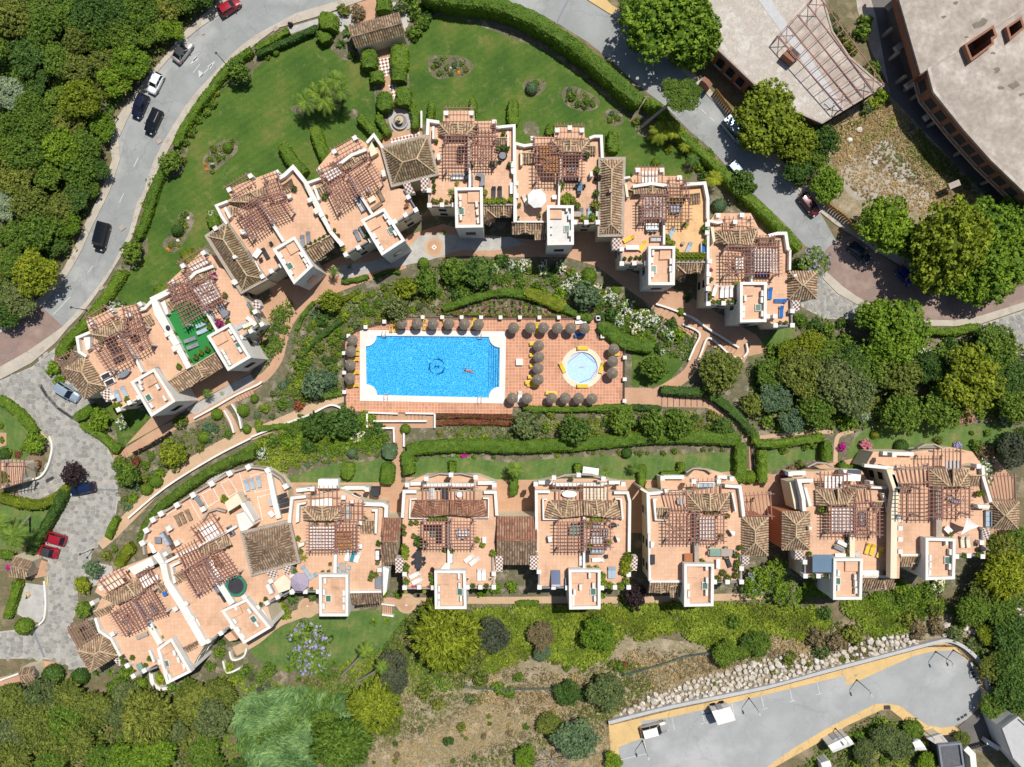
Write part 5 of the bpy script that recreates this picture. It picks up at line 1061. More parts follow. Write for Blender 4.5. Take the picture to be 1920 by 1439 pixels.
# ---- V6
h=House((940,220,270/1439),6.2,'upper row house with a large pale octagonal parasol on its terrace','octagonal parasol house',(560,620))
h.terr([(135,260),(330,280),(500,200),(880,210),(1000,190),(1000,420),(990,1060),(720,1060),(720,1280),(465,1280),(460,1045),(135,1045)])
h.terr([(300,195),(530,200),(535,100),(830,105),(835,205),(880,210),(500,228),(320,280)],dz=-3,win=False)
h.para([(140,1045),(135,260),(230,285),(330,270)],w=.45);h.para([(880,210),(930,190),(1000,190),(1010,410)],w=.45);h.para([(590,350),(575,880)],w=.35,h=1.2);h.para([(145,1045),(460,1045)],w=.25,h=.6,m='white');h.para([(730,1060),(980,1060)],w=.25,h=.6,m='wallgrey')
h.pier([(315,210),(560,130),(685,105),(805,130),(125,465),(125,545),(735,1050),(850,1050),(965,1050),(150,660),(150,785)])
h.front([(505,230),(880,230),(880,355),(505,360)],(.5,),g=.24,ul=.3,ur=.72);h.lean([(205,360),(340,360),(340,465),(205,465)],.3,1.1);h.lean([(850,290),(940,290),(945,375),(850,380)],.3,1.1);h.box([(190,330),(212,330),(212,480),(190,480)],0,1.1,'cream','garden_wall')
h.lean([(105,1055),(455,1050),(455,1165),(105,1170)],-.8,.3,gablet=.38);h.lean([(330,1075),(455,1060),(455,1225),(330,1225)],-1.1,-.1)
h.perg([(355,290),(580,290),(580,600),(355,600)],9,8,star=9);h.awn([(370,390),(570,380),(570,560),(440,560)],'amberwood',2.1,name='bamboo_screen');h.awn([(375,290),(480,290),(495,370),(375,385)],'amberwood',2.0,name='bamboo_screen');h.perg([(610,350),(805,350),(805,600),(610,600)],9,7);h.perg([(560,85),(805,85),(805,220),(560,220)],3,8,z=.6);h.perg([(330,215),(500,215),(500,300),(340,330)],3,6,z=1.6)
h.tower([(460,880),(720,880),(720,1275),(465,1280)],[(485,905),(605,905),(605,1015),(485,1015)],[(655,920),(680,1000),(683,1165),(497,1070),(497,1145),(497,1225)],(655,1115),'greytile');h.chk([(1110,1210),(1195,1210),(1195,1325),(1110,1325)])
h.th('parasol_pale',mk_parasol(1.55,'canvas'),350,850,'large pale octagonal parasol','parasol',(370,790));h.lo((225,800),(250,860),'beige');h.lo((280,790),(290,850),'beige');h.lo((395,750),(410,800),'beige');h.sofa(700,478,2.2,'brownrattan','dark',(760,478));h.tab(705,540,1.2,.7,'grey',to=(760,540));h.sofa(700,620,2.0,'brownrattan','dark',(640,620));h.tab(780,705,1.5,.8,'bluecanvas',to=(780,640));h.ch([(750,700),(820,700),(775,770)],'dark',(780,705))
h.pot([(180,885),(375,985)],'grey','agave',.6);h.pot([(172,1010),(383,1010)],'dark',R=.22,k=1);h.pot([(950,540)],'mid',R=.6);h.pot([(960,615)],'plum',R=.7);h.pot([(945,770)],'dark',R=.6);h.pot([(935,890)],'olive',R=.9);h.pot([(620,830),(660,800),(700,830),(650,860),(590,690)],'ivy',R=.7);h.pot([(750,890)],'olive',R=.7);h.pot([(815,1020)],'ivy',R=.6);h.pot([(905,1010)],'bright',R=.7);h.pot([(720,350),(650,350),(850,390)],'dark',R=.6);h.lo((800,935),(800,1000),'grey');h.lo((880,930),(880,995),'lightgrey' if False else 'lb');h.tab(755,980,1.2,.8,'wallgrey');h.tab(955,965,1.2,.5,'palegreen',to=(955,1000));h.box([(885,545),(912,545),(915,590),(888,595)],0,1.3,'white','chimney');h.tab(528,810,.7,.7,'canvas')
h.finish()
h=House((1120,290,270/1439),6.2,'long narrow hip roofed wing with pale and red tiles between two terraces','long narrow hip roof',(140,420),'house','roofed_wing')
h.hip([(30,50),(262,45),(245,800),(22,805)],.6,2.0,'rooftile',frame=.65,inset=.14);h.box([(118,345),(148,342),(150,375),(120,378)],1.9,2.7,'wallgrey','chimney');h.chk([(150,835),(238,830),(238,950),(150,950)],.3)
# ---- V7
h=House((1120,290,270/1439),6.2,'upper row house with an ochre terrace and yellow loungers','ochre terrace house',(650,640))
h.terr([(262,240),(360,290),(710,290),(1070,290),(1110,640),(1085,1070),(775,1070),(770,1310),(515,1310),(510,1100),(235,1100),(235,800)]);h.box([(690,420),(1060,330),(1090,640),(1065,1000),(785,1000),(680,880)],.003,.02,'ochre','ochre_floor')
h.terr([(375,130),(670,130),(675,215),(850,215),(850,290),(360,295),(330,235),(375,200)],dz=-3,win=False)
h.para([(265,235),(330,225)],w=.35);h.para([(355,318),(540,290),(705,312)],w=.5,h=1.3);h.para([(860,300),(1075,285),(1105,440),(1105,640)],w=.5,h=1.0);h.para([(1110,640),(1105,1300)],w=.4,h=1.0);h.para([(668,640),(668,900)],w=.35,h=1.2);h.para([(235,1090),(500,1090)],w=.25,h=.6,m='grey');h.para([(240,960),(240,1090)],w=.25,h=.6,m='grey');h.para([(785,1075),(1080,1075)],w=.25,h=.5,m='wallgrey')
h.pier([(405,155),(645,155),(820,230),(245,945),(245,1090),(370,1085),(495,1085),(1100,700),(1100,780),(1125,1065),(1115,1195),(1108,1340)])
h.front([(360,315),(705,315),(705,400),(360,400)],(.55,),g=.25,ends=(0,0),z0=.4,z1=1.3);h.lean([(310,350),(380,370),(400,410),(300,415)],.2,.8);h.lean([(925,400),(1025,380),(1030,490),(925,495)],.2,1.0);h.box([(270,290),(295,290),(315,425),(290,425)],0,1.2,'cream','garden_wall')
h.lean([(785,1075),(1080,1075),(1065,1185),(790,1190)],-.8,.3,gablet=.7);h.lean([(780,1090),(885,1190),(880,1235),(778,1230)],-1.1,-.1)
h.perg([(455,410),(690,410),(690,640),(455,640)],9,8,star=12);h.awn([(470,425),(680,425),(680,625),(470,625)],'canvas',2.25,6);h.perg([(690,400),(915,400),(915,650),(690,650)],8,8);h.perg([(405,130),(650,130),(650,285),(405,285)],3,8,z=.6);h.awn([(445,165),(600,165),(600,280),(445,280)],'canvas',.4,5);h.perg([(720,260),(890,260),(890,400),(720,400)],5,6,z=1.8)
h.tower([(515,915),(775,915),(770,1305),(515,1305)],[(630,945),(750,945),(750,1045),(620,1050)],[(555,985),(545,1060),(548,1200),(730,1070),(727,1145),(732,1210),(732,1260)],(562,1145));h.box([(785,1010),(1060,1010),(1060,1060),(785,1060)],.0,.45,'white','planter')
h.lo((355,820),(275,865),'yellow');h.lo((475,875),(430,950),'yellow');h.tab(345,938,2.1,.7,'canvas',to=(400,938));h.tab(540,730,2.0,1.0,'canvas',to=(590,730));h.ch([(500,765),(540,770),(580,765)],'grey',(540,730));h.tab(770,555,1.5,1.3,'lightblue',to=(810,545));h.ch([(740,580),(795,595),(815,525),(720,525)],'grey',(770,555));h.lo((760,735),(725,830),'lb');h.lo((935,885),(895,980),'lb');h.sofa(1050,940,1.4,'lightgrey','blue',(1050,900));h.sofa(585,850,1.7,'wallgrey','lightgrey',(630,850))
h.pot([(268,1045),(330,1040),(385,1035),(432,1030)],'dark',R=.35);h.pot([(880,705)],'yellow','cycad',1.0);h.pot([(1065,750),(1090,760)],'mid',R=.7);h.pot([(800,1030),(845,1030),(890,1030),(935,1030),(980,1030),(1030,1030)],'yellow',R=.65,k=1);h.pot([(700,880),(745,890),(690,830),(1065,890),(780,970)],'ivy',R=.5);h.pot([(680,950),(715,955),(735,945)],'dark',R=.25);h.pot([(780,470),(840,470),(740,460)],'mid',R=.5);h.tab(850,893,.5,.5,'wallgrey',True)
h.finish()
# ---- V8
h=House((1290,380,260/1439),6.2,'right end house of the upper row with bright blue loungers on its terrace','blue lounger house',(600,700))
h.terr([(220,190),(350,210),(720,260),(830,340),(1010,320),(1060,480),(1050,1000),(1085,1290),(890,1290),(810,1190),(810,1245),(545,1245),(540,1060),(190,1060),(205,600)])
h.terr([(285,110),(650,110),(730,260),(720,270),(350,215),(230,190)],dz=-3,win=False)
h.para([(225,190),(310,210),(360,200)],w=.4);h.para([(835,345),(930,320),(1015,320),(1040,480),(1060,490)],w=.5);h.para([(1062,490),(1058,700)],w=.35);h.para([(668,460),(665,830)],w=.4,h=1.3);h.para([(195,1055),(540,1045)],w=.25,h=.6,m='grey');h.para([(195,900),(195,1050)],w=.25,h=.6,m='grey');h.para([(1070,1010),(1080,1280),(900,1280)],w=.25,h=.6,m='grey')
h.pier([(315,135),(562,130),(492,200),(215,745),(210,895),(212,1050),(370,1045),(530,1045),(1085,1125),(1085,1275),(910,1275),(905,1180),(830,1180),(225,610),(205,225)])
h.front([(280,300),(720,270),(715,460),(290,420)],(.58,),g=.22,ul=.3,ur=.85,z1=1.8);h.box([(235,260),(265,250),(285,400),(260,420)],0,1.2,'cream','garden_wall');h.lean([(840,390),(960,390),(950,450),(840,455)],.2,.6);h.lean([(735,360),(835,360),(830,460),(735,460)],.1,.6,gablet=None)
h.hip([(1045,715),(1340,715),(1335,1000),(1045,1005)],.2,1.9,inset=.47);h.chk([(1080,1015),(1165,1015),(1155,1130),(1085,1125)]);h.box([(1095,745),(1130,742),(1132,768),(1098,770)],1.4,2.1,'white','chimney')
h.perg([(420,460),(655,460),(655,740),(420,740)],9,8,star=9);h.perg([(690,460),(945,460),(945,740),(690,740)],9,9);h.awn([(685,480),(940,480),(935,715),(685,720)],'canvas',2.2,8);h.perg([(385,175),(650,175),(650,290),(385,290)],4,7,z=.8);h.perg([(750,370),(900,370),(900,470),(750,470)],3,6,z=2)
h.tower([(545,825),(815,825),(810,1240),(545,1245)],[(565,860),(685,855),(680,965),(570,970)],[(765,945),(760,1015),(765,1155),(575,1105),(572,1170),(590,995)],(730,1090))
h.lo((290,870),(265,955),'white');h.lo((355,885),(350,975),'white');h.lo((402,885),(400,970),'white');h.lo((452,880),(452,965),'white');h.lo((855,895),(850,990),'blue');h.lo((1015,1020),(905,1018),'blue');h.lo((970,1090),(968,1175),'blue');h.tab(520,640,1.7,1.2,'canvas',to=(520,580));h.ch([(480,620),(480,670),(560,620),(560,670),(510,720),(515,580)],'white',(520,640));h.sofa(760,750,1.9,'brownrattan','blue',(700,750))
h.pot([(500,850)],'yellow','cycad',1.0);h.pot([(255,1035),(300,1035),(350,1020),(410,1035),(470,1030)],'mid',R=.4);h.pot([(225,705)],'forange','bloom',.4);h.pot([(235,800),(222,945),(222,990),(600,440),(520,440)],'mid',R=.35);h.pot([(945,1250),(1005,1250)],'olive',R=.35)
h.finish()
# ==== lower row
# ---- L1
h=House((120,1030,270/1439),6.2,'lower row end house with a hip roof over the cobbled street corner','cobbled corner house',(750,750))
h.terr([(300,640),(380,480),(640,340),(760,260),(950,180),(1020,340),(1400,970),(1250,1230),(1040,1350),(930,1150),(770,1230),(700,1200),(500,900),(320,700)])
h.terr([(360,300),(500,220),(880,70),(960,180),(640,345),(390,480),(310,430)],dz=-3,win=False)
h.para([(310,690),(350,820),(470,900),(560,1070)],w=.4);h.para([(990,150),(1030,340),(1170,560),(1400,960)],w=1.0,h=.9);h.para([(700,530),(820,700),(960,950)],w=.9,h=.9);h.para([(930,1180),(770,1240)],w=.25,h=.6,m='grey');h.para([(850,1010),(900,1130)],w=.4,h=.8)
h.pier([(690,1270),(800,1215),(630,1165),(370,390),(280,540),(480,850),(1110,600),(1230,690),(1010,50)],ang=.5)
h.wall([(870,1250),(890,1350),(960,1400),(1060,1390)],0,1.0,name='garden_wall',w=.5)
h.box([(640,190),(870,80),(900,160),(700,260)],-2.2,.6,'white','roof_slab')
h.front([(380,490),(740,300),(790,430),(530,560)],(.7,),g=.15,ul=.25,ur=.92,ends=(0,0));h.lean([(300,620),(500,540),(450,630),(310,695)],.2,.8);h.lean([(935,350),(1010,320),(1025,410),(950,440)],.2,.8)
h.hip([(125,1010),(400,840),(540,1060),(265,1230)],.2,1.8,inset=.42);h.chk([(495,1110),(550,1070),(600,1140),(545,1170)])
h.lean([(1150,1010),(1330,920),(1370,1040),(1230,1130)],-.8,.3,'browntile')
h.perg([(470,650),(690,510),(820,750),(600,850)],10,8,star=9);h.perg([(690,505),(870,420),(1000,640),(820,700)],9,8);h.perg([(360,330),(570,210),(640,320),(440,430)],3,7,z=1);h.awn([(395,330),(560,245),(610,340),(450,420)],'creamcanvas',.8);h.perg([(730,280),(850,200),(930,320),(790,400)],3,6,z=1.2);h.awn([(745,300),(830,250),(905,330),(800,410)],'canvas',1.0)
h.perg([(50,800),(230,720),(320,860),(140,970)],3,8,z=-.4)
h.tower([(930,990),(1070,890),(1270,1230),(1030,1350)],[(940,990),(1050,920),(1100,1000),(1000,1060)],[(960,1120),(1030,1220),(1065,1270),(1110,1030),(1150,1100),(1205,1165)],(1020,1145),dz=1.8)
h.pot([(915,770)],'mid');h.pot([(985,880)],'yellow','cycad',.8);h.pot([(610,1110),(590,1060),(700,1070),(830,1150),(870,1080),(550,990)],'mid',R=.45);h.tab(1145,950,1.4,1.0,'palegreen',to=(1170,1000));h.tab(780,1160,1.2,.9,'palegreen',to=(800,1200));h.tab(935,270,1.0,1.0,'canvas',True);h.tab(800,850,2.0,.7,'wallgrey',to=(850,830));h.tab(640,690,1.6,.8,'wallgrey',to=(660,640));h.sofa(900,590,1.8,'grey','lightgrey',(940,640));h.tab(1028,435,.7,.7,'blue',to=(1040,460));h.lo((1310,700),(1330,740),'white')
h.finish()
# ---- L2
h=House((250,860,360/1439),6.2,'lower row house with a trampoline and a curved garden terrace','trampoline house',(560,900))
h.terr([(230,790),(330,760),(490,650),(690,560),(810,500),(830,560),(900,870),(1000,850),(1180,800),(1180,960),(1000,1080),(1040,1230),(1010,1280),(830,1390),(730,1270),(530,1400),(260,930)])
h.terr([(70,640),(90,540),(140,460),(320,340),(440,270),(580,190),(720,110),(860,65),(960,70),(1030,90),(1130,180),(1160,230),(1180,480),(830,560),(690,560),(330,760),(160,700),(80,720)],dz=-3.4,win=False)
h.para([(80,720),(70,630),(95,540),(140,460),(320,345),(440,270),(580,190),(720,110),(860,65),(960,75),(1010,90)],dz=-3.4,w=.3,m='wallgrey');h.para([(1010,90),(1100,150),(1140,210)],dz=-3.4,w=.3,m='wallgrey');h.para([(1015,110),(1060,330),(1090,450)],dz=-3.4,w=.8,h=1.0)
h.pier([(65,635),(95,540),(145,460),(205,415),(325,350),(445,275),(585,190),(720,112),(860,65),(1005,90),(1140,210),(265,525),(325,635),(520,380)],ang=.5,dz=-3.4,sz=.85)
h.box([(685,330),(780,260),(820,330),(710,400)],-3.4,-.8,'creamcanvas','roof_slab');h.box([(770,420),(830,400),(900,500),(830,550),(800,540)],-3,.3,'white','roof_slab');h.box([(800,340),(830,330),(910,470),(880,490)],-3,-.4,'white','garden_wall');h.para([(515,470),(560,400),(620,380),(690,400)],dz=-3.4,w=.3,m='wallgrey')
h.box([(0,830),(140,740),(160,790),(20,880)],-3,-.2,'canvas','roof_slab');h.box([(145,730),(190,700),(235,790),(200,800)],-3,.2,'white','garden_wall')
h.para([(220,790),(250,920),(380,1120),(530,1390)],w=1.0);h.para([(240,780),(350,720),(490,660),(690,555),(770,510)],w=.4,h=1.0);h.para([(520,760),(620,900),(740,1090)],w=1.0,h=.9);h.para([(620,1330),(730,1260)],w=.25,h=.6,m='grey');h.para([(920,1130),(1190,990)],w=.25,h=.6,m='grey');h.para([(550,1380),(620,1340)],w=.25,h=.6,m='grey')
h.pier([(655,1310),(560,1370),(1000,1085),(1030,920),(1190,890),(1190,1000),(1080,1040),(390,1090),(440,1200),(830,1040),(930,1120),(740,1260)],ang=.5)
h.front([(490,690),(700,570),(740,650),(540,730)],(.6,),g=.2,ends=(0,0),z0=.4,z1=1.6);h.lean([(300,870),(370,830),(390,900),(320,950)],.2,1.0);h.box([(275,800),(345,770),(350,785),(290,815),(320,930),(300,940)],0,1.1,'white','garden_wall')
h.perg([(370,850),(530,740),(630,930),(470,1020)],10,8,star=9);h.perg([(510,760),(660,680),(780,860),(640,920)],9,8,main=3);h.perg([(440,530),(600,430),(680,560),(520,650)],4,8,z=1.0);h.awn([(490,530),(590,470),(650,560),(550,620)],'canvas',.8);h.perg([(330,700),(460,630),(530,770),(390,830)],4,7,z=1.8);h.awn([(560,790),(590,760),(650,880),(620,900)],'canvas',2.2)
h.hip([(820,560),(1165,475),(1235,770),(895,865)],.5,2.2,'browntile',frame=.7,inset=.38);h.chk([(990,855),(1060,830),(1090,880),(1030,900)]);h.chk([(1125,815),(1175,800),(1180,870),(1130,875)]);h.awn([(1050,930),(1130,870),(1180,920),(1175,980),(1090,1010)],'creamcanvas',.8)
h.tower([(660,1140),(850,1050),(1030,1270),(830,1390)],[(690,1150),(790,1095),(820,1160),(740,1200)],[(770,1115),(875,1140),(765,1215),(790,1275),(825,1325),(930,1240)],(900,1205),dz=1.8);h.box([(940,1140),(970,1130),(1040,1240),(1010,1260)],-1,.4,'white','garden_wall');h.box([(680,1330),(730,1300),(775,1360),(720,1370)],-2,-.8,'terrace','balcony')
for q in([(655,185),(720,155),(780,250),(715,290),(655,185)],[(510,270),(595,220),(645,310),(560,360),(510,270)],[(970,465),(930,290),(1030,265)],[(900,500),(790,85)],[(420,310),(500,450)],[(1000,95),(880,130),(915,255),(1025,230)],[(250,420),(380,345)]):s_=h.part(strip(MB(),[v.xy for v in h.ws(q,h.T-3.39)],.1,h.T-3.41,h.T-3.39),'tile_border','white')
for a,b in(((845,165),(860,235)),((885,155),(900,220)),((935,140),(945,210))):h.lo(a,b,'lb',dz=-3.4)
for a,b in(((1075,295),(1145,270)),((1085,325),(1160,305)),((1090,360),(1165,340)),((1100,400),(1170,385))):h.lo(a,b,'dark',dz=-3.4)
for a,b in(((320,430),(350,500)),((355,410),(385,480)),((400,390),(430,460))):h.lo(a,b,'wood','weathered wooden sun lounger',dz=-3.4)
h.lo((130,640),(155,695),'white',dz=-3.4);h.sofa(250,600,2.2,'grey','lightblue',(280,650));h.tab(200,605,1.1,1.1,'grey',dz=-3.4);h.tab(505,315,1.8,.8,'grey',to=(530,350),dz=-3.4);h.ch([(485,285),(525,345)],'dark',(505,315),dz=-3.4);h.ch([(870,310),(845,285),(820,310),(860,350)],'grey',(850,320),dz=-3.4);h.tab(1045,410,1.0,.8,'canvas',dz=-3.4,to=(1070,440));h.tab(1040,320,1.4,.6,'lightgrey',dz=-3.4,to=(1045,350))
h.pot([(695,295)],'yellow',dz=-3.4,R=.7);h.pot([(885,350)],'mid',dz=-3.4);h.pot([(1000,1045),(965,1085),(720,650),(670,910)],'dark',R=.4);h.sofa(735,540,1.4,'grey','dark',(760,590));h.lo((610,950),(640,1010),'grey');h.lo((655,1010),(685,1060),'dark');h.tab(640,760,1.8,.9,'wood',to=(660,800));h.ch([(610,740),(670,790),(620,790)],'brownrattan',(640,760));h.sofa(1030,970,1.6,'lightgrey','canvas',(1050,1010))
def mk_tramp():
 r=empty('trampoline');MB().lathe([(1.25,.80),(1.3,.82)],24).build('jumping_mat',M['dark'],r);rim=MB()
 for i in range(24):
  a,b=2*math.pi*i/24,2*math.pi*(i+1)/24;rim.add([(q*math.cos(t),q*math.sin(t),z) for q,t,z in((1.28,a,.84),(1.72,a,.86),(1.72,b,.86),(1.28,b,.84),(1.72,a,.74),(1.72,b,.74))],[(0,1,2,3),(1,4,5,2)])
 rim.build('safety_pad',M['tramp'],r)
 for i in range(6):a=i*1.047;MB().tube([(1.62*math.cos(a),1.62*math.sin(a),0),(1.62*math.cos(a),1.62*math.sin(a),.8)],.04).build('leg',M['grey'],r)
 return r
M['tramp']=mat('green_pad',(.04,.2,.13),(.035,.17,.11),2,fa=.1)
v=h.w(783,945,6.2);o=place('tramp',mk_tramp,v);q=h.p(783,945);tag(o,'round black trampoline with a green padded rim on a terrace','trampoline');mark('the trampoline',*q);h.finish()
# ---- L3
h=House((530,880,290/1439),6.2,'lower row house with a mauve octagonal parasol and a white square awning','mauve parasol house',(520,700))
h.terr([(75,280),(220,270),(540,200),(800,320),(930,340),(930,450),(920,880),(920,1140),(610,1150),(605,1370),(345,1370),(335,1140),(75,1140),(140,870),(75,500)]);h.terr([(120,170),(800,165),(800,325),(540,220),(220,275),(125,260)],dz=-3.2,win=False)
h.para([(60,500),(85,270),(215,255)],w=.5);h.para([(740,325),(930,330),(965,350),(960,450)],w=.6);h.para([(490,755),(485,985)],w=.5,h=1.0);h.para([(75,1140),(340,1140)],w=.25,h=.5,m='grey');h.para([(610,1145),(920,1140)],w=.35,h=.5);h.para([(925,890),(925,1140)],w=.25,h=.5,m='grey');h.pier([(275,185),(565,265),(640,310),(785,190),(90,1000),(85,1145),(210,1140),(330,1140),(900,940),(720,500),(720,720)])
h.para([(550,190),(590,175),(755,175),(790,200)],dz=-3.2,w=.6);h.para([(125,200),(290,180)],dz=-3.2,w=.6)
h.box([(330,95),(515,95),(515,180),(330,180)],-3,-1.4,'canvas','roof_slab');h.box([(920,900),(990,930),(965,1140),(935,1180)],-2,.2,'white','roof_slab');h.box([(130,320),(215,305),(215,325),(155,335),(150,490),(120,500)],0,1.1,'white','garden_wall');h.box([(830,375),(885,370),(875,600),(855,600),(860,395),(830,395)],0,1.1,'white','garden_wall')
h.front([(185,355),(570,345),(570,480),(200,480)],(.47,),g=.22,ul=.28,ur=.65);h.lean([(725,475),(860,475),(855,600),(725,600)],.1,.9);h.lean([(610,1150),(925,1145),(925,1235),(620,1260)],-.8,.2,'browntile',gablet=.3)
h.perg([(245,525),(485,525),(485,755),(245,755)],9,9);h.awn([(250,535),(490,535),(490,745),(250,745)],'canvas',2.2,7);h.perg([(500,515),(690,515),(690,750),(500,750)],8,7,star=10);h.awn([(500,580),(640,580),(640,740),(500,740)],'amberwood',2.0,name='bamboo_screen');h.perg([(260,180),(505,180),(505,345),(260,345)],3,7,z=.8);h.awn([(275,290),(460,265),(460,350),(275,350)],'canvas',.6);h.perg([(545,320),(745,320),(745,470),(545,470)],3,6,z=1.6)
h.tower([(340,980),(605,980),(605,1370),(345,1370)],[(465,1010),(580,1010),(580,1105),(465,1105)],[(400,1035),(390,1140),(385,1270),(572,1150),(572,1210),(572,1280)],(425,1205),dz=2.0)
h.gab([(925,455),(1105,455),(1040,885),(925,890)],.2,1.6);h.chk([(1045,830),(1125,825),(1120,960),(1050,965)])
h.th('parasol_mauve',mk_parasol(1.55,'purple'),195,1015,'mauve octagonal parasol','parasol',(240,1000));h.lo((205,930),(225,960),'lb');h.lo((295,985),(255,1010),'lb');h.lo((605,770),(595,830),'white');h.lo((665,760),(640,850),'teal');h.lo((715,770),(680,860),'white');h.tab(565,895,1.3,1.3,'wallgrey',True);h.ch([(520,885),(625,910),(540,935),(580,930)],'lightblue',(565,895));h.sofa(890,795,1.5,'dark','canvas',(890,850));h.tab(895,1040,2.0,.9,'grey',to=(895,1100));h.tab(690,250,2.3,.9,'lightgrey',to=(740,250),dz=-3.2);h.sofa(620,400,2.0,'wallgrey','lightgrey',(620,450))
h.pot([(205,820)],'yellow','cycad',1.0);h.pot([(155,635),(180,755),(125,940)],'mid',R=.45);h.pot([(450,875),(380,950),(435,945),(160,1110),(275,1105)],'grey','agave',.55);h.pot([(320,505),(415,505),(890,860)],'grey',R=.4);h.pot([(840,960),(875,975),(825,1005)],'olive',R=.5);h.pot([(775,455)],'brown',R=.5);h.pot([(190,205)],'mid','cycad',.7,dz=-3.2);h.pot([(900,680)],'dark',R=.5);h.box([(815,170),(900,170),(895,250),(815,250)],-3,-1.5,'dark','roof_slab');h.box([(150,690),(200,680),(200,710),(150,730)],0,1.1,'white','chimney');h.finish()
# ---- L4
h=House((740,870,280/1439),6.2,'lower row house with red tiled dormers and a long black dining table','long black table house',(520,700))
h.terr([(90,285),(270,270),(780,270),(970,290),(975,500),(965,1200),(690,1200),(690,1400),(390,1400),(385,1200),(80,1200),(75,500)]);h.terr([(100,185),(290,110),(800,110),(985,180),(975,290),(95,290)],dz=-3.2,win=False)
h.para([(75,520),(90,270),(210,270)],w=.5);h.para([(860,275),(970,275),(985,500)],w=.5);h.para([(520,570),(520,1040)],w=.4,h=1.1);h.para([(85,1200),(380,1200)],w=.25,h=.5,m='wallgrey');h.para([(700,1195),(965,1195)],w=.25,h=.5,m='wallgrey');h.para([(945,900),(950,1190)],w=.25,h=.5,m='wallgrey');h.para([(325,125),(430,95),(530,100),(540,180)],dz=-3.2,w=.22,h=.8,m='wallgrey');h.para([(540,100),(640,95),(770,125)],dz=-3.2,w=.22,h=.8,m='wallgrey');h.para([(105,195),(280,190)],dz=-3.2,w=.6);h.para([(800,185),(970,185)],dz=-3.2,w=.6);h.para([(270,205),(780,205)],dz=-2,w=.5)
h.pier([(120,205),(305,145),(543,108),(780,130),(960,205),(95,1065),(95,1195),(235,1190),(370,1195),(700,1190),(825,1190),(955,1190),(955,1060)])
h.box([(145,335),(215,330),(215,345),(160,350),(150,520),(320,520),(320,530),(135,530)],0,.9,'white','garden_wall');h.box([(850,325),(910,325),(910,525),(740,525),(740,518),(898,518),(898,340),(850,340)],0,.9,'white','garden_wall')
h.front([(210,350),(520,350),(520,495),(150,520)],(.6,),g=.28,ul=.47,ur=1,ends=(1,0),tile='redtile',z1=1.7);h.front([(530,350),(850,350),(900,520),(530,490)],(.36,),g=.28,ul=0,ur=.5,ends=(0,1),tile='redtile',z1=1.7)
h.perg([(275,555),(515,555),(515,800),(275,800)],9,9);h.perg([(545,555),(760,555),(760,800),(545,800)],9,8);h.perg([(270,225),(520,225),(520,350),(270,350)],2,8,z=.6);h.perg([(545,225),(770,225),(770,350),(545,350)],2,7,z=.6)
h.tower([(385,1030),(680,1030),(690,1400),(390,1400)],[(410,1060),(530,1060),(530,1160),(410,1160)],[(620,1080),(625,1170),(640,1295),(430,1200),(428,1275),(430,1340)],(628,1235),dz=2.0)
h.chk([(970,895),(1045,890),(1040,1040),(975,1040)]);h.awn([(430,1030),(490,955),(515,960),(515,1035)],'canvas',.9)
h.tab(235,915,2.6,1.1,'dark',to=(235,1000));h.ch([(190,880),(190,940),(285,905),(285,950),(235,830),(235,1000)],'dark',(235,915));h.lo((240,1050),(150,1095),'white');h.lo((265,1105),(175,1150),'white');h.lo((755,880),(685,935),'white');h.lo((805,910),(735,965),'white');h.lo((815,1015),(815,1120),'white');h.lo((858,1015),(858,1120),'white');h.sofa(375,610,2.6,'brownrattan','dark',(450,610));h.sofa(430,690,2.2,'brownrattan','dark',(430,620));h.tab(378,660,1.0,.8,'palegreen');h.tab(660,660,2.2,1.1,'canvas',True,(730,660));h.ch([(620,690),(660,700),(700,690),(610,630),(700,630)],'lightgrey',(660,660));h.sofa(360,290,2.0,'white','lightgrey',(360,340));h.sofa(485,295,2.2,'dark','dark',(485,340));h.tab(628,292,.9,.9,'canvas',True);h.tab(865,725,1.0,.6,'canvas',to=(865,780));h.sofa(545,905,1.4,'lightgrey','canvas',(545,960))
h.pot([(110,830),(110,870),(105,800)],'ivy',R=.7);h.pot([(215,555),(165,560),(95,600),(100,660),(190,685)],'olive',R=.45);h.pot([(240,735),(280,760)],'dark',R=.9);h.pot([(120,975),(110,1030),(120,1120),(370,1090),(370,1160)],'mid',R=.6);h.pot([(110,1230),(290,1225)],'ivy','cycad',.6);h.pot([(370,1010)],'plum',R=.4);h.pot([(345,1050),(345,1080)],'dark',R=.25);h.pot([(800,720),(850,770)],'ivy',R=.5);h.pot([(950,850)],'ivy',R=.6);h.pot([(755,1170),(885,1170)],'dark',R=.45,k=1);h.pot([(705,1105),(925,1105)],'brown',R=.2,k=1);h.pot([(345,520),(385,520),(440,520),(490,520),(490,815),(550,825)],'mid',R=.5);h.pot([(180,1180),(210,1175),(330,1180)],'fmag','bloom',.2);h.finish()
h=House((930,860,290/1439),6.0,'gabled tile roof between the long black table house and the solar panel house','wide gabled roof',(190,760),'house','roofed_wing');h.gab([(5,540),(385,540),(385,985),(5,985)],.2,1.7)
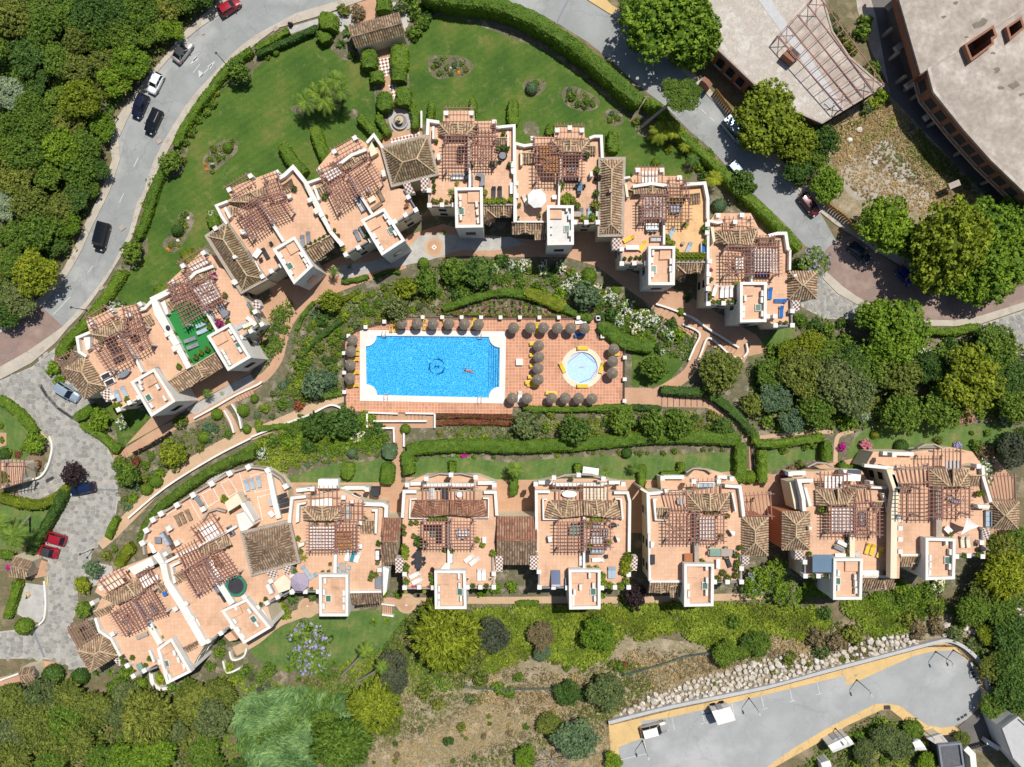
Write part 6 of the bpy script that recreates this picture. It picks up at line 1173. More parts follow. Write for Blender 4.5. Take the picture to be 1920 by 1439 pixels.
# ---- L5
h=House((930,860,290/1439),6.2,'lower row house with a blue solar panel on its terrace','solar panel house',(800,700))
h.terr([(375,320),(500,310),(1050,310),(1230,320),(1245,540),(1225,870),(1235,1205),(965,1210),(970,1405),(685,1405),(685,1205),(405,1205),(385,900)]);h.terr([(350,230),(520,190),(1010,190),(1205,230),(1230,330),(375,325)],dz=-3.2,win=False)
h.para([(380,870),(375,310),(500,310)],w=.45);h.para([(1100,320),(1225,320),(1245,400),(1240,870)],w=.45);h.para([(820,545),(820,1030)],w=.35,h=1.1);h.para([(410,1205),(680,1200)],w=.25,h=.5,m='grey');h.para([(975,1205),(1230,1200)],w=.25,h=.5,m='grey');h.para([(400,1050),(400,1200)],w=.25,h=.5,m='grey');h.para([(1215,1080),(1215,1200)],w=.25,h=.5,m='grey');h.para([(545,190),(640,155),(760,150)],dz=-3.2,w=.22,h=.8,m='wallgrey');h.para([(780,150),(900,155),(1000,190)],dz=-3.2,w=.22,h=.8,m='wallgrey');h.para([(395,225),(520,225)],dz=-3.2,w=.6);h.para([(1050,225),(1160,225)],dz=-3.2,w=.6);h.para([(530,245),(1040,245)],dz=-2,w=.6)
h.pier([(370,240),(540,180),(770,155),(1000,190),(1185,240),(400,1055),(405,1200),(535,1200),(665,1205),(985,1205),(1107,1200),(1235,1200),(1235,1080)])
h.box([(430,375),(475,370),(475,385),(445,388),(450,560),(590,565),(590,572),(435,572)],0,.9,'white','garden_wall');h.box([(1110,370),(1170,370),(1190,560),(1180,572),(1170,560),(1155,385),(1110,382)],0,.9,'white','garden_wall')
h.front([(500,390),(805,390),(805,535),(445,565)],(.55,),g=.3,ul=.5,ur=1,ends=(1,0),tile='rooftile',z1=1.7);h.front([(815,390),(1115,390),(1180,565),(815,530)],(.38,),g=.3,ul=0,ur=.5,ends=(0,1),z1=1.7)
h.perg([(585,590),(820,590),(820,850),(585,850)],9,8,main=3);h.perg([(840,590),(1065,590),(1065,825),(840,825)],8,8);h.perg([(555,260),(790,260),(790,390),(555,390)],2,7,z=.6);h.perg([(810,260),(1040,260),(1040,390),(810,390)],2,8,z=.6);h.awn([(810,275),(1030,275),(1030,390),(810,390)],'creamcanvas',.4,4)
h.tower([(680,1035),(970,1035),(970,1400),(685,1405)],[(705,1060),(825,1060),(825,1160),(705,1160)],[(785,1195),(730,1240),(718,1290),(718,1340),(905,1180),(920,1300),(870,1085)],(905,1240),dz=2.0)
h.chk([(315,910),(395,905),(390,1035),(315,1035)]);h.chk([(1240,920),(1320,920),(1310,1045),(1240,1045)])
def mk_solar():
 r=empty('solar_panel');b=MB().add([(-.75,-1.1,.3),(.75,-1.1,.3),(.75,1.1,1.1),(-.75,1.1,1.1),(-.75,-1.1,.36),(.75,-1.1,.36),(.75,1.1,1.16),(-.75,1.1,1.16)],[(3,2,1,0),(4,5,6,7),(0,1,5,4),(1,2,6,5),(2,3,7,6),(3,0,4,7)]);b.build('panel',M['solar'],r)
 for s in(-1,1):MB().beam((s*.7,1,1.05),(s*.7,1,0),.05,.05).beam((s*.7,-1,.3),(s*.7,-1,0),.05,.05).build('leg',M['lightgrey'],r)
 MB().lathe([(.2,0),(.2,1.4)],12).build('tank',M['lightgrey'],r).matrix_local=Matrix.Translation((-.7,1.15,1.25))@Matrix.Rotation(math.pi/2,4,'Y');return r
q=h.p(555,1105);v=h.w(555,1105,6.7);o=mk_solar();o.location=(v.x,v.y,6.2);o.rotation_euler.z=math.pi;tag(o,'tilted dark blue solar water panel near the terrace front','solar panel');mark('the solar panel',*q)
h.tab(728,665,1.7,1.4,'palegreen',to=(780,665));h.ch([(740,610),(720,610)],'lightgrey',(728,665));h.tab(932,755,1.9,1.1,'canvas',to=(980,755));h.ch([(890,740),(890,775),(980,740),(980,775)],'dark',(932,755));h.sofa(935,630,1.1,'grey','lightgrey',(970,630));h.sofa(925,695,1.2,'grey','lightgrey',(960,695));h.sofa(1015,690,1.1,'grey','lightgrey',(1015,730));h.sofa(940,855,2.0,'grey','lightgrey',(890,855));h.th('bbq',mk_bbq,1085,610,'black lidded barbecue','barbecue',(1120,610));h.lo((1000,940),(900,945),'white');h.lo((1060,1010),(1060,1110),'lb');h.lo((1095,1010),(1095,1110),'lb');h.lo((848,850),(848,970),'dark');h.tab(680,325,2.4,1.1,'canvas',True,(740,325));h.tab(655,1140,1.4,.5,'grey',to=(655,1180));h.box([(480,730),(520,725),(520,775),(490,780)],0,1.2,'white','chimney');h.box([(1115,730),(1155,745),(1150,775),(1130,770)],0,1.2,'white','chimney');h.sofa(795,945,1.4,'lightgrey','canvas',(795,990))
h.pot([(905,560),(940,555),(985,550),(850,600),(870,800),(1045,770)],'ivy',R=.55);h.pot([(870,1015),(935,1015),(915,1055),(990,1075),(965,1100)],'ivy',R=.6);h.pot([(1005,1145),(1065,1170),(1155,1175),(1205,1130)],'ivy',R=.65);h.pot([(1225,905),(1200,950),(1215,1010),(1190,1030)],'yellow',R=.85);h.ch([(1025,905)],'dark');h.finish()
# ---- L6
h=House((1180,860,290/1439),6.2,'lower row house with a cluttered terrace and a narrow white slatted awning','cluttered terrace house',(600,700))
h.terr([(180,330),(330,320),(550,320),(880,250),(1030,270),(1070,540),(1045,700),(1050,1155),(785,1160),(785,1375),(515,1380),(505,1140),(190,1140),(185,700)]);h.terr([(285,170),(540,170),(600,110),(760,110),(980,170),(1030,270),(880,260),(550,330),(300,320)],dz=-3.2,win=False)
h.para([(185,700),(175,330),(330,315)],w=.5);h.wall([(105,280),(180,325)],0,7.2,'cream');h.para([(890,255),(1030,265),(1050,400),(1065,540)],w=.5);h.para([(625,510),(628,985)],w=.7,h=1.3,m='wallgrey');h.para([(190,1145),(505,1145)],w=.35,h=.5);h.para([(790,1150),(1040,1150)],w=.25,h=.5,m='grey');h.para([(1035,910),(1035,1140)],w=.25,h=.5,m='grey');h.para([(320,175),(510,175)],dz=-3.2,w=.6);h.para([(820,175),(930,175)],dz=-3.2,w=.6);h.para([(530,130),(590,95),(650,90),(720,105),(770,140)],dz=-3.2,w=.22,h=.8,m='wallgrey');h.para([(185,700),(190,1140)],w=.35,h=.5)
h.pier([(310,185),(955,190),(600,215),(835,215),(1045,1025),(1045,1150),(915,1150),(795,1150),(345,305)])
h.box([(220,375),(265,370),(245,400),(255,570),(370,570),(370,578),(240,578)],0,.9,'white','garden_wall');h.box([(950,320),(970,320),(1000,490),(985,495)],0,1.1,'white','garden_wall')
h.front([(545,335),(930,325),(930,490),(550,490)],(.53,),g=.22,ul=.33,ur=.72);h.lean([(255,455),(380,455),(375,570),(255,570)],.1,1.0);h.lean([(185,1150),(505,1150),(505,1240),(180,1245)],-.8,.2,gablet=.32);h.lean([(375,1190),(505,1170),(480,1290),(375,1290)],-1.2,-.2)
h.perg([(375,510),(610,510),(610,770),(375,770)],9,8,star=9);h.perg([(655,530),(880,530),(880,770),(655,770)],8,9);h.awn([(655,550),(800,550),(800,755),(655,755)],'canvas',2.2,6);h.perg([(600,215),(855,215),(855,330),(600,330)],2,7,z=.5);h.perg([(330,320),(540,320),(540,470),(370,470)],2,7,z=1.2)
h.tower([(515,980),(785,980),(780,1375),(515,1380)],[(540,1005),(630,1005),(625,1110),(540,1110)],[(715,1010),(720,1130),(715,1245),(545,1185),(550,1255),(545,1325)],(705,1185),dz=2.0)
h.zb=0;h.hipwall='pinkwall';h.hip([(1050,550),(1290,550),(1288,900),(1050,905)],.2,1.9,inset=.34);h.chk([(1050,915),(1120,910),(1115,990),(1050,990)]);h.perg([(1050,350),(1320,330),(1320,540),(1100,520)],2,8,z=-1.0)
h.tab(790,865,1.8,1.2,'palegreen',to=(840,865));h.tab(890,865,1.8,1.2,'wallgrey',to=(940,865));h.ch([(890,825),(950,860),(890,905),(735,870)],'wallgrey',(890,865));h.tab(815,970,1.5,.6,'canvas',to=(815,1010));h.lo((905,920),(935,1000),'dark');h.tab(545,910,1.5,1.3,'terra',desc='orange framed table');h.pot([(990,885),(1000,960),(990,1010),(985,1075),(910,1095),(865,1050),(820,1105),(670,950)],'olive',R=.55);h.pot([(1020,820),(905,525),(720,490),(780,490),(845,710)],'olive',R=.45);h.pot([(735,820),(775,795)],'grey',R=.2,k=1);h.sofa(705,240,2.4,'white','lightblue',(760,240));h.tab(470,390,1.2,1.2,'lightgrey',True);h.tab(210,930,1.6,.7,'dark',to=(210,980));h.box([(200,770),(235,780),(225,830),(200,830)],0,1.0,'white','chimney');h.ch([(870,1050)],'brownrattan');h.box([(930,670),(985,680),(980,720),(960,715)],0,1.1,'white','chimney');h.finish()
# ---- L7
h=House((1440,850,290/1439),6.2,'lower row house with a slate blue roller awning and three yellow loungers','blue awning house',(600,700))
h.terr([(330,260),(420,260),(440,340),(820,340),(960,320),(1110,330),(1150,520),(1160,1155),(870,1150),(870,1365),(615,1365),(610,1150),(330,1150),(330,960),(350,540)]);h.terr([(180,170),(450,170),(700,150),(870,160),(960,300),(820,345),(440,345),(420,265),(250,260)],dz=-3.6,win=False)
h.para([(340,540),(330,420),(290,260),(420,255)],w=.6);h.box([(200,270),(290,255),(345,540),(250,520)],-4.5,-.6,'cream','side_wall');h.para([(785,760),(785,1000)],w=.8,h=1.0,m='cream');h.para([(960,320),(1110,325)],w=.35);h.para([(340,1150),(600,1145)],w=.25,h=.5,m='grey');h.para([(345,960),(345,1140)],w=.25,h=.5,m='grey');h.para([(875,1145),(1150,1150)],w=.3,h=.4);h.para([(370,130),(450,90),(540,95),(610,130)],dz=-3.6,w=.22,h=.8,m='wallgrey');h.para([(190,190),(350,185)],dz=-3.6,w=.7)
h.pier([(345,1015),(350,1145),(470,1145),(590,1150),(210,195),(960,280)])
h.box([(335,320),(360,320),(410,490),(380,495)],0,1.0,'white','garden_wall');h.box([(1060,375),(1085,375),(1140,540),(1120,560)],0,1.0,'white','garden_wall');h.box([(700,155),(870,160),(860,260),(700,260)],-3,-1.2,'canvas','roof_slab')
h.front([(445,340),(820,335),(820,485),(450,490)],(.55,),g=.03,ul=.35,ur=.75);h.lean([(985,450),(1110,450),(1135,560),(990,555)],.1,1.0);h.lean([(875,1155),(1180,1160),(1165,1245),(880,1280)],-.8,.2,gablet=.65)
h.zb=0;h.hipwall='pinkwall';h.hip([(135,545),(390,545),(385,895),(130,900)],.2,1.9,inset=.34);h.chk([(255,910),(330,910),(330,990),(250,990)]);h.box([(380,685),(410,685),(410,710),(382,712)],0,1.6,'white','chimney')
h.perg([(590,505),(805,505),(805,750),(590,750)],9,7);h.awn([(590,505),(800,505),(800,735),(590,735)],'canvas',2.2,8);h.perg([(820,505),(1040,505),(1040,760),(820,760)],8,8,star=9);h.perg([(490,200),(740,200),(740,330),(490,330)],2,8,z=.5);h.awn([(520,215),(700,215),(700,340),(520,340)],'canvas',.3,5);h.perg([(700,300),(955,290),(955,450),(760,460)],2,8,z=1.2)
h.tower([(615,980),(880,980),(870,1365),(610,1365)],[(720,1005),(850,1005),(850,1100),(720,1100)],[(650,1110),(648,1250),(805,1150),(810,1210),(812,1275)],(650,1190),dz=2.0);h.awn([(415,945),(610,945),(610,1110),(415,1110)],'bluecanvas',1.6)
h.lo((940,840),(915,930),'yellow');h.lo((985,850),(960,940),'yellow');h.lo((1060,880),(1025,965),'yellow');h.lo((645,820),(730,860),'white');h.lo((625,870),(690,900),'grey');h.tab(655,950,1.7,.9,'canvas',to=(700,950));h.sofa(940,1110,2.4,'white','canvas',(880,1110));h.tab(1110,1095,.9,.9,'lightgrey',True);h.tab(810,930,.8,.8,'lightgrey',True);h.sofa(870,610,2.0,'grey','lightblue',(870,660));h.sofa(740,780,1.4,'dark','dark',(740,830));h.pot([(480,520),(510,500)],'olive',R=.7);h.pot([(740,865),(720,940),(375,925),(405,1135),(530,1135)],'mid',R=.4);h.pot([(1160,815)],'dark',R=.35);h.ch([(1080,1110)],'brownrattan');h.finish()
# ---- L8
h=House((1610,820,290/952),8.0,'right end house of the lower row with a white shade sail','white sail house',(520,400))
h.terr([(190,180),(260,200),(430,200),(680,190),(760,170),(815,390),(790,500),(780,735),(600,735),(590,870),(415,875),(410,730),(255,735),(250,870),(205,870),(205,450),(240,440),(225,330)]);h.terr([(40,180),(90,90),(340,90),(560,60),(700,90),(760,175),(680,200),(430,205),(260,205),(190,185)],dz=-3.4,win=False)
h.para([(215,870),(220,450),(235,330),(190,195)],w=1.0,h=1.0,m='cream');h.para([(35,175),(190,190),(260,190)],w=.5,h=.6);h.para([(765,175),(770,250),(815,400)],w=.5);h.para([(495,330),(495,620)],w=.9,h=1.1,m='wallgrey');h.para([(260,725),(410,725)],w=.3,h=.4);h.para([(605,725),(770,730)],w=.25,h=.5,m='grey');h.para([(760,560),(765,730)],w=.25,h=.5,m='grey');h.para([(365,70),(410,45),(470,45),(520,70)],dz=-3.4,w=.22,h=.8,m='wallgrey');h.para([(150,100),(340,105)],dz=-3.4,w=.6)
h.pier([(220,110),(740,180),(760,650),(765,735),(680,730),(605,735),(258,508),(258,562),(258,630),(258,705)])
h.box([(205,230),(225,230),(260,345),(245,350)],0,1.0,'white','garden_wall')
h.front([(435,200),(680,200),(680,305),(435,305)],(.6,),g=.03,ul=.5,ur=.75);h.lean([(680,235),(775,235),(780,310),(650,305)],-.1,.8);h.lean([(250,280),(320,280),(325,345),(260,345)],.1,.8);h.lean([(258,735),(410,730),(410,795),(258,795)],-.7,.2);h.lean([(320,780),(410,760),(380,815),(320,815)],-1.2,-.3)
h.hip([(815,400),(985,400),(980,565),(815,565)],.2,1.9,inset=.48);h.chk([(760,555),(815,570),(800,630),(760,620)])
h.perg([(272,320),(376,320),(376,490),(272,490)],8,4);h.perg([(378,320),(515,320),(515,490),(378,490)],8,6);h.perg([(520,320),(685,320),(685,480),(520,480)],8,7,star=9);h.perg([(465,90),(630,90),(630,195),(465,195)],2,8,z=.4);h.awn([(535,145),(630,145),(630,195),(535,195)],'lightgrey',.2);h.perg([(235,190),(430,180),(430,280),(260,285)],2,8,z=1.0);h.perg([(785,240),(970,240),(965,390),(825,385)],2,9,z=-.8)
h.tower([(415,620),(595,625),(590,875),(415,880)],None,[(535,645),(558,705),(555,795),(435,740),(435,785),(432,830)],(548,757),dz=1.8)
sm=MB();P=h.ws([(650,490),(755,550),(630,600)],10.3);P[0].z+=.7;P[1].z-=.3;c=(P[0]+P[1]+P[2])/3-Vector((0,0,.25));n_=[]
for i in range(3):
 a,b=P[i],P[(i+1)%3];m_=(a+b)/2;m_=m_.lerp(c,.16);n_+=[a,m_]
sm.add(n_+[c],[(i,(i+1)%6,6) for i in range(6)]);o=sm.build('shade_sail',M['canvas']);tag(o,'white triangular shade sail stretched over the terrace with a dark triangle of shade','shade sail');mark('the white shade sail',*h.p(675,545))
for i,v in enumerate(P):MB().tube([(v.x,v.y,8.0),v],.04).build('mast',M['lightgrey'],o)
h.lo((635,615),(640,670),'beige');h.lo((668,615),(675,670),'beige');h.tab(535,565,1.2,.9,'canvas',to=(550,580));h.sofa(785,500,2.4,'grey','lightblue',(785,540));h.sofa(580,385,2.0,'lightgrey','lightblue',(610,400));h.pot([(550,590),(720,345),(745,340)],'olive',R=.5);h.pot([(635,725),(720,720),(740,710)],'mid',R=.45);h.th('bbq',mk_bbq,740,680,'black lidded barbecue','barbecue');h.box([(730,415),(810,420),(805,440),(740,440)],0,1.3,'white','chimney');h.finish()
# ==== BUILDINGS AT THE EDGES
for nm,x,y in(('the paddling pool',1091,690),('the fountain court',750,226),('the gatehouse roof',710,60),('the black van',190,443),('the white hatchback',291,155),('the central stairs',747,790),('the gravel topped roof',1450,110),('the ruined concrete block',1830,160),('the dry vacant lot',1660,310),('the turning circle',1775,1290),('the white box trailer',1378,1340),('the boulder bank',1450,1255),('the reed bed',530,1350),('the plum tree',136,888),('the pair of red cars',92,1022),('the kidney flower bed',845,125),('the long flower bed',412,293),('the drop flower bed',335,430),('the small left pool edge',655,690),('the right end of the pool',945,690),('the round path star',1208,745),('the forked steps',1330,640),('the pebble garden',60,1130),('the pool flower terrace',960,575),('the purple jacaranda',575,1225),('the street arrows',380,125),('the leaning pine',1275,180),('the left red road',45,635),('the shaded blue car',1697,517),('the lower left bank',300,850),('the lower lawn',640,1190),('the oval lawn bed',1085,187),('the oleander border',1790,785)):
 mark(nm,x,y)
mark('the swimming pool',810,660)
def slab(root,org,pts,z0,z1,m,name,holes=()):
 from mathutils.geometry import tessellate_polygon
 rings=[[W(x,y,z1) for x,y in r] for r in(pts,)+tuple(holes)];tri=tessellate_polygon(rings);vs=[v for r in rings for v in r];mb=MB()
 mb.add([(v.x,v.y,z1) for v in vs],[tuple(t) if(vs[t[1]]-vs[t[0]]).cross(vs[t[2]]-vs[t[0]]).z>0 else tuple(t)[::-1] for t in tri])
 for r in rings:n=len(r);mb.add([(v.x,v.y,z0) for v in r]+[(v.x,v.y,z1) for v in r],[(i,(i+1)%n,n+(i+1)%n,n+i) for i in range(n)])
 return mb.build(name,M[m] if isinstance(m,str) else m,root,org)
def winrow(root,org,a,b,n,z0,z1,wd,zt,m='glass',inset=.12,frame=None):
 A,B=W(*a,zt),W(*b,zt);d=(B-A);ln=d.xy.length;d=Vector((d.x,d.y)).normalized();nn=Vector((d.y,-d.x));nn=nn if nn.dot(Vector((-(A.x+B.x),-(A.y+B.y))))>0 else-nn
 for i in range(n):
  c=Vector((A.x,A.y))+d*(ln*(i+.5)/n)+nn*.17
  MB().box((c.x,c.y,z0),(wd,.12,z1-z0),math.atan2(d.y,d.x)).build('window',M[m],root,org)
  if frame:q=c+nn*.1;MB().box((q.x,q.y,z0-.14),(wd+.3,.2,.12),math.atan2(d.y,d.x)).build('window_sill',M[frame],root,org)
# gravel roofed building
o1=W(1480,110,0);r=empty('flat_roofed_building',(o1.x,o1.y,0));tag(r,'long low brick building with a white gravel roof and a rusty roof frame','building');g1=(o1.x,o1.y,0)
RA=[(1322,-30),(1345,92),(1425,168),(1470,200),(1541,231),(1655,162),(1640,150),(1592,108),(1560,60),(1535,-30)]
slab(r,g1,RA,4.5,4.9,'gravelroof','roof');P=[W(x,y,4.9).xy for x,y in RA];c=sum(P,Vector((0,0)))/len(P);MB().prism([tuple(c+(p-c)*.99) for p in P],0,4.49,bottom=False).build('wall',M['brick'],r,g1)
strip_=MB();strip(strip_,[p for p in P],.3,4.7,5.05,True);strip_.build('parapet',M['wallgrey'],r,g1)
slab(r,g1,[(1462,62),(1530,-20),(1560,60),(1592,108),(1640,150),(1652,160),(1580,202)],4.9,4.93,M['concrete'],'roof_patch');slab(r,g1,[(1400,-30),(1425,-30),(1585,206),(1572,210)],4.9,4.935,M['lightgrey'],'roof_strip')
winrow(r,g1,(1350,98),(1425,168),4,1.6,3.4,1.3,4.9,frame='lightgrey');winrow(r,g1,(1541,231),(1655,162),5,1.6,3.4,1.6,4.9)
bx=MB();q=[tuple(W(x,y,6.6).xy) for x,y in((1484,86),(1502,103),(1487,117),(1468,101))];bx.prism(q,4.93,6.6);bx.build('roof_shaft',M['brick'],r,g1);MB().prism([tuple(W(x,y,6.64).xy) for x,y in((1487,90),(1499,101),(1494,107),(1481,95))],6.6,6.64).build('shaft_opening',M['dark'],r,g1)
fr=MB();z=7.0;c4=[W(*p_,z) for p_ in((1458,68),(1532,-12),(1658,158),(1578,204))]
for c in c4:fr.box((c.x,c.y,4.9),(.15,.15,z-4.9))
fo=fr.build('roof_frame',M['beam'],r,g1)
for i in range(11):a,b=c4[0].lerp(c4[3],i/10),c4[1].lerp(c4[2],i/10);beam_obj(a,b,.1,.12,fo,g1)
for i in range(5):a,b=c4[0].lerp(c4[1],i/4),c4[3].lerp(c4[2],i/4);beam_obj(a,b,.13,.14,fo,g1)
for(i,j) in((0,0),(0,3),(8.6,0),(8.6,3)):
 def fp(u,v):return c4[0].lerp(c4[3],u/10).lerp(c4[1].lerp(c4[2],u/10),v/4)
 beam_obj(fp(i,j),fp(i+1.3,j+1),.1,.1,fo,g1);beam_obj(fp(i,j+1),fp(i+1.3,j),.1,.1,fo,g1)
# ruined concrete block
o2=W(1830,160,0);r=empty('unfinished_concrete_building',(o2.x,o2.y,0));g2=(o2.x,o2.y,0);tag(r,'huge unfinished concrete building with brick upper walls and holes in its stained roof','building')
RB=[(1680,-60),(1686,0),(1726,139),(1741,130),(1752,172),(1808,242),(1860,300),(1925,362),(2060,500),(2200,300),(2200,-60)]
H1=[(1811,84),(1862,50),(1868,68),(1860,72),(1862,82),(1822,112)];H2=[(1889,51),(1914,34),(1920,52),(1895,73)]
M['stain']=mat('stained_concrete',(.36,.31,.265),(.43,.375,.325),.35,c3=(.56,.5,.435),fine=1.3,fa=.3,lo=.38,hi=.68,bmp=.3)
slab(r,g2,RB,6.6,7,'stain','roof',(H1,H2))
P=[W(x,y,7).xy for x,y in RB];wl=MB();strip(wl,P[2:],.3,3.2,6.6);strip(wl,P[:3],.3,5.2,6.6);wl.build('upper_wall',M['brick'],r,g2);wl=MB();strip(wl,P[3:],.5,2.9,3.2);wl.build('floor_edge',M['concrete'],r,g2)
slab(r,g2,RB[3:]+[(1900,-60)],2.85,3.15,'concrete','floor');c=sum(P,Vector((0,0)))/len(P);MB().prism([tuple(p+(c-p).normalized()*3.2) for p in P],0,2.84,bottom=False).build('shade_toned_wall',M['slate'],r,g2)  # dark wall colour paints in the deep shade of the open lower storey
for i in range(1,9):
 A,B=P[i],P[i+1];n=max(1,int((B-A).length/4))
 for j in range(n):q=A.lerp(B,(j+.5)/n)+(c-A).normalized()*.7;MB().box((q.x,q.y,0),(.45,.45,2.85)).build('column',M['concrete'],r,g2)
for a,b,n in(((1752,172),(1808,242),3),((1808,242),(1860,300),3),((1860,300),(1925,362),3),((1741,130),(1752,172),1)):winrow(r,g2,a,b,n,4.0,5.7,1.7,7,'dark',frame='wallgrey')
for hl,hh in((H1,1.1),(H2,.9)):
 s_=MB();strip(s_,[W(x,y,7+hh).xy for x,y in hl],.35,3.2,7+hh,True);s_.build('shaft_parapet',M['brick'],r,g2)
cop=MB();strip(cop,P[3:8],.5,6.7,7.14);cop.build('coping',M['concrete'],r,g2)
cr=MB();cr.beam(W(1741,130,7.1),W(1925,12,7.1),.35,.12);cr.build('roof_joint',M['concrete'],r,g2)
M['damp']=mat('damp_patch',(.17,.145,.11),(.22,.19,.15),1.0,fa=.2);gq=random.Random(4)
for x,y,s in((1838,45,30),(1900,160,24),(1876,165,14),(1812,70,9),(1870,132,16),(1862,100,12),(1770,32,10),(1915,178,12),(1792,6,10)):
 pts=[(x+s*.5*gq.uniform(.35,1)*math.cos(a*.7)*1.1+s*.12*math.cos(a*.7+1),y+s*.42*gq.uniform(.3,1)*math.sin(a*.7)) for a in range(9)];slab(r,g2,pts,7.0,7.006,M['damp'],'damp_patch')
b=MB()
for(x0,y0,x1,y1) in((1665,14,1684,-2),(1680,92,1702,76),(1700,162,1720,148),(1735,222,1752,210),(1780,350,1800,342),(1825,402,1845,394)):MB().beam(W(x0,y0,2.6),W(x1,y1,2.6),1.0,.6).build('tie_beam',M['concrete'],r,g2)
sheet('ramp',[(1600,-40),(1622,-40),(1642,30),(1672,170),(1635,100),(1608,20)],'concrete');sheet('shade_toned_yard',[(1622,-40),(1690,-40),(1730,170),(1760,210),(1900,380),(1880,400),(1670,180),(1642,30)],'slate')  # dark ground sheet paints in the shade at the foot of the block
# gatehouse at the top, gate lodges at the left edge
h=House((480,0,.25),2.8,'small gatehouse with a red and brown gabled tile roof','gatehouse roof',(905,230),'gatehouse','gatehouse');h.gab([(685,200),(1075,95),(1118,260),(745,362)],.2,1.3,('browntile','mossytile'))
MARKS.pop()
h=House((0,720,.25),2.6,'gate lodge with a brown gabled roof by the two red cars','gate lodge',(150,1360),'gatehouse','gate_lodge');h.gab([(95,1290),(240,1330),(195,1460),(70,1440)],.2,1.1,('browntile','rooftile'))
h=House((0,1080,.25),2.6,'small gate lodge with a brown tiled roof at the lower left corner','lower gate lodge',(200,740),'gatehouse','gate_lodge');h.gab([(135,700),(250,680),(262,790),(158,800)],.2,1.1,('browntile','rooftile'))
h=House((0,720,.25),3.2,'corner of a neighbouring villa with a brown pergola balcony','neighbour balcony',(80,660),'house','villa');h.terr([(-40,580),(200,600),(160,740),(-40,800)],win=False);h.perg([(0,590),(180,590),(160,720),(0,760)],2,7,z=2.2,posts=True);h.pot([(50,680),(60,720)],'bright',R=.7)
# white cabins, box trailer, buildings in the lower right corner
def cabin(pts,z,label,cat,name,m='white',gable=.35,wheels=False):
 P=[W(x,y,z) for x,y in pts];c=sum((Vector(p) for p in P),Vector())/4;r=empty(name,(c.x,c.y,0));og=(c.x,c.y,0);z0=.6 if wheels else 0
 MB().prism([tuple(p.xy) for p in P],z0,z-.1).build('body',M[m],r,og);Q=[c+(p-c)*1.05 for p in P];A,B,C_,D=[Vector((p.x,p.y,z-.09)) for p in Q];up=Vector((0,0,gable+.1));R1,R2=(A+D)/2+up,(B+C_)/2+up
 MB().add([A,B,C_,D,R1,R2],[(0,1,5,4),(2,3,4,5),(1,2,5),(3,0,4),(3,2,1,0)]).build('roof',M[m],r,og)
 d=(B-A).normalized();MB().box((((A+B)/2).x,((A+B)/2).y,z0+.2),(.9,.12,1.9),math.atan2(d.y,d.x)).build('door',M['lightgrey'],r,og)
 if wheels:
  for t in(.25,.75):
   for(a,b_) in((P[0],P[1]),(P[3],P[2])):
    q=a.lerp(b_,t);w_=MB().lathe([(.42,-.14),(.45,0),(.42,.14)],14).build('wheel',M['rubber'],r);w_.location=(q.x-c.x,q.y-c.y,.45);w_.rotation_euler=(math.pi/2,0,math.atan2(d.y,d.x))
  MB().beam(((A+D)/2)*1+Vector((0,0,.7-z)),(A+D)/2-d*1.4+Vector((0,0,.7-z)),.1,.1).build('tow_bar',M['iron'],r,og)
 tag(r,label,cat)
cabin([(1336,1335),(1368,1327),(1379,1351),(1347,1360)],2.7,'white box trailer with a low ridged roof parked across the bays','trailer','box_trailer','canvas',.3,True)
cabin([(1554,1399),(1590,1381),(1601,1396),(1563,1412)],2.8,'white cabin with a low roof beside the yellow pavement','cabin','cabin','white');cabin([(1712,1393),(1725,1388),(1738,1407),(1716,1408)],2.4,'small white hut half hidden under the feathery shrubs','hut','hut','white');cabin([(1540,1432),(1556,1427),(1558,1442),(1542,1446)],2.2,'small white hut at the bottom edge among straw coloured grass','hut','hut','white')
def flat(pts,z,label,mroof,mwall,par=.35):
 P=[W(x,y,z).xy for x,y in pts];c=sum(P,Vector((0,0)))/len(P);og=(c.x,c.y,0);r=empty('flat_roofed_building',og);MB().prism([tuple(p) for p in P],0,z-.3,bottom=False).build('wall',M[mwall],r,og);MB().prism([tuple(p) for p in P],z-.3,z-.2,bottom=False).build('roof',M[mroof],r,og);s=MB();strip(s,P,.3,z-.4,z+par-.2,True);s.build('parapet',M['lightgrey' if mwall!='dark' else 'grey'],r,og);tag(r,label,'building');return r
M['darkgravel']=mat('dark_gravel',(.16,.165,.18),(.12,.125,.14),2,fine=12,fa=.5)
flat([(1760,1398),(1800,1394),(1806,1436),(1766,1442)],3,'small building with a dark gravel roof and slate parapet','darkgravel','dark');flat([(1742,1386),(1765,1379),(1776,1392),(1758,1396)],2.6,'small block with a flat tan roof beside the dark gravel roof','paving','cream',.1);flat([(1880,1366),(1908,1345),(1990,1420),(1990,1520),(1900,1420)],5,'pale grey flat roofed house cut off by the lower right corner','lightgrey','white')
w_=MB();strip(w_,[W(x,y,1.6).xy for x,y in((1811,1403),(1824,1416),(1830,1480))],1.0,0,1.6);strip(w_,[W(x,y,1.6).xy for x,y in((1852,1392),(1874,1405))],.7,0,1.6);tag(w_.build('gate_wall',M['white']),'white gate walls either side of the dark sliding gate','wall')
w_=MB();strip(w_,[W(x,y,2.2).xy for x,y in((1855,1300),(1862,1350),(1880,1402))],.5,0,2.2);tag(w_.build('boundary_wall',M['wallgrey']),'tall grey wall along the driveway beside the dense shrubs','wall')
r=empty('sliding_gate',W(1835,1404,0));og=tuple(r.location);tag(r,'dark sliding gate closing the driveway at the lower right','gate')
for i in range(8):a=W(1818+i*4.4,1406-i*1.2,1.4);MB().box((a.x,a.y,.1),(.38,.08,1.3),-.2).build('board',M['iron'],r,og)
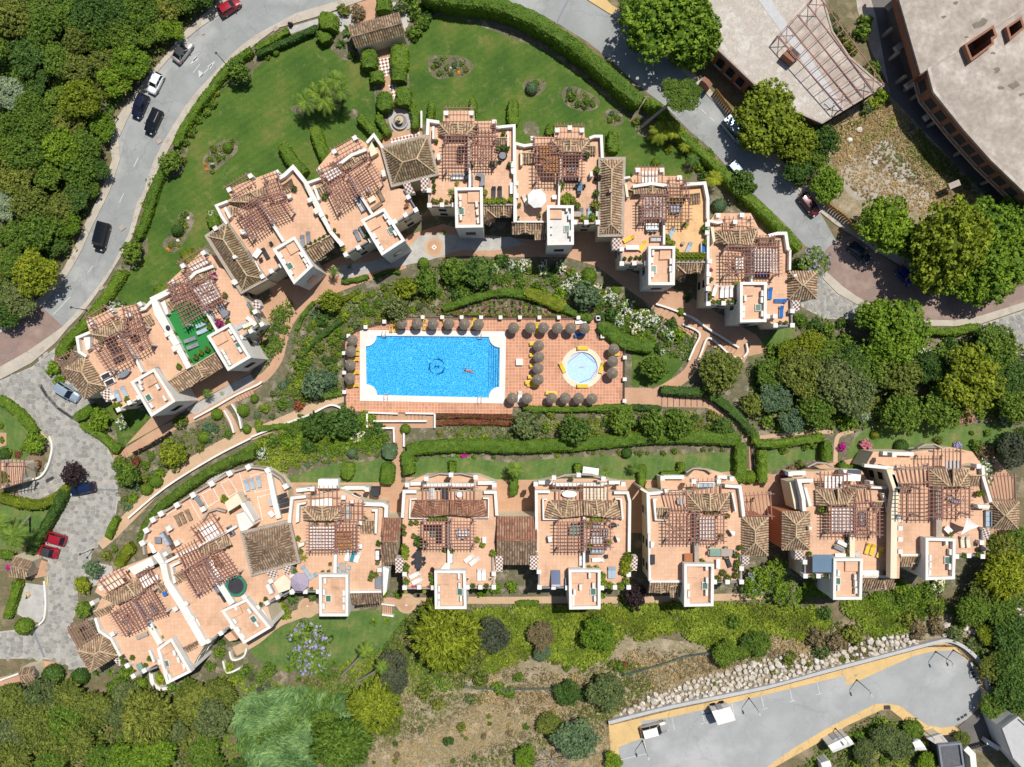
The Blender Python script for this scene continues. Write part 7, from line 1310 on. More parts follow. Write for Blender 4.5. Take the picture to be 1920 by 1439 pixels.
MB().beam(W(1815,1407,1.5),W(1852,1397,1.5),.12,.1).beam(W(1815,1407,.12),W(1852,1397,.12),.12,.1).build('rail',M['iron'],r,og)
# garden and retaining walls
def gwall(pts,w,h,m,label,name='garden_wall',sm=True,cat='wall'):
 pts=smooth(pts,4) if sm and len(pts)>2 else pts;o=MB();strip(o,[W(x,y,h).xy for x,y in pts],w,0,h);return tag(o.build(name,M[m]),label,cat)
gwall([(1141,1356),(1260,1326),(1440,1289),(1565,1255),(1665,1229),(1740,1209),(1775,1202),(1802,1210),(1830,1232),(1850,1260),(1856,1300)],.55,.9,'lightgrey','long pale retaining wall curving round the car park below the boulders','retaining_wall')
for pts,l in(([(1230,570),(1260,580),(1300,596),(1322,612),(1345,627),(1386,652)],'cream stair wall on the upper side of the forked steps'),([(1280,608),(1312,625),(1302,652),(1292,676)],'white kinked wall round the ivy patch left of the forked steps'),([(1306,684),(1316,660),(1328,634),(1350,648),(1372,668),(1392,672)],'white wall round the bare earth below the forked steps'),([(1400,644),(1402,660),(1394,670)],'short curved white wall at the right foot of the forked steps'),([(363,785),(400,765),(440,742),(482,722),(490,716)],'long white wall beside the upper stepped path'),([(420,770),(432,792),(438,812)],'white left wall of the short cross path'),([(434,758),(446,778),(452,804)],'white right wall of the short cross path'),([(470,820),(520,800),(580,778),(618,760),(640,766)],'low white kerb wall below the sandy path near the pool'),([(240,972),(310,914),(400,858),(470,822)],'low white kerb wall below the sandy path on the left'),([(92,818),(97,840),(88,876),(72,896),(46,900)],'curved white kerb wall at the plaza bend'),([(82,1090),(85,1130),(82,1160),(72,1172)],'white kerb wall round the pebble garden'),([(430,1222),(436,1238),(456,1232),(462,1216)],'zigzag white wall beside the lower left steps'),([(418,1240),(426,1262),(452,1252)],'second zigzag white wall at the lower left steps'),([(281,1262),(284,1282),(300,1294),(322,1288)],'curved white wall round the terracotta landing under the corner house'),([(0,1276),(34,1264)],'white wall along the lower left ramp')):
 gwall(pts,.3,.7,'white',l)
for pts,l in(([(688,776),(688,802)],'white left wall of the central stair landing'),([(815,776),(815,803)],'white right wall of the central stair landing'),([(690,774),(746,776)],'white upper left wall of the central stairs'),([(760,775),(814,776)],'white upper right wall of the central stairs'),([(700,790),(800,790)],'long white middle wall of the central stairs'),([(703,803),(738,803),(739,830)],'white lower left wall of the central stairs'),([(757,803),(757,838)],'white lower right wall of the central stairs'),([(715,1133),(740,1136)],'upper white rail wall of the small footbridge'),([(716,1153),(738,1156)],'lower white rail wall of the small footbridge'),([(790,208),(790,240)],'short cream wall beside the hedge by the fountain court')):
 gwall(pts,.3,.8,'white',l,sm=False)
def steps(a,b,c,d,n,label):
 A,B,C_,D=[W(*p,.2) for p in(a,b,c,d)];o=A.lerp(C_,.5);r=empty('garden_steps',(o.x,o.y,0));tag(r,label,'steps')
 for i in range(n):
  q=[A.lerp(D,i/n),B.lerp(C_,i/n),B.lerp(C_,(i+.78)/n),A.lerp(D,(i+.78)/n)];MB().prism([tuple(v.xy) for v in q],.05,.22+.03*(i%2)).build('step',M['path'],r,(o.x,o.y,0))
steps((1240,574),(1228,588),(1310,632),(1320,616),9,'terracotta steps leading down to the forked landing');steps((1340,634),(1330,648),(1380,672),(1388,660),7,'terracotta steps leading right from the forked landing');steps((700,778),(700,789),(738,789),(738,778),5,'left flight of the central terracotta stairs');steps((764,778),(764,789),(800,789),(800,778),5,'right flight of the central terracotta stairs');steps((440,744),(446,754),(478,738),(472,727),6,'terracotta steps beside the long white wall');steps((212,858),(218,872),(242,856),(236,842),5,'terracotta steps at the plaza entrance');steps((717,1136),(717,1152),(736,1154),(736,1138),5,'small terracotta footbridge steps by the path circle')
M['mesh']=mat('dull_green_mesh',(.1,.15,.12),(.08,.12,.1),2)
# iron fences: rails and posts
def fence(pts,h,label,m='iron',posts=8,pier=None,mp='white',nm='railing'):
 P=[W(x,y,h) for x,y in pts];o=P[0];r=empty(nm,(o.x,o.y,0));og=(o.x,o.y,0);tag(r,label,'fence');rl=MB()
 for a,b in zip(P[:-1],P[1:]):
  for zz in(0,-.35,-.7):rl.beam(a+Vector((0,0,zz)),b+Vector((0,0,zz)),.07,.06)
 rl.build('rail',M[m],r,og);L_=[(P[i+1]-P[i]).length for i in range(len(P)-1)];T=sum(L_)
 for k in range(posts):
  d=T*k/max(posts-1,1);i=0
  while i<len(L_)-1 and d>L_[i]:d-=L_[i];i+=1
  p=P[i].lerp(P[i+1],min(1,d/L_[i]));MB().box((p.x,p.y,0),(pier or.08,pier or.08,h+(.12 if pier else 0))).build('post',M[mp if pier else m],r,og)
fence([(646,772),(645,637),(666,620),(697,610),(730,601),(760,595),(1121,596)],1.1,'black pool railing with white piers on the left and upper sides',posts=18,pier=.62);fence([(1122,598),(1122,631),(1172,632),(1171,752)],1.1,'black pool railing with white piers on the right side',posts=6,pier=.62);fence([(1240,739),(1320,744),(1345,754),(1376,780),(1402,806),(1412,826),(1416,880)],1.0,'dark handrail along the curved ramp right of the pool',posts=14)
fence([(72,722),(84,742),(104,764),(132,783)],1.0,'dark railing round the upper parking court',posts=7);fence([(1144,1360),(1262,1331),(1440,1293),(1566,1259),(1740,1213),(1800,1213),(1850,1266)],1.0,'thin railing on the yellow pavement under the boulders',posts=24);fence([(870,1290),(900,1293),(960,1294),(1040,1293)],1.2,'green mesh fence across the scrub slope','mesh',9);fence([(1170,1268),(1230,1252),(1290,1232),(1330,1226)],1.2,'collapsed green mesh fence above the boulder bank','mesh',6)
for i in range(9):x=1241+i*11;MB_=MB().beam(W(x,740,.1),W(x,763-i*.1,.1),.1,.05);o=MB_.build('ramp_batten',M['iron']);tag(o,kind='structure')
def boards(pts,h,label,m,step=.45):
 P=[W(x,y,h).xy for x,y in pts];r=empty('board_fence',(P[0].x,P[0].y,0));og=(P[0].x,P[0].y,0);tag(r,label,'fence')
 for A,B in zip(P[:-1],P[1:]):
  d=(B-A);n=int(d.length/step);a=math.atan2(d.y,d.x)
  for i in range(n):q=A.lerp(B,(i+.5)/n);MB().box((q.x,q.y,0),(step*.92,.07,h+random.uniform(-.05,.05)),a,random.random()).build('board',M[m],r,og)
  MB().beam((A.x,A.y,h*.8),(B.x,B.y,h*.8),.12,.1).build('rail',M[m],r,og)
boards([(1343,166),(1365,195),(1386,226)],1.9,'amber wooden board fence beside the roadside gate','amberwood');boards([(1550,378),(1585,404),(1616,434)],1.8,'amber wooden board fence between the road and the vacant lot','amberwood')
cabin([(1316,150),(1322,144),(1336,158),(1330,165)],2.4,'small brick gate shelter with pale door on the shaded pavement','shelter','gate_shelter','brick',.2)
# pool furniture
def umb(pts,txt):
 n=len(pts)
 for i,(x,y) in enumerate(pts):v=W(x,y,2.4);o=place('thatch',mk_thatch,(v.x,v.y,.3),random.uniform(0,6));tag(o,txt.format(i),'parasol','thatched parasols round the pools')
def umbrow(pts,txt,vert=False):
 V=['topmost','second from top','third from top','fourth from top']
 for i,(x,y) in enumerate(pts):
  v=W(x,y,2.4);o=place('thatch',mk_thatch,(v.x,v.y,.3),random.uniform(0,6));q=(V[i] if i<len(pts)-1 else 'lowest') if vert else ordinal(i,len(pts));tag(o,f'round thatched parasol {txt}, {q}','parasol','thatched parasols round the pools')
umbrow([(753,607),(782,607),(812,608),(842,607),(871,608),(897,609)],'in the row above the swimming pool');umbrow([(963,615),(995,615),(1019,615),(1045,616),(1070,616),(1096,616)],'in the row above the paddling pool deck');umbrow([(661,639),(658,659),(657,685),(656,710)],'in the column left of the swimming pool',True);umbrow([(1010,649),(1010,670),(1009,691),(1009,712)],'in the column between the two pools',True);umbrow([(1151,655),(1149,678),(1148,700)],'in the column right of the paddling pool',True);umbrow([(961,747),(988,747),(1034,747),(1060,747),(1085,747),(1110,748)],'in the bottom row of the deck')
for a,b,c in(((735,602),(733,622),'yellow'),((743,602),(742,622),'yellow'),((797,600),(796,618),'yellow'),((834,601),(838,618),'yellow'),((890,600),(886,614),'yellow'),((672,655),(655,654),'yellow'),((672,664),(654,666),'yellow'),((672,674),(653,675),'yellow'),((672,698),(654,700),'yellow'),((672,722),(652,724),'yellow'),((1007,607),(1005,624),'yellow'),((1098,603),(1080,605),'white'),((1078,630),(1096,626),'blue'),((994,645),(1012,644),'yellow'),((994,666),(1012,665),'yellow'),((994,686),(1012,685),'yellow'),((990,707),(1010,706),'yellow'),((986,718),(1004,716),'yellow'),((1084,653),(1101,653),'yellow'),((1051,682),(1058,697),'yellow'),((1131,682),(1126,698),'yellow'),((1083,724),(1101,724),'yellow'),((1143,664),(1158,664),'yellow'),((1006,724),(992,722),'yellow'),((1026,737),(1040,738),'yellow'),((975,737),(974,752),'white')):
 o=lounger_at(a,b,.3,c);x,y=(a[0]+b[0])/2,(a[1]+b[1])/2;auto(o,{'yellow':'yellow','white':'white','blue':'blue cushioned'}[c]+' poolside lounger',x,y,'lounger','sun loungers round the pools')
w=W(974,679,.8);o=empty('storage_box',(w.x,w.y,.3));MB().box((0,0,0),(1.1,1.05,.45)).build('box',M['canvas'],o);MB().box((0,0,.45),(1.18,1.13,.07)).build('lid',M['white'],o);tag(o,'square white storage box standing alone on the pool deck','box')
for x,y in((720,628),(900,631),(724,743),(900,748)):
 w=W(x,y,.8);r=empty('pool_ladder',(w.x,w.y,.34));s=1 if y<700 else-1
 for dx in(-.3,.3):MB().tube([(dx,s*.55,0),(dx,s*.5,.75),(dx,s*.1,.85),(dx,-s*.3,.5),(dx,-s*.35,-.1)],.035).build('handrail',M['lightgrey'],r)
 for zz in(-.05,.15):MB().box((0,-s*.34,zz),(.6,.12,.04)).build('rung',M['lightgrey'],r)
 auto(r,'steel pool ladder',x,y,'ladder')
# fountain
w=W(750,228,.5);r=empty('fountain',(w.x,w.y,.05));MB().lathe([(1.3,0),(1.35,.5),(1.15,.5),(1.1,.25)],24).build('basin',M['paving'],r);MB().lathe([(.25,.1),(.2,.9),(.62,1.05),(.66,1.15),(.2,1.15),(.14,1.6),(.36,1.72),(.36,1.8),(.1,1.8),(.06,2.1)],16).build('tier',M['ridge'],r);MB().lathe([(1.12,.38),(1.12,.4)],24).build('water',M['grey'],r);tag(r,'round tiered stone fountain in the white plaster court','fountain')
w=W(49,1117,.5);r=empty('stone_fountain',(w.x,w.y,.05));MB().lathe([(.5,0),(.4,.4),(.15,.5),(.15,.8)],16).build('body',M['ridge'],r);MB().lathe([(.3,.8),(.35,.95),(.05,1.0)],12).build('bowl',M['paving'],r);tag(r,'small stone fountain in the white pebble garden','fountain')
# ==== PEOPLE
def person(px,py,z,head,label,wear='coral',swim=False,hair='hair'):
 """a lying or swimming figure grown over one skeleton; head: photo point the head points to"""
 w=W(px,py,z);d=W(*head,z)-w;r=empty('person',(w.x,w.y,z),math.atan2(d.y,d.x))
 V=[(0,0,.1),(.22,0,.12),(.46,0,.13),(.56,0,.13),(.66,0,.14),(.76,0,.15)];E=[(0,1),(1,2),(2,3),(3,4),(4,5)];R=[(.15,.1),(.13,.09),(.17,.09),(.06,.06),(.085,.10),(.07,.09)]
 for s in(-1,1):
  b=len(V);arm=[(.45,s*.2,.12),(.70,s*.42,.1),(.95,s*.36,.09),(1.03,s*.33,.08)] if swim else[(.45,s*.2,.12),(.2,s*.3,.1),(-.04,s*.33,.09),(-.12,s*.33,.08)]
  V+=arm;E+=[(2,b),(b,b+1),(b+1,b+2),(b+2,b+3)];R+=[(.06,.06),(.045,.045),(.032,.032),(.038,.018)];dx=1 if swim else-1
  for k,(oy,ln) in enumerate(((-.03,.075),(-.01,.09),(.01,.085),(.03,.065),(.055,.03))):
   V.append((arm[3][0]+dx*ln,arm[3][1]+oy*s,.07));E.append((b+3,len(V)-1));R.append((.010,.010))
  b=len(V);sp=.16 if swim else.03;V+=[(-.08,s*.09,.1),(-.46,s*(.11+sp*.5),.13 if not swim else.06),(-.84,s*(.1+sp),.08),(-.95,s*(.12+sp),.14)];E+=[(0,b),(b,b+1),(b+1,b+2),(b+2,b+3)];R+=[(.085,.085),(.06,.06),(.04,.04),(.035,.03)]
 me=bpy.data.meshes.new('body');me.from_pydata(V,E,[]);o=link(bpy.data.objects.new('body',me),r);me.materials.append(M['skin']);sk=o.modifiers.new('skin','SKIN')
 for i,q in enumerate(R):me.skin_vertices[0].data[i].radius=q
 me.skin_vertices[0].data[0].use_root=True;o.modifiers.new('sub','SUBSURF').levels=1
 hm=MB().lathe([(.05,-.11),(.1,-.05),(.112,.02),(.08,.09),(.02,.12)],10);ho=hm.build('hair',M[hair],r);ho.location=(.74,0,.17);ho.rotation_euler=(0,1.2,0)
 MB().lathe([(.155,-.12),(.165,0),(.14,.1)],12,sy=.75).build('swimwear',M[wear],r).matrix_local=Matrix.Translation((.0,0,.1))@Matrix.Rotation(math.pi/2,4,'Y')@Matrix.Rotation(math.pi/2,4,'Z')
 return tag(r,label,'person')
person(880,696,.18,(870,694),'person swimming in the big pool near the steps in red swimwear',swim=True)
person(733.5,614,.72,(734,600),'person lying on the yellow lounger at the upper left of the pool','dark');person(796.5,610,.72,(797,598),'person sunbathing on the yellow lounger between two thatched parasols','white')
# ==== VEHICLES
CP={k:car_paint('paint_'+k,c,r_,m_) for k,c,r_,m_ in(('red',(.24,.01,.015),.25,0),('brightred',(.28,.008,.02),.25,0),('silver',(.42,.40,.38),.3,.4),('white',(.8,.8,.8),.25,0),('navy',(.008,.010,.028),.2,.1),('black',(.006,.007,.009),.18,.1),('bluegrey',(.30,.38,.46),.28,.3),('darkblue',(.008,.018,.06),.2,.1),('paleblue',(.2,.29,.36),.3,.2),('maroon',(.10,.008,.018),.25,.1),('teal',(.01,.03,.06),.25,.1),('blue',(.01,.03,.22),.3,.1))}
vehicle(430,13,450,0,4.0,1.75,1.45,CP['red'],'red car parked at the top of the street under the trees','hatch',roofm=CP['brightred'])
vehicle(342,96,362,70,4.2,1.85,1.42,CP['silver'],'silver convertible with a black folded roof parked on the bend','sedan',roofm=M['dark'])
vehicle(291,156,281,176,3.7,1.68,1.45,CP['white'],'small white hatchback parked in front of the silver convertible','hatch')
vehicle(262,199,252,222,4.3,1.8,1.5,CP['navy'],'dark navy car parked behind the white hatchback','hatch')
vehicle(287,228,276,252,4.5,1.85,1.5,CP['black'],'black car with pale roof rails driving down the street','suv',rails=True)
vehicle(190,444,182,475,4.9,1.95,1.85,CP['black'],'black van driving alone on the lower bend of the street','van',name='van',cat='van')
vehicle(126,736,145,748,4.4,1.85,1.7,CP['bluegrey'],'pale blue car with roof rails parked in the small court','suv',rails=True)
vehicle(154,917,130,922,4.4,1.82,1.45,CP['darkblue'],'dark blue car parked below the plum coloured tree','hatch')
vehicle(99,1009,78,1003,4.3,1.8,1.5,CP['brightred'],'red car with a red roof, upper one of the two red cars','hatch')
vehicle(85,1034,62,1028,4.2,1.78,1.35,CP['brightred'],'red convertible with a black soft top, lower one of the two red cars','cab',roofm=M['dark'])
vehicle(1376,245,1390,262,4.9,2.0,2.0,CP['paleblue'],'pale blue van parked half under the big roadside tree','van',name='van',cat='van')
vehicle(1382,322,1395,338,4.2,1.78,1.48,CP['paleblue'],'pale blue car parked in dappled shade by the hedge','hatch')
vehicle(1518,384,1536,408,4.4,1.8,1.5,CP['maroon'],'dark maroon car parked at the kerb beside the board fence','hatch')
vehicle(1612,474,1630,490,4.3,1.8,1.48,CP['teal'],'dark teal car parked deep in the tree shade','hatch');vehicle(1697,517,1708,530,3.6,1.7,1.5,CP['blue'],'bright blue car hidden in the shade on the red road','hatch')
vehicle(1227,1368,1254,1361,4.8,1.95,1.75,CP['silver'],'silver estate car with a sunroof parked on the yellow corner','suv',rails=True,roofm=CP['white'])
# ==== LAMPS
LM=[((222,224),4.4,0,'black street lamp on the pavement by the bend'),((425,122),4.2,0,'black street lamp beside the round green tree on the lawn edge'),((163,582),4.2,0,'black street lamp beside the hedge below the bend'),((1384,228),4.2,0,'black street lamp beside the amber board fence'),((175,1030),3.6,0,'black lamp at the entrance of the sandy path'),((70,1176),3.2,0,'black lamp beside the pebble garden'),((1204,1389),4.4,.7,'grey lamp beside the silver estate car'),((1404,1309),4.4,.7,'grey lamp between the boulders and the white box trailer'),((1606,1275),4.4,.7,'grey lamp on the wedge of yellow pavement'),((1754,1222),4.4,.7,'left grey lamp of the pair at the turning circle'),((1787,1219),4.4,.7,'right grey lamp of the pair at the turning circle'),((1566,1366),4.2,.6,'grey lamp beside the white cabin'),((1722,1361),4.2,.6,'grey lamp at the lower side of the turning circle')]
for(x,y),hh,arm,l in LM:w=W(x,y,.1);o=place(f'lamp{hh}{arm}',mk_lamp(hh,arm),(w.x,w.y,.1),-1.2);tag(o,l,'street lamp','street lamps')
# ==== HEDGES
HG=[([(470,92),(440,112),(414,138),(388,172),(364,205),(344,238),(326,272)],15,1.5,'long clipped hedge along the curved street'),([(312,300),(290,345),(278,385),(264,425),(256,445)],15,1.5,'clipped hedge along the street bend'),([(226,510),(206,540),(182,575),(158,606),(132,630),(116,650),(110,668)],19,1.4,'broad clipped hedge above the red road'),([(236,508),(216,540),(190,572)],9,.9,'low inner hedge beside the lawn'),([(478,88),(500,78),(520,66),(540,56)],13,1.3,'short hedge by the gate pavement'),([(480,102),(520,84),(560,66),(595,50)],11,1.3,'dark hedge bordering the lawn under the gatehouse'),([(790,-14),(860,-2),(920,5),(968,20),(1012,41),(1046,63),(1092,95),(1136,131),(1168,161),(1204,189)],29,3.2,'tall broad hedge sweeping round the big lawn'),([(1210,188),(1240,204),(1256,222),(1290,262),(1318,286),(1345,310),(1385,352),(1430,392),(1470,432),(1502,468)],19,2.2,'long hedge along the right hand street'),([(622,322),(600,275),(588,238)],21,1.9,'large rounded hedge block right of the lawn mower'),([(570,325),(545,300),(528,270)],22,1.9,'large rounded hedge block left of the lawn mower'),([(712,262),(690,235),(672,218)],16,1.7,'rounded hedge by the left pavilion wall'),([(728,252),(716,232),(708,214)],13,1.5,'small hedge beside the fountain court'),([(778,240),(777,215),(772,195)],13,1.6,'narrow hedge right of the fountain court'),([(808,222),(808,190)],13,1.5,'short hedge above the curved bar house'),([(886,214),(886,182)],14,1.5,'second short hedge above the curved bar house'),([(962,232),(962,186)],20,1.6,'hedge between two upper terraces'),([(1030,252),(1032,234)],13,1.4,'short hedge above the octagonal parasol house'),([(1150,285),(1150,245)],20,1.6,'hedge above the long narrow roof'),([(690,92),(690,126)],29,2.2,'upper left topiary block of the entrance walk'),([(704,132),(706,152)],25,2.0,'second left topiary block of the entrance walk'),([(718,172),(722,205)],30,2.2,'lower left topiary block of the entrance walk'),([(748,84),(748,128)],32,2.2,'upper right topiary block of the entrance walk'),([(746,126),(746,150)],27,2.0,'middle right topiary block of the entrance walk'),([(755,162),(755,196)],29,2.2,'lower right topiary block of the entrance walk'),([(612,22),(612,52)],34,2.6,'big topiary block left of the gate'),([(600,58),(612,76)],22,1.8,'low topiary block below the big one left of the gate'),([(718,-5),(718,18)],26,2.2,'topiary block right of the gate path'),([(470,330),(482,345)],20,1.4,'clipped shrub block under the lawn side terrace'),([(395,405),(400,425)],20,1.3,'clipped block beside the long hip roof'),([(345,470),(356,490)],23,1.4,'yellow green clipped block above the green carpet house'),([(296,535),(302,548)],24,1.3,'clipped block with dry grasses above the far left house'),([(762,845),(820,838),(900,836),(960,838),(1060,835),(1150,828),(1240,820),(1330,822),(1390,826)],24,1.6,'very long clipped hedge above the lower lawns'),([(1391,832),(1391,880),(1389,905)],22,1.9,'tall hedge end beside the ramp foot'),([(763,848),(764,875),(766,890)],24,1.9,'rounded hedge right of the central path'),([(725,870),(724,908)],25,2.0,'rounded hedge left of the central path'),([(730,832),(728,860)],28,1.6,'grey green rounded hedge by the central path'),([(650,868),(650,898)],23,1.6,'hedge block in the left lower lawn'),([(848,866),(848,885)],13,1.4,'narrow hedge above the long black table house'),([(963,930),(964,880)],15,1.7,'narrow hedge topped by a palm between lower houses'),([(1205,912),(1205,872)],15,1.8,'narrow hedge with a magenta flower'),([(1084,886),(1084,872)],13,1.5,'short clipped block beside the white garden canopy'),([(1240,890),(1275,890),(1278,868)],13,1.4,'angled hedge above the cluttered terrace house'),([(1418,812),(1422,832),(1470,832),(1520,825),(1545,820)],15,1.5,'hedge round the small right lawn'),([(1552,828),(1553,865)],19,1.9,'hedge block left of the narrow path'),([(1430,845),(1432,905)],19,2.0,'tall narrow hedge block right of the ramp'),([(1578,868),(1590,880),(1618,876)],13,1.3,'hedge below the pink bougainvillea'),([(280,700-500+640),(262,0+838)],8,.8,'tiny hedge by the lower left bank'),([(140,785),(175,762)],18,1.2,'broad hedge below the small parking court'),([(150,796),(190,822),(216,848)],14,1.4,'hedge curving along the plaza edge'),([(210,838),(222,846)],16,1.5,'clipped block at the plaza steps'),([(-10,745),(30,775),(62,812)],16,1.4,'hedge on the far left lawn edge'),([(-10,932),(30,945),(70,948),(105,932),(125,912)],17,1.5,'bright curving hedge under the plaza bend'),([(118,920),(95,965),(72,1005),(52,1038)],17,1.8,'dense hedge above the two red cars'),([(-10,1038),(22,1045)],14,1.4,'short hedge by the gate lodge'),([(30,1090),(22,1120),(10,1160)],15,1.5,'hedge left of the pebble garden'),([(262,1020),(270,990),(300,950),(350,912),(400,880),(440,862),(475,852)],17,1.8,'dense creeper hedge round the curved terrace'),([(355,912),(390,888),(440,858),(480,836)],12,.9,'low hedge below the sandy path'),([(200,1010),(210,985),(218,972)],13,1.2,'small shrub hedge at the plaza curve'),([(218,1062),(230,1040),(245,1025)],20,1.5,'bright hedge left of the curved terrace'),([(480,806),(530,800),(570,795)],10,.8,'low dark hedge under the sandy path'),([(1240,732),(1290,735),(1330,740),(1370,768),(1402,800),(1412,815)],16,1.4,'dark hedge above the curved ramp'),([(1125,765),(1178,765),(1178,772)],12,1.0,'clipped hedge under the pool deck right end'),([(980,766),(1050,768),(1120,766),(1178,768)],10,.9,'low hedge along the lower pool deck'),([(1180,764),(1240,766)],10,.9,'dark low hedge under the round path star'),([(1120,771),(1165,770)],8,.9,'second low hedge under the deck'),([(1735,620),(1790,622),(1838,612)],15,1.4,'clipped hedge below the right road bend'),([(640,528),(670,524),(690,518)],8,.7,'low hedge along the upper stepped path'),([(700,520),(730,508),(750,512)],7,.6,'short low hedge by the upper path'),([(940,400),(942,1090-690)],8,.5,'tiny clipped hedge in shade'),([(555,620),(572,585),(590,566)],7,.5,'low garden hedge by the narrow upper path'),([(560,670),(590,640),(640,600)],10,.9,'dark bank hedge left of the pool'),([(615,575),(650,558),(668,548)],9,.8,'dark bank hedge by the round yellow tree'),([(640,738),(600,745)],9,.8,'low hedge left of the pool deck corner'),([(1500,1110),(1560,1112),(1620,1100)],14,1.0,'green hedge below the blue awning house'),([(968,1142-10),(1010,1133)],10,.7,'low hedge below the solar panel house'),([(830,580),(880,562),(940,548),(1000,556),(1060,580),(1110,600)],14,1.2,'curving hedge above the pool flower terrace'),([(1125,608),(1170,640),(1225,652)],26,1.6,'thick hedge right of the pool corner'),([(985,545),(1030,565),(1060,575)],22,1.4,'bright hedge above the flower terrace')]
for pts,w,hh,d in HG:
 if 'tiny' in d:continue
 lf='blue' if 'blue green' in d or 'grey green' in d else 'yellow' if 'yellow' in d or 'bright' in d else 'mid' if 'creeper' in d else 'dark' if d.startswith('dark') or 'dense' in d else 'hedge'
 hedge(pts,w,hh,d,lf)
for pts,w,hh,d,lf in(([(815,783),(880,780),(965,784)],8,.5,'red leaved border under the pool deck','fred'),([(815,795),(880,792),(965,795)],9,.5,'second red leaved border under the pool deck','fred'),([(250,852),(290,832),(320,812)],6,.4,'purple border along the left path','plum'),([(850,590),(900,590),(960,592),(1040,592),(1090,590)],5,.4,'pink flower border above the pool railing','fpink'),([(820,588),(880,586)],4,.4,'small pink border by the pool railing','fpink')):hedge(pts,w,hh,d,'olive' if lf=='fpink' else lf,cat='border',name='flower_border',dens=40,flower=lf if lf=='fpink' else 'olive')
# ==== GROUND COVER (uncountable)
carpet('ivy_slope',[(885,1140),(1100,1136),(1180,1134),(1330,1130),(1450,1134),(1530,1140),(1560,1170),(1500,1200),(1430,1180),(1400,1220),(1330,1218),(1270,1180),(1200,1200),(1170,1180),(1140,1235),(1080,1250),(1000,1225),(960,1245),(920,1260),(880,1230)],70,.27,.8,(('ivy',.8),('yellow',.15),('olive',.15)),3)
carpet('ivy_slope',[(1570,1130),(1650,1110),(1730,1100),(1770,1135),(1700,1180),(1640,1195),(1600,1160)],70,.27,.8,(('ivy',.7),('bright',.2),('olive',.1)),4)
carpet('reeds',[(440,1330),(480,1300),(560,1290),(640,1310),(660,1340),(590,1370),(580,1450),(470,1460),(460,1400)],70,.3,1.7,(('reed',1),('mid',.2)),5,upright=.3,aspect=7,lay=.6,clump=5)
carpet('meadow_grass',[(410,1270),(470,1240),(520,1280),(560,1300),(480,1310),(450,1340),(465,1460),(400,1460),(420,1360)],22,.22,.5,(('ivy',.5),('bright',.5)),6)
carpet('dry_grass',[(690,1340),(760,1300),(900,1300),(1010,1290),(1080,1260),(1180,1230),(1330,1230),(1440,1230),(1150,1340),(1140,1460),(690,1460)],50,.1,.3,(('straw',.7),('brown',.3),('olive',.35)),7,aspect=3)
carpet('dry_grass',[(1430,1180),(1560,1160),(1650,1190),(1640,1230),(1560,1245),(1440,1240)],34,.17,.5,(('straw',.5),('brown',.6),('olive',.4)),8,aspect=3)
carpet('dry_grass',[(1540,240),(1640,190),(1700,230),(1900,400),(1760,400),(1640,390),(1570,330)],60,.085,.25,(('straw',.5),('brown',.3),('olive',.6)),9,aspect=4,clump=9)
carpet('undergrowth',[(-30,-30),(420,-30),(395,5),(345,52),(310,95),(262,150),(228,190),(200,240),(195,300),(178,362),(148,440),(110,500),(66,555),(-30,620)],20,.34,1.8,(('mid',.6),('dark',.3),('olive',.4)),10)
carpet('undergrowth',[(-30,1300),(60,1290),(200,1300),(330,1300),(420,1270),(450,1310),(420,1350),(410,1460),(-30,1460)],20,.32,1.6,(('olive',.6),('mid',.4),('brown',.15)),11)
carpet('undergrowth',[(640,1245),(720,1215),(760,1160),(880,1150),(900,1250),(870,1290),(760,1300),(690,1340),(620,1310),(560,1280)],34,.26,.9,(('ivy',.6),('mid',.4),('olive',.4)),12)
carpet('undergrowth',[(1420,690),(1480,660),(1560,640),(1640,640),(1900,640),(1960,700),(1920,790),(1800,780),(1680,790),(1600,805),(1430,805),(1400,770)],16,.32,1.2,(('mid',.6),('dark',.3),('olive',.4)),13)
carpet('undergrowth',[(1740,1130),(1850,1100),(1960,1000),(1960,1340),(1880,1360),(1850,1260),(1800,1200),(1860,1170),(1800,1160)],11,.32,1.0,(('mid',.6),('olive',.5)),14)
carpet('undergrowth',[(1590,1370),(1650,1338),(1690,1350),(1725,1378),(1740,1400),(1755,1460),(1480,1460),(1510,1420)],18,.26,.7,(('ivy',.5),('mid',.6),('bright',.3)),15)
carpet('ivy_bank',[(480,830),(540,812),(600,805),(700,800),(725,815),(730,840),(640,850),(560,868),(520,890),(500,880),(470,850)],50,.25,.9,(('ivy',.6),('bright',.5),('mid',.2)),16)
carpet('ground_cover',[(560,600),(640,555),(760,520),(820,495),(1000,492),(1110,520),(1200,570),(1230,620),(1180,640),(1125,600),(1090,585),(960,545),(840,570),(800,590),(730,600),(645,635),(640,735),(560,760),(500,770),(540,700)],17,.22,.5,(('mid',.5),('ivy',.5),('olive',.3)),17)
carpet('ground_cover',[(700,770),(690,778),(480,812),(560,790)],9,.2,.4,(('mid',.5),('grey',.3)),18)
carpet('ground_cover',[(820,770),(960,785),(1180,770),(1340,772),(1390,815),(1330,818),(1060,826),(820,830)],15,.22,.4,(('mid',.5),('olive',.4),('ivy',.3),('straw',.12)),19)
carpet('ground_cover',[(220,870),(300,822),(420,782),(440,812),(350,850),(290,900),(225,960)],13,.2,.4,(('mid',.6),('ivy',.3),('grey',.2),('fred',.06)),20)
carpet('ground_cover',[(1420,1128),(1500,1080),(1560,1128)],14,.24,.5,(('mid',.6),('ivy',.4)),21)
carpet('ivy_patch',[(1250,660),(1275,632),(1308,622),(1300,650),(1290,676),(1262,668)],26,.22,.5,(('mid',.7),('ivy',.4)),22)
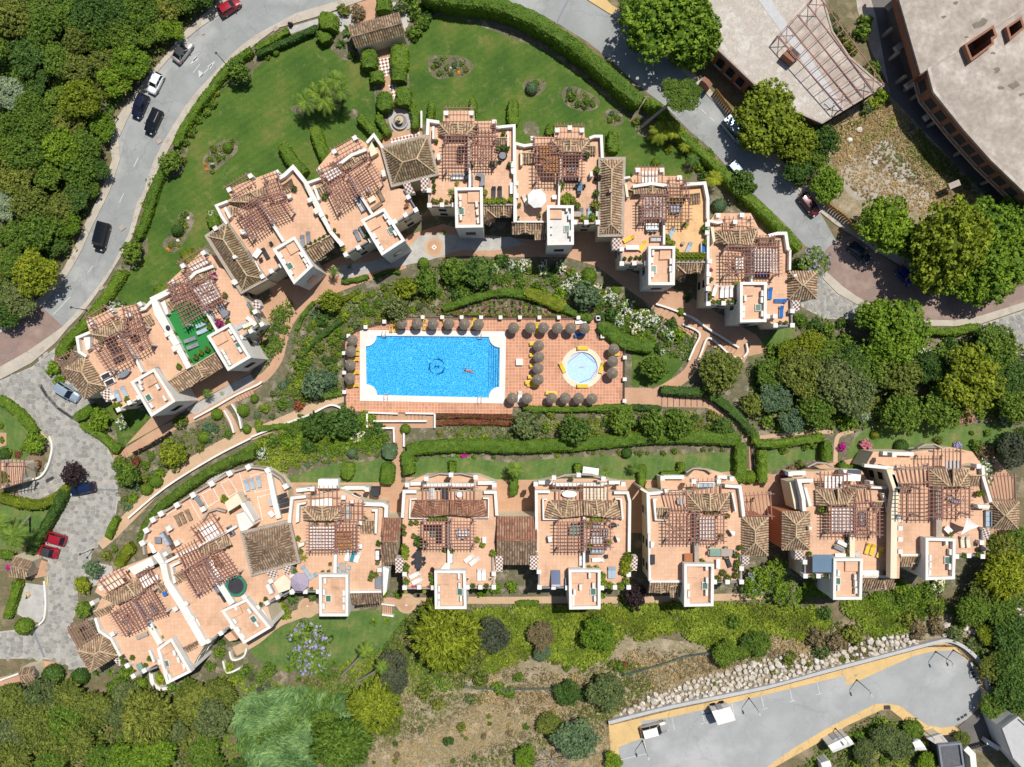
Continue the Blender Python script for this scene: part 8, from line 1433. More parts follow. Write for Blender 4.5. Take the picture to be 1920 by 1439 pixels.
carpet('rough_grass',[(1560,240),(1600,226),(1640,190),(1660,180),(1700,230),(1640,262),(1590,290)],14,.24,.4,(('olive',.7),('straw',.4),('ivy',.3)),23)
carpet('ivy_bank',[(520,575),(545,562),(552,590),(534,640),(522,668),(500,688),(486,650),(505,600)],30,.24,.8,(('mid',.6),('bright',.5)),30)
carpet('ground_cover',[(1400,690),(1440,660),(1480,640),(1500,590),(1560,600),(1560,650),(1470,690),(1420,760)],14,.24,.5,(('mid',.6),('ivy',.4)),31)
for i,p in enumerate(([(412,140),(425,160),(380,210),(368,240),(352,262),(345,290),(335,285),(365,215)],[(205,560),(240,505),(260,480),(300,330),(280,330),(240,480),(195,560)],[(1040,95),(1110,150),(1180,205),(1210,245),(1195,250),(1150,190),(1085,138)])):carpet('border_plants',p,11,.2,.4,(('mid',.7),('ivy',.3)),40+i)
carpet('scrub',[(880,1285),(960,1240),(1060,1265),(1130,1250),(1180,1215),(1330,1222),(1420,1215),(1430,1235),(1300,1265),(1180,1310),(1140,1350),(1000,1340),(900,1330)],16,.2,.6,(('brown',.5),('straw',.4),('olive',.6)),32)
carpet('dry_grass',[(1560,300),(1600,240),(1660,185),(1710,230),(1800,330),(1860,400),(1760,400),(1720,330),(1660,260),(1600,310)],60,.14,.3,(('straw',.7),('olive',.5),('ivy',.15)),33,aspect=3)
# ==== TREES
random.seed(11);RP=random.Random(5)
KIND={'bright':'bright green tree','mid':'leafy green tree','dark':'dark green tree','olive':'olive green tree','yellow':'yellow green tree','grey':'grey green tree','blue':'blue green tree','pale':'pale silvery tree','brown':'brownish tree','plum':'plum purple tree','char':'dark charcoal tree'}
def T(lst,shape,where,hs=1.0,grp=None):
 for x,y,r,lf in lst:tree(x,y,r,random.choice(shape) if isinstance(shape,tuple) else shape,lf,('broad ' if r>34 else 'small ' if r<22 else '')+KIND[lf],grp,hs)
WOOD=[(22,30,36,'olive'),(75,42,38,'mid'),(122,22,32,'mid'),(170,32,36,'dark'),(218,22,34,'dark'),(265,18,34,'mid'),(312,12,30,'olive'),(48,104,38,'dark'),(105,108,32,'mid'),(150,72,30,'olive'),(186,64,28,'mid'),(232,66,32,'mid'),(282,56,30,'mid'),(322,55,24,'bright'),(246,116,33,'bright'),(216,152,30,'bright'),(188,106,27,'olive'),(140,128,28,'olive'),(16,172,28,'pale'),(62,152,26,'dark'),(152,188,42,'yellow'),(106,190,26,'mid'),(56,198,30,'mid'),(192,236,25,'bright'),(28,238,30,'mid'),(80,236,28,'mid'),(126,236,30,'olive'),(112,278,40,'bright'),(48,286,38,'mid'),(160,276,30,'mid'),(30,330,36,'olive'),(86,326,32,'mid'),(146,322,30,'mid'),(182,318,24,'dark'),(14,384,26,'pale'),(62,384,34,'olive'),(110,392,30,'olive'),(142,372,28,'dark'),(166,352,20,'mid'),(124,420,27,'bright'),(76,432,34,'mid'),(26,442,28,'mid'),(64,512,48,'yellow'),(18,490,26,'mid'),(36,560,32,'grey'),(10,592,28,'dark'),(108,462,20,'dark'),(350,-8,30,'mid'),(390,-14,26,'dark'),(-14,90,30,'mid'),(-10,280,28,'mid')]
T(WOOD,('lumpy','broad','lumpy'),'',.95,'trees of the upper left wood')
LW=[(20,1318,34,'olive'),(75,1312,36,'grey'),(130,1310,34,'olive'),(62,1352,38,'olive'),(120,1352,36,'mid'),(25,1375,34,'grey'),(85,1395,36,'olive'),(140,1392,36,'olive'),(30,1425,36,'olive'),(95,1435,34,'mid'),(180,1330,32,'olive'),(220,1340,26,'grey'),(275,1338,46,'olive'),(190,1428,34,'mid'),(235,1300,24,'grey'),(325,1372,26,'grey'),(370,1318,36,'olive'),(400,1345,36,'grey'),(355,1300,26,'mid'),(415,1300,28,'olive'),(382,1408,34,'mid'),(290,1415,42,'bright'),(230,1425,30,'bright'),(390,1435,34,'mid'),(160,1365,24,'dark')]
T(LW,('feather','feather','lumpy'),'',.9,'trees of the lower left wood')
T([(1255,36,74,'bright'),(1308,60,52,'bright'),(1216,58,42,'bright'),(1190,10,26,'mid'),(1292,102,34,'bright'),(1448,222,56,'yellow'),(1470,186,36,'bright'),(1420,256,38,'yellow'),(1492,262,40,'yellow'),(1418,186,26,'bright'),(1540,262,30,'dark'),(1496,322,28,'dark'),(1553,346,34,'bright'),(1528,292,26,'mid'),(1660,428,54,'bright'),(1780,455,76,'yellow'),(1845,430,58,'bright'),(1868,500,58,'bright'),(1762,515,44,'bright'),(1908,400,44,'bright'),(1905,470,50,'bright'),(1716,455,40,'mid'),(1830,540,40,'bright')],'broad','',.95,'trees along the right street')
T([(1640,590,36,'bright'),(1690,620,54,'bright'),(1655,655,38,'bright'),(1690,700,44,'olive'),(1822,712,60,'yellow'),(1862,650,44,'mid'),(1895,705,38,'dark'),(1745,690,34,'dark'),(1600,735,40,'grey'),(1560,715,42,'grey'),(1505,700,44,'olive'),(1352,694,38,'olive'),(1450,700,30,'mid'),(1455,745,30,'blue'),(1520,640,26,'yellow'),(1548,660,26,'mid'),(1765,765,38,'mid'),(1692,775,34,'mid'),(1640,690,36,'mid'),(1905,765,34,'mid'),(1600,680,34,'dark'),(1480,660,24,'yellow'),(1530,770,30,'mid'),(1485,790,24,'blue'),(1915,830,30,'dark'),(1900,845,34,'char')],('broad','lumpy'),'',.9,'trees of the right garden grove')
T([(835,1192,70,'yellow'),(800,1165,34,'olive'),(875,1225,36,'olive'),(700,1325,44,'yellow'),(715,1295,28,'yellow'),(730,1360,24,'olive'),(640,1395,54,'mid'),(610,1360,28,'mid'),(1015,1192,25,'brown'),(1018,1222,18,'blue'),(1122,1188,32,'bright'),(1063,1300,24,'dark'),(1092,1302,13,'dark'),(1362,1226,25,'mid'),(1394,1222,18,'mid'),(1424,1208,24,'mid'),(1405,1200,18,'dark'),(1138,1300,36,'grey'),(1080,1388,40,'blue'),(1028,1360,22,'olive'),(985,1420,22,'bright'),(1150,1428,18,'bright'),(1890,1080,52,'yellow'),(1880,1035,40,'olive'),(1850,1100,34,'olive'),(1825,1145,30,'mid'),(1895,1190,34,'dark'),(1862,1250,26,'olive'),(1900,1300,40,'dark'),(1895,1250,34,'dark'),(1870,1320,30,'mid'),(1850,1190,20,'yellow'),(1660,1385,28,'grey'),(1690,1400,26,'grey'),(1712,1370,20,'mid'),(1805,1385,16,'olive'),(1620,1405,22,'grey'),(1740,1240+190,20,'bright'),(1870,1140,30,'mid'),(1910,1015,30,'mid'),(445,1440,20,'dark')],('lumpy','feather'),'',.85,'trees of the lower slope')
T([(925,1195,30,'char'),(922,1178,22,'char'),(735,1250,30,'char'),(740,1275,24,'char')],'lumpy','',1.1)
T([(448,137,23,'mid'),(320,304,22,'mid'),(247,470,24,'mid'),(188,787,19,'bright'),(243,890,26,'mid'),(326,853,24,'yellow'),(63,832,19,'bright'),(225,870,14,'mid'),(176,1067,15,'blue'),(155,1095,16,'yellow'),(157,1143,16,'mid'),(1390,345,24,'dark'),(620,565,22,'yellow'),(900,512,28,'dark'),(850,508,26,'mid'),(802,530,26,'mid'),(762,540,24,'yellow'),(745,580,24,'grey'),(1100,556,26,'blue'),(985,798,26,'grey'),(1078,806,28,'dark'),(1225,690,24,'mid'),(645,792,30,'dark'),(590,800,26,'dark'),(1165,790,24,'mid'),(1270,795,28,'mid'),(1225,795,26,'mid'),(1358,800,18,'dark'),(590,720,26,'blue'),(615,712,18,'blue'),(1412,760,22,'olive'),(720,1110,10,'bright'),(505,1255,14,'mid')],'small','',.9,'small garden trees')
tree(136,887,24,'small','plum','plum purple round tree',None,1.0);tree(1190,1115,22,'small','plum','plum purple bushy tree',None,.9)
tree(578,1215,46,'flower','mid','jacaranda in violet blossom',None,1.0,flower='fpurple');tree(1530,492,32,'flower','mid','jacaranda with sparse violet blossom',None,1.1,flower='fpurple');tree(1505,285,24,'flower','dark','dark jacaranda with a few violet blossoms',None,.9,flower='fpurple');tree(1425,1090,26,'flower','bright','light green tree with violet flowers',None,.9,flower='fpurple')
T([(1440,1085,24,'bright'),(1475,1110,24,'bright'),(1460,1065,20,'bright'),(1410,1105,22,'bright'),(1525,1095,18,'bright')],'open','',1.2)
# pine leaning over the right street
w0,w1=W(1203,238,0),W(1275,178,7.5);r=empty('leaning_pine',(w0.x,w0.y,0));d=w1-w0;MB().tube([(0,0,0),(d.x*.4,d.y*.4,3),(d.x*.8,d.y*.8,6),(d.x,d.y,7.6)],[.32,.26,.2,.12],8).build('trunk',M['palebark'],r)
for k,(dx,dy,s) in enumerate(((0,0,2.4),(-1.5,.9,1.7),(1.3,-1.0,1.8),(1.2,1.1,1.5),(-.4,-1.6,1.4),(2.2,.4,1.2))):
 c=mobj('crown',CROWN['lumpy'][k%3],r);c.location=(d.x+dx,d.y+dy,7.6+.2*(k%3));c.scale=(s,s,s*.8);c.rotation_euler.z=k;setmat(c,L['mid'])
tag(r,'umbrella pine with a bare trunk leaning across the hedge over the street','tree')
# bare grey tree
w=W(1035,1425,0);r=empty('bare_tree',(w.x,w.y,0));tb=MB();g=random.Random(3)
def br(p,a,e,l,rd,n):
 q=p+Vector((math.cos(a)*math.cos(e),math.sin(a)*math.cos(e),math.sin(e)))*l;tb.tube([p,q],[rd,rd*.6],5)
 if n:
  for k in range(3):br(q,a+g.uniform(-.6,.6),max(.1,e+g.uniform(-.4,.25)),l*g.uniform(.6,.9),rd*.6,n-1)
for k in range(9):br(Vector((0,0,.3)),k*.7+g.uniform(-.2,.2),g.uniform(.3,1.1),g.uniform(1.0,1.7),.09,3)
tb.build('branch',M['palebark'],r);MB().tube([(0,0,0),(0,0,.6)],[.22,.16],8).build('trunk',M['palebark'],r);tag(r,'bare grey leafless tree with spreading branches on the dry slope','tree')
# palms
for x,y,rr,hh,b in((572,190,28,4,(575,205)),(590,175,24,4,(594,188)),(608,190,26,4,(612,200)),(628,150,26,5,(632,168)),(640,172,24,5,(645,182)),(612,160,22,5,(620,172)),(1238,248,26,3,(1240,255)),(1262,245,22,3,(1262,255)),(1285,275,14,2,(1286,278)),(1340,335,20,3,(1342,338)),(1300,300,16,2,(1300,303)),(966,880,19,4,(966,880)),(1190,878,14,2,(1190,880)),(625,508,13,3,(628,512)),(388,738,12,2.4,(388,738)),(715,1252,18,6,(668,1280)),(685,1222,20,6,(640,1268)),(548,1122,13,2,(548,1122)),(585,1120,11,2,(585,1120)),(545,1195,14,3,(545,1195)),(612,1260,14,2,(612,1260)),(1225,565+5,0,0,0)):
 if rr:palm(x,y,rr,hh,'feathery palm' if rr>17 else 'small palm','yellow' if x in(1238,1262,1285,1340) else 'mid' if rr>17 else 'dark',b,k=int(x)%2)
palm(24,1005,30,7,'tall leaning palm whose shadow crosses the lawn','mid',(56,968));palm(-6,985,28,6,'tall palm at the frame edge','mid',(20,978))
for x,y,rr,me,lf,d,nm in((540,1255,16,BANANA,'bright','banana plant','banana_plant'),(600,1262,17,BANANA,'bright','banana plant','banana_plant'),(625,1245,15,BANANA,'mid','banana plant','banana_plant'),(700,1168,14,BANANA,'bright','banana plant','banana_plant'),(725,1165,12,BANANA,'bright','banana plant','banana_plant'),(560,1275,13,BANANA,'mid','banana plant','banana_plant'),(655,58,24,BANANA,'dark','dark strelitzia clump','strelitzia'),(640,82,18,BANANA,'dark','dark strelitzia clump','strelitzia'),(665,85,16,BANANA,'dark','dark strelitzia clump','strelitzia'),(1290,560,15,BANANA,'dark','broad leaved shade plant','strelitzia'),(655,500,10,CYCAD,'dark','spiky cycad','cycad'),(830,435,10,CYCAD,'mid','spiky cycad','cycad'),(415,738,9,CYCAD,'mid','spiky cycad','cycad'),(836,108,10,CYCAD,'mid','spiky cycad','cycad'),(1018,150,7,CYCAD,'mid','spiky cycad','cycad'),(795,853,13,CYCAD,'dark','spiky yucca','yucca'),(590,868,10,CYCAD,'dark','spiky yucca','yucca'),(1138,885,14,CYCAD,'mid','spiky cycad','cycad'),(590,590,15,AGAVE,'blue','prickly agave','agave'),(1660,1410,12,CYCAD,'pale','silvery grass tuft','grass_tuft'),(1620,1412,15,CYCAD,'pale','silvery grass tuft','grass_tuft'),(1712,238,9,AGAVE,'blue','blue agave','agave'),(180,1262,14,BANANA,'dark','dark broad leaved plant','strelitzia'),(150,1262,13,BANANA,'dark','dark broad leaved plant','strelitzia'),(205,1262,13,BANANA,'mid','dark broad leaved plant','strelitzia'),(345,1285,13,BANANA,'mid','dark broad leaved plant','strelitzia')):
 rosette(x,y,rr,me,lf,d,nm)
# ==== SHRUBS
random.seed(21)
SN={'bright':'bright green','mid':'green','dark':'dark green','olive':'olive','yellow':'yellow green','grey':'grey green','blue':'blue green','pale':'silvery','brown':'brownish','plum':'plum','hedge':'clipped green','fmag':'magenta','fpink':'pink','fwhite':'white flowering','fpurple':'violet','fred':'red','forange':'orange','ivy':'lime green','char':'charcoal','straw':'straw coloured'}
def S(lst,shape='plain',hs=.9,word='shrub',flower=None):
 for x,y,r,lf in lst:
  n=(flower or lf) if shape in('flower','bloom') else lf
  shrub(x,y,r,lf,f"{'round ' if shape == 'ball' else 'big ' if r > 20 else 'little ' if r < 8 else ''}{SN[n]} {word}",shape,flower or(n if shape=='bloom' else None),None,hs,word)
[shrub(x,y,r,lf,f'round {SN[lf]} clipped ball','ball',None,None,.95,'clipped_ball') for x,y,r,lf in((407,777,11,'hedge'),(456,770,12,'hedge'),(477,748,8,'hedge'),(382,820,12,'hedge'),(463,805,9,'hedge'),(292,903,12,'hedge'),(275,918,11,'hedge'),(794,494,11,'hedge'),(517,99,7,'hedge'),(1104,518,17,'hedge'),(1155,545,10,'hedge'),(1276,585,8,'hedge'),(1348,386,14,'blue'),(1302,290,14,'hedge'),(1150,272,10,'hedge'),(1405,895,14,'hedge'),(46,1175,17,'hedge'),(100,1265,20,'dark'),(150,1270,17,'dark'),(262,1285,15,'hedge'),(333,432,12,'dark'),(997,166,12,'blue'),(660,850,10,'blue'),(1175,850,10,'dark'),(8,852,12,'dark'),(1393,375,12,'dark'),(1500,335,14,'olive'),(760,805,10,'hedge'),(1690,838,13,'dark'),(1640,815,8,'yellow'),(1230,305,9,'hedge'))]
# beds on the lawns
def bed(pts,plants,m='bed',lab=None):
 sheet('flower_bed',smooth(pts,5,True),m);cx,cy=sum(p[0] for p in pts)/len(pts),sum(p[1] for p in pts)/len(pts)
 if plants:carpet('bed_cover',[(cx+(x-cx)*.82,cy+(y-cy)*.82) for x,y in pts],15,.15,.35,(('mid',.6),('grey',.3),('olive',.3),('ivy',.2)),int(cx))
 for x,y,r,lf,sh in plants:shrub(x,y,r,lf,f"{'little ' if r < 6 else ''}{SN[lf]} {'flowers' if sh == 'bloom' else 'plant'}",sh,lf if sh=='bloom' else None,None,.8,'bed_plant','plant')
bed([(802,115),(812,105),(840,104),(868,107),(886,120),(884,134),(870,145),(848,143),(826,149),(808,140)],[(820,118,8,'grey','plain'),(812,126,5,'yellow','plain'),(824,138,7,'mid','spiky'),(852,122,7,'blue','spiky'),(845,138,5,'grey','plain'),(866,120,5,'olive','plain'),(874,132,6,'olive','spiky'),(860,136,4,'forange','bloom'),(838,128,5,'mid','plain'),(830,110,5,'mid','plain')])
bed([(380,305),(388,288),(402,272),(430,261),(446,268),(444,286),(424,304),(405,320),(388,327)],[(400,280,7,'olive','plain'),(427,277,10,'hedge','ball'),(395,298,6,'mid','spiky'),(410,295,6,'mid','plain'),(385,308,4,'forange','bloom'),(436,266,5,'mid','plain'),(399,312,5,'dark','plain'),(420,296,4,'mid','plain'),(388,318,4,'forange','bloom'),(398,322,5,'mid','plain')],'bed')
bed([(305,462),(312,446),(330,436),(333,408),(342,394),(356,396),(365,412),(356,436),(342,460),(325,474)],[(345,402,8,'mid','plain'),(340,415,7,'mid','plain'),(320,460,6,'olive','spiky'),(315,468,4,'forange','bloom'),(350,425,4,'mid','plain'),(335,460,4,'yellow','plain')])
bed([(980,160),(988,150),(1010,148),(1024,155),(1020,170),(1000,182),(985,172)],[(1005,155,6,'mid','plain')])
bed([(1053,178),(1058,165),(1075,162),(1096,170),(1122,185),(1122,200),(1105,209),(1080,206),(1060,195)],[(1070,182,10,'mid','plain'),(1068,168,6,'blue','spiky'),(1085,195,7,'dark','plain'),(1100,188,9,'mid','spiky'),(1112,195,6,'mid','plain'),(1095,202,5,'dark','plain')])
bed([(1133,215),(1142,205),(1160,208),(1170,222),(1162,236),(1145,234)],[(1148,213,6,'blue','spiky'),(1158,222,7,'mid','spiky'),(1145,225,6,'mid','plain')])
bed([(980,240),(985,230),(1000,228),(1010,238),(1010,256),(990,256)],[]);sheet('flower_bed',smooth([(545,205),(560,192),(590,180),(615,170),(640,165),(655,175),(640,190),(600,205),(565,215)],4,True),'bed')
bed([(655,212),(662,205),(672,210),(668,222),(658,222)],[])
sheet('flower_bed',smooth([(800,585),(840,572),(900,556),(960,553),(1010,565),(1060,582),(1110,592),(1000,590),(880,586)],4,True),'earth')
for i,(x,y,lf) in enumerate(((852,574,'mid'),(880,570,'pale'),(916,570,'ivy'),(951,571,'pale'),(986,573,'ivy'),(1012,577,'pale'),(1040,579,'ivy'))):rosette(x,y,8.5,AGAVE,lf,f'{SN[lf]} round succulent','succulent')
rr_=random.Random(8)
mbp=[]
for i in range(5):
 for j in range(34):
  x=815+j*8+rr_.uniform(-2,2);y=563+i*6+abs(j-17)*.8+rr_.uniform(-2,2)
  if inpoly([x],[y],[(800,585),(840,572),(900,556),(960,553),(1010,565),(1060,582),(1110,592),(1000,590),(880,586)])[0]:mbp.append((x,y))
BQ,BT=[],[]
for x,y in mbp:g_=np.random.default_rng(int(x*31+y));w=W(x,y,.2);d_=unit(g_.normal(0,1,(26,3)));d_[:,2]=abs(d_[:,2]);BQ.append(leaves(np.array([w.x,w.y,.08])+d_*.24,d_,.14,g_));BT+=[g_.integers(0,5)]*26
tag(mobj('bedding_plants',quads_mesh('bedding_plants',np.concatenate(BQ),RNG.uniform(0,1,len(BT)),[L[k] for k in('mid','plum','olive','fpink','dark')],BT)),kind='stuff')
# flowering accents
S([(1050,500,14,'mid'),(1080,525,15,'mid'),(1020,505,14,'mid'),(985,498,13,'mid'),(960,500,12,'mid'),(1145,560,17,'mid'),(1175,575,18,'mid'),(1205,590,18,'mid'),(1160,600,16,'mid'),(1120,545,13,'mid'),(1225,605,16,'mid'),(1250,625,15,'mid'),(1195,615,15,'mid'),(930,505,12,'mid'),(1065,540,13,'mid'),(670,820,15,'mid'),(1730,670,18,'mid'),(1740,690,14,'mid'),(1845,885,22,'mid'),(1825,1110,17,'dark'),(1760,1098,18,'mid'),(1860,1120,14,'dark'),(222,575,14,'dark'),(395,402,9,'bright'),(490,850,13,'mid'),(230,795,14,'mid'),(1520,665,14,'mid'),(1880,780,15,'mid'),(1900,680,13,'mid'),(1240,655,10,'mid')],'flower',.9,'oleander','fwhite')
S([(1745,778,14,'mid'),(1770,785,15,'mid'),(1795,782,15,'mid'),(1720,782,13,'mid'),(1815,780,13,'mid'),(1690,785,12,'mid')],'flower',.9,'oleander','fpink')
S([(1624,836,13,'fpink')],'bloom',1.1,'bougainvillea');S([(1579,838,9,'fmag'),(1470,898,10,'fmag'),(1066,507,6,'fmag'),(869,853,7,'fmag'),(1795,835,8,'fpurple'),(15,1064,6,'fmag')],'bloom',1.0,'bougainvillea')
S([(672,25,16,'brown'),(180,800,14,'fred'),(68,870,8,'fred'),(255,865,10,'fred'),(1170,1245,6,'fred'),(200,1042,10,'olive'),(340,790,14,'olive')],'plain',.9,'bush')
S([(545,47,6,'plum'),(755,15,14,'grey'),(742,30,8,'grey'),(778,20,16,'mid'),(790,45,16,'mid'),(775,62,14,'mid'),(800,28,12,'dark'),(770,-2,16,'mid'),(628,40,12,'grey'),(645,20,12,'olive'),(660,105,8,'mid'),(500,105,7,'mid'),(400,195,9,'mid'),(388,212,8,'mid'),(372,225,8,'bright'),(360,248,9,'mid'),(348,268,8,'mid'),(405,175,8,'ivy'),(345,300,7,'olive'),(270,430,6,'mid'),(275,400,5,'mid'),(250,590,8,'mid'),(100,692,14,'bright'),(112,712,10,'bright'),(215,1075-45,8,'mid'),(1255,280,8,'yellow'),(1310,312,12,'bright'),(1330,290,12,'mid'),(1322,330,12,'dark'),(1350,325,10,'dark'),(1372,330,12,'mid'),(1410,350,10,'dark'),(1300,270,12,'mid'),(1195,228,8,'olive'),(1402,378,9,'olive'),(1498,500,16,'dark'),(1380,1115-250,9,'mid'),(1450,660,14,'mid'),(1540,480,8,'mid')])
S([(1560,40,13,'grey'),(1575,60,13,'grey'),(1590,80,12,'olive'),(1600,95,10,'olive'),(1615,60,16,'mid'),(1622,40,14,'mid'),(1635,130,16,'mid'),(1645,150,12,'mid'),(1652,180,14,'bright'),(1640,195,12,'ivy'),(1625,205,12,'grey'),(1538,25,12,'olive'),(1545,90,5,'olive'),(1527,110,4,'olive'),(1565,172,6,'olive'),(1480,75,4,'olive'),(1465,52,4,'olive')][:13])
S([(1590,790,18,'bright'),(1622,782,12,'pale'),(1545,790,12,'mid'),(1440,790,14,'mid'),(1465,800,12,'mid'),(1650,775,14,'mid'),(1470,840,10,'mid'),(1510,836,8,'mid'),(1525,834,8,'mid'),(1485,880,9,'brown'),(1500,872,10,'olive'),(1760,826,9,'olive'),(1845,848,16,'brown'),(1830,835,12,'mid'),(1870,845,8,'mid'),(1706,812,6,'mid'),(1822,812,5,'mid'),(1852,812,7,'mid'),(1555,620,12,'mid'),(1500,600,14,'mid'),(1530,610,14,'dark'),(1580,605,12,'dark'),(1725,640,14,'dark'),(1780,640,14,'dark'),(1840,630,14,'dark'),(1580,640,18,'mid')])
S([(1180,1330-95,0,'mid')][:0]+[(1062,1252,8,'mid'),(1095,1255,6,'olive'),(1070,1170,0,'mid')][:2]+[(1160,1250,11,'mid'),(1148,1246,8,'olive'),(1185,1246,5,'olive'),(972,1270,10,'mid'),(1040,1240,8,'olive'),(1260,1140,14,'ivy'),(840,1390,10,'dark'),(865,1365,9,'olive'),(890,1420,5,'dark'),(750,1338,7,'bright'),(900,1275,16,'olive'),(955,1300,12,'mid'),(880,1310,10,'grey'),(935,1290,14,'mid'),(795,1300,16,'olive'),(820,1320,12,'olive'),(1375,1165,14,'mid'),(1480,1235,14,'olive'),(1540,1222,16,'grey'),(1570,1205,20,'brown'),(1530,1195,20,'brown'),(1600,1190,20,'olive'),(1545,1150,14,'dark'),(1720,1180,18,'brown'),(1755,1175,16,'brown'),(1700,1160,16,'olive'),(1790,1190,16,'grey'),(1800,1170,12,'olive'),(1820,1210,14,'grey'),(1850,1225,14,'grey'),(1840,1170,14,'mid'),(1755,1145,14,'olive'),(1690,1100,14,'hedge'),(1740,1110,16,'mid'),(1850,1240,10,'olive'),(1190,1318,5,'brown'),(1340,1280,6,'olive'),(1232,1345,0,'olive')][:-1]+[(1580,1238,8,'olive'),(1600,1235,6,'olive'),(1515,1244,7,'olive'),(1480,1250,6,'olive'),(1450,1260,6,'olive')])
S([(1170,1125,10,'bright'),(1125,1110,12,'bright'),(1140,1150,10,'ivy'),(640,1125,0,'mid')][:3]+[(535,1150,12,'ivy'),(528,1135,12,'ivy'),(300,1272,12,'ivy'),(315,1265,10,'ivy'),(410,1225,12,'mid'),(430,1250,10,'ivy'),(395,1250,10,'mid'),(415,1205,8,'dark'),(460,1260,12,'mid'),(440,1275,10,'ivy'),(228,1275,16,'mid'),(240,1258,12,'mid'),(320,1290,12,'mid'),(130,1285,14,'mid'),(210,1290,14,'mid'),(1505,1118,10,'mid'),(1540,1105,14,'bright'),(1565,1118,10,'ivy'),(1690,1125,12,'mid'),(710,1125,10,'mid'),(745,1115,8,'bright'),(905,1110,12,'bright'),(930,1105,12,'bright'),(960,1100,12,'bright'),(1420,1075,10,'mid'),(1230,1105,0,'mid')][:-1]+[(870,1120,8,'mid'),(1262,1100,12,'dark')])
# garden slopes: scattered shrubs
def scatter(poly,n,r0,r1,kinds,seed,shape='plain',kd='slope shrub'):
 g=random.Random(seed);xs=[p[0] for p in poly];ys=[p[1] for p in poly];got=[];t=0
 while len(got)<n and t<4000:
  t+=1;x,y,r=g.uniform(min(xs),max(xs)),g.uniform(min(ys),max(ys)),g.uniform(r0,r1)
  if inpoly([x],[y],poly)[0] and all((x-a)**2+(y-b)**2>(.75*(r+c))**2 for a,b,c in got):got.append((x,y,r))
 for x,y,r in got:lf=g.choice(kinds);sh=g.choice(('plain','plain','spiky')) if shape=='plain' else shape;shrub(x,y,r,lf,f"{'little ' if r < 8 else ''}{SN[lf]} {'spiky ' if sh == 'spiky' else ''}{kd}",sh,None,'shrubs of the garden slopes',.85,kd.replace(' ','_'))
scatter([(550,690),(575,620),(610,580),(700,545),(800,520),(830,545),(780,580),(730,597),(640,640),(636,735),(560,760)],62,6,15,('mid','bright','dark','ivy','grey','mid','olive'),1)
scatter([(830,490),(960,485),(1060,505),(1120,530),(1100,570),(1000,545),(930,540),(840,560)],26,8,14,('mid','bright','dark','mid'),2);scatter([(1100,560),(1220,590),(1290,620),(1250,660),(1180,640),(1130,600)],22,8,15,('mid','bright','dark','mid'),3)
scatter([(970,775),(1180,775),(1330,775),(1385,815),(1200,820),(1060,825),(970,820)],44,6,14,('mid','olive','dark','grey','ivy','mid'),4,kd='bank shrub');scatter([(820,800),(960,800),(960,822),(820,826)],12,4,7,('grey','pale','ivy','olive'),5,kd='border plant')
scatter([(560,785),(690,776),(735,820),(600,840),(490,830),(500,815)],30,8,16,('mid','bright','ivy','dark'),6);scatter([(228,880),(300,830),(420,790),(430,815),(350,855),(290,905),(232,960),(225,930)],26,5,11,('mid','grey','blue','bright','olive'),7);scatter([(480,770),(560,690),(640,735),(560,765),(480,800)],20,6,12,('mid','grey','blue','ivy','fred'),8)
scatter([(775,862),(1380,848),(1380,842),(775,852)],26,3.5,6.5,('mid','ivy','grey','pale','olive'),9,kd='border plant');scatter([(540,880),(720,852),(720,846),(540,870)],10,4,7,('mid','blue','ivy'),10,kd='border plant');scatter([(1600,1380),(1680,1350),(1740,1400),(1740,1440),(1600,1440)],16,6,12,('mid','ivy','grey'),11)
scatter([(-10,770),(70,830),(80,880),(50,895),(-10,880)],8,5,9,('mid','bright','fred'),12);scatter([(700,1380),(900,1320),(1000,1330),(1000,1430),(700,1430)],24,3,8,('olive','brown','dark','straw','grey'),13,kd='scrub bush');scatter([(420,1255),(470,1265),(560,1300),(470,1300)],8,6,11,('mid','ivy','char'),14)
# ==== ROCKS
def rock_mesh(seed):
 g=np.random.default_rng(seed);mb=MB();n=6;rings=[]
 for(z,r) in((-.4,.8),(-.05,1),(.38,.92),(.6,.5)):rings.append([(r*math.cos(2*math.pi*k/n)*g.uniform(.72,1.2),r*math.sin(2*math.pi*k/n)*g.uniform(.72,1.2),z+g.uniform(-.16,.16)) for k in range(n)])
 vs=sum(rings,[]);mb.add(vs,[(i*n+k,i*n+(k+1)%n,(i+1)*n+(k+1)%n,(i+1)*n+k) for i in range(3) for k in range(n)]+[tuple(range(3*n,4*n))]);return mb.mesh('boulder',M['rock'])
ROCK=[rock_mesh(s) for s in range(6)];g=random.Random(9);BAND=[(1160,1338),(1230,1300),(1330,1268),(1420,1240),(1500,1228),(1600,1208),(1680,1190),(1735,1190),(1720,1212),(1640,1232),(1540,1260),(1440,1286),(1330,1310),(1240,1328),(1170,1346)];B2=[(1755,1178),(1800,1165),(1860,1150),(1930,1130),(1930,1155),(1860,1170),(1830,1185),(1780,1200)]
got=[]
for band,num in((BAND,235),(B2,45)):
 xs=[p[0] for p in band];ys=[p[1] for p in band];t=0;c0=len(got)
 while len(got)-c0<num and t<30000:
  t+=1;x,y,r=g.uniform(min(xs),max(xs)),g.uniform(min(ys),max(ys)),g.choice((3.6,4.4,5.2,6,7,8))
  if inpoly([x],[y],band)[0] and all((x-a)**2+(y-b)**2>(.72*(r+c))**2 for a,b,c in got):got.append((x,y,r))
for x,y,r in got:
 w=W(x,y,.4);o=mobj('boulder',g.choice(ROCK));o.location=(w.x,w.y,.2);s=r/PX;o.scale=(s,s*g.uniform(.7,1),s*g.uniform(.7,1.1));o.rotation_euler=(g.uniform(-.3,.3),g.uniform(-.3,.3),g.uniform(0,6));tag(o,'pale limestone boulder in the bank above the yellow edged car park','boulder','limestone boulders of the bank')
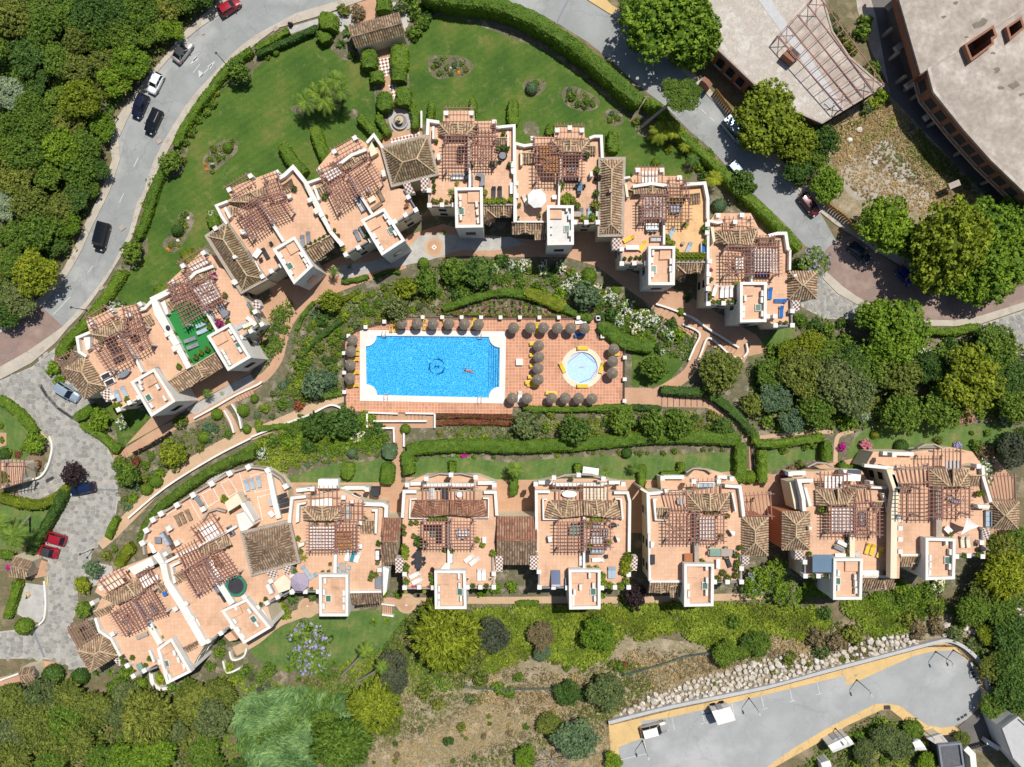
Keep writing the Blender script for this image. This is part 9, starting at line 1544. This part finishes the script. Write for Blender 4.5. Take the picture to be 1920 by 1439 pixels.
for i,(x,y,r,l) in enumerate(((398,308,4,'pale rock in the long flower bed'),(333,451,4,'flat pale rock in the drop shaped flower bed'),(352,409,4,'rounded pale rock at the top of the drop shaped flower bed'),(845,127,2.5,'small stone in the kidney shaped flower bed'),(1612,243,7,'pile of white rubble on the vacant lot'),(1594,262,6,'slab of broken white plaster on the vacant lot'),(1642,305,5,'white stone in the middle of the vacant lot'))):
 w=W(x,y,.3);o=mobj('rock',ROCK[i%6]);o.location=(w.x,w.y,.15);o.scale=(r/PX,r/PX*.8,r/PX*.6);tag(o,l,'rock')
# small things
w=W(598,278,.6);r=empty('lawn_mower',(w.x,w.y,.02),1.05);MB().box((0,0,.15),(.75,.5,.25)).build('deck',M['coral'],r);MB().box((-.1,0,.4),(.4,.35,.2)).build('engine',M['dark'],r);MB().beam((.3,-.2,.4),(1.5,-.2,.9),.04,.04).beam((.3,.2,.4),(1.5,.2,.9),.04,.04).beam((1.5,-.2,.9),(1.5,.2,.9),.04,.04).build('handle',M['lightgrey'],r);MB().box((.75,0,.2),(.6,.45,.4)).build('grass_bag',M['lightgrey'],r)
for a in(-.28,.28):
 for b in(-.27,.27):q=MB().lathe([(.12,-.04),(.12,.04)],10).build('wheel',M['rubber'],r);q.location=(a,b,.12);q.rotation_euler=(math.pi/2,0,0)
tag(r,'lawn mower with a red deck standing against the hedge block','lawn mower')
def garden_canopy(pts,z,label):
 P=[W(x,y,z) for x,y in pts];c=sum(P,Vector())/4;r=empty('garden_canopy',(c.x,c.y,0));og=(c.x,c.y,0);MB().prism([tuple(p.xy) for p in P],z-.06,z).build('canopy',M['canvas'],r,og)
 for p in P:q=p+(c-p)*.06;MB().box((q.x,q.y,0),(.08,.08,z-.07)).build('leg',M['lightgrey'],r,og)
 tag(r,label,'canopy')
garden_canopy([(1094,875),(1123,879),(1122,892),(1092,888)],2.4,'white square garden canopy on the lower lawn above the solar panel house')
w=W(853,876,.6);r=empty('garden_bench',(w.x,w.y,.02),1.57);MB().box((0,0,.4),(1.4,.45,.06)).build('seat',M['tramp'],r);MB().box((0,.2,.46),(1.4,.06,.4)).build('backrest',M['tramp'],r)
for a in(-.6,.6):MB().box((a,0,0),(.08,.42,.4)).build('leg',M['iron'],r)
tag(r,'green garden bench beside the narrow hedge on the lower lawn','bench')
def fp_(px,py,a):return W(px,py,4.95)
w=W(1556,194,5.1);r=empty('wooden_pallet',(w.x,w.y,4.94),.8)
for i in range(6):MB().box((0,-.55+i*.22,.1),(1.2,.14,.04)).build('slat',M['lightgrey'],r)
for a in(-.5,0,.5):MB().box((a,0,0),(.1,1.2,.1)).build('bearer',M['lightgrey'],r)
tag(r,'weathered pallet leaning on the gravel roof near its lower corner','pallet')
resolve_labels()
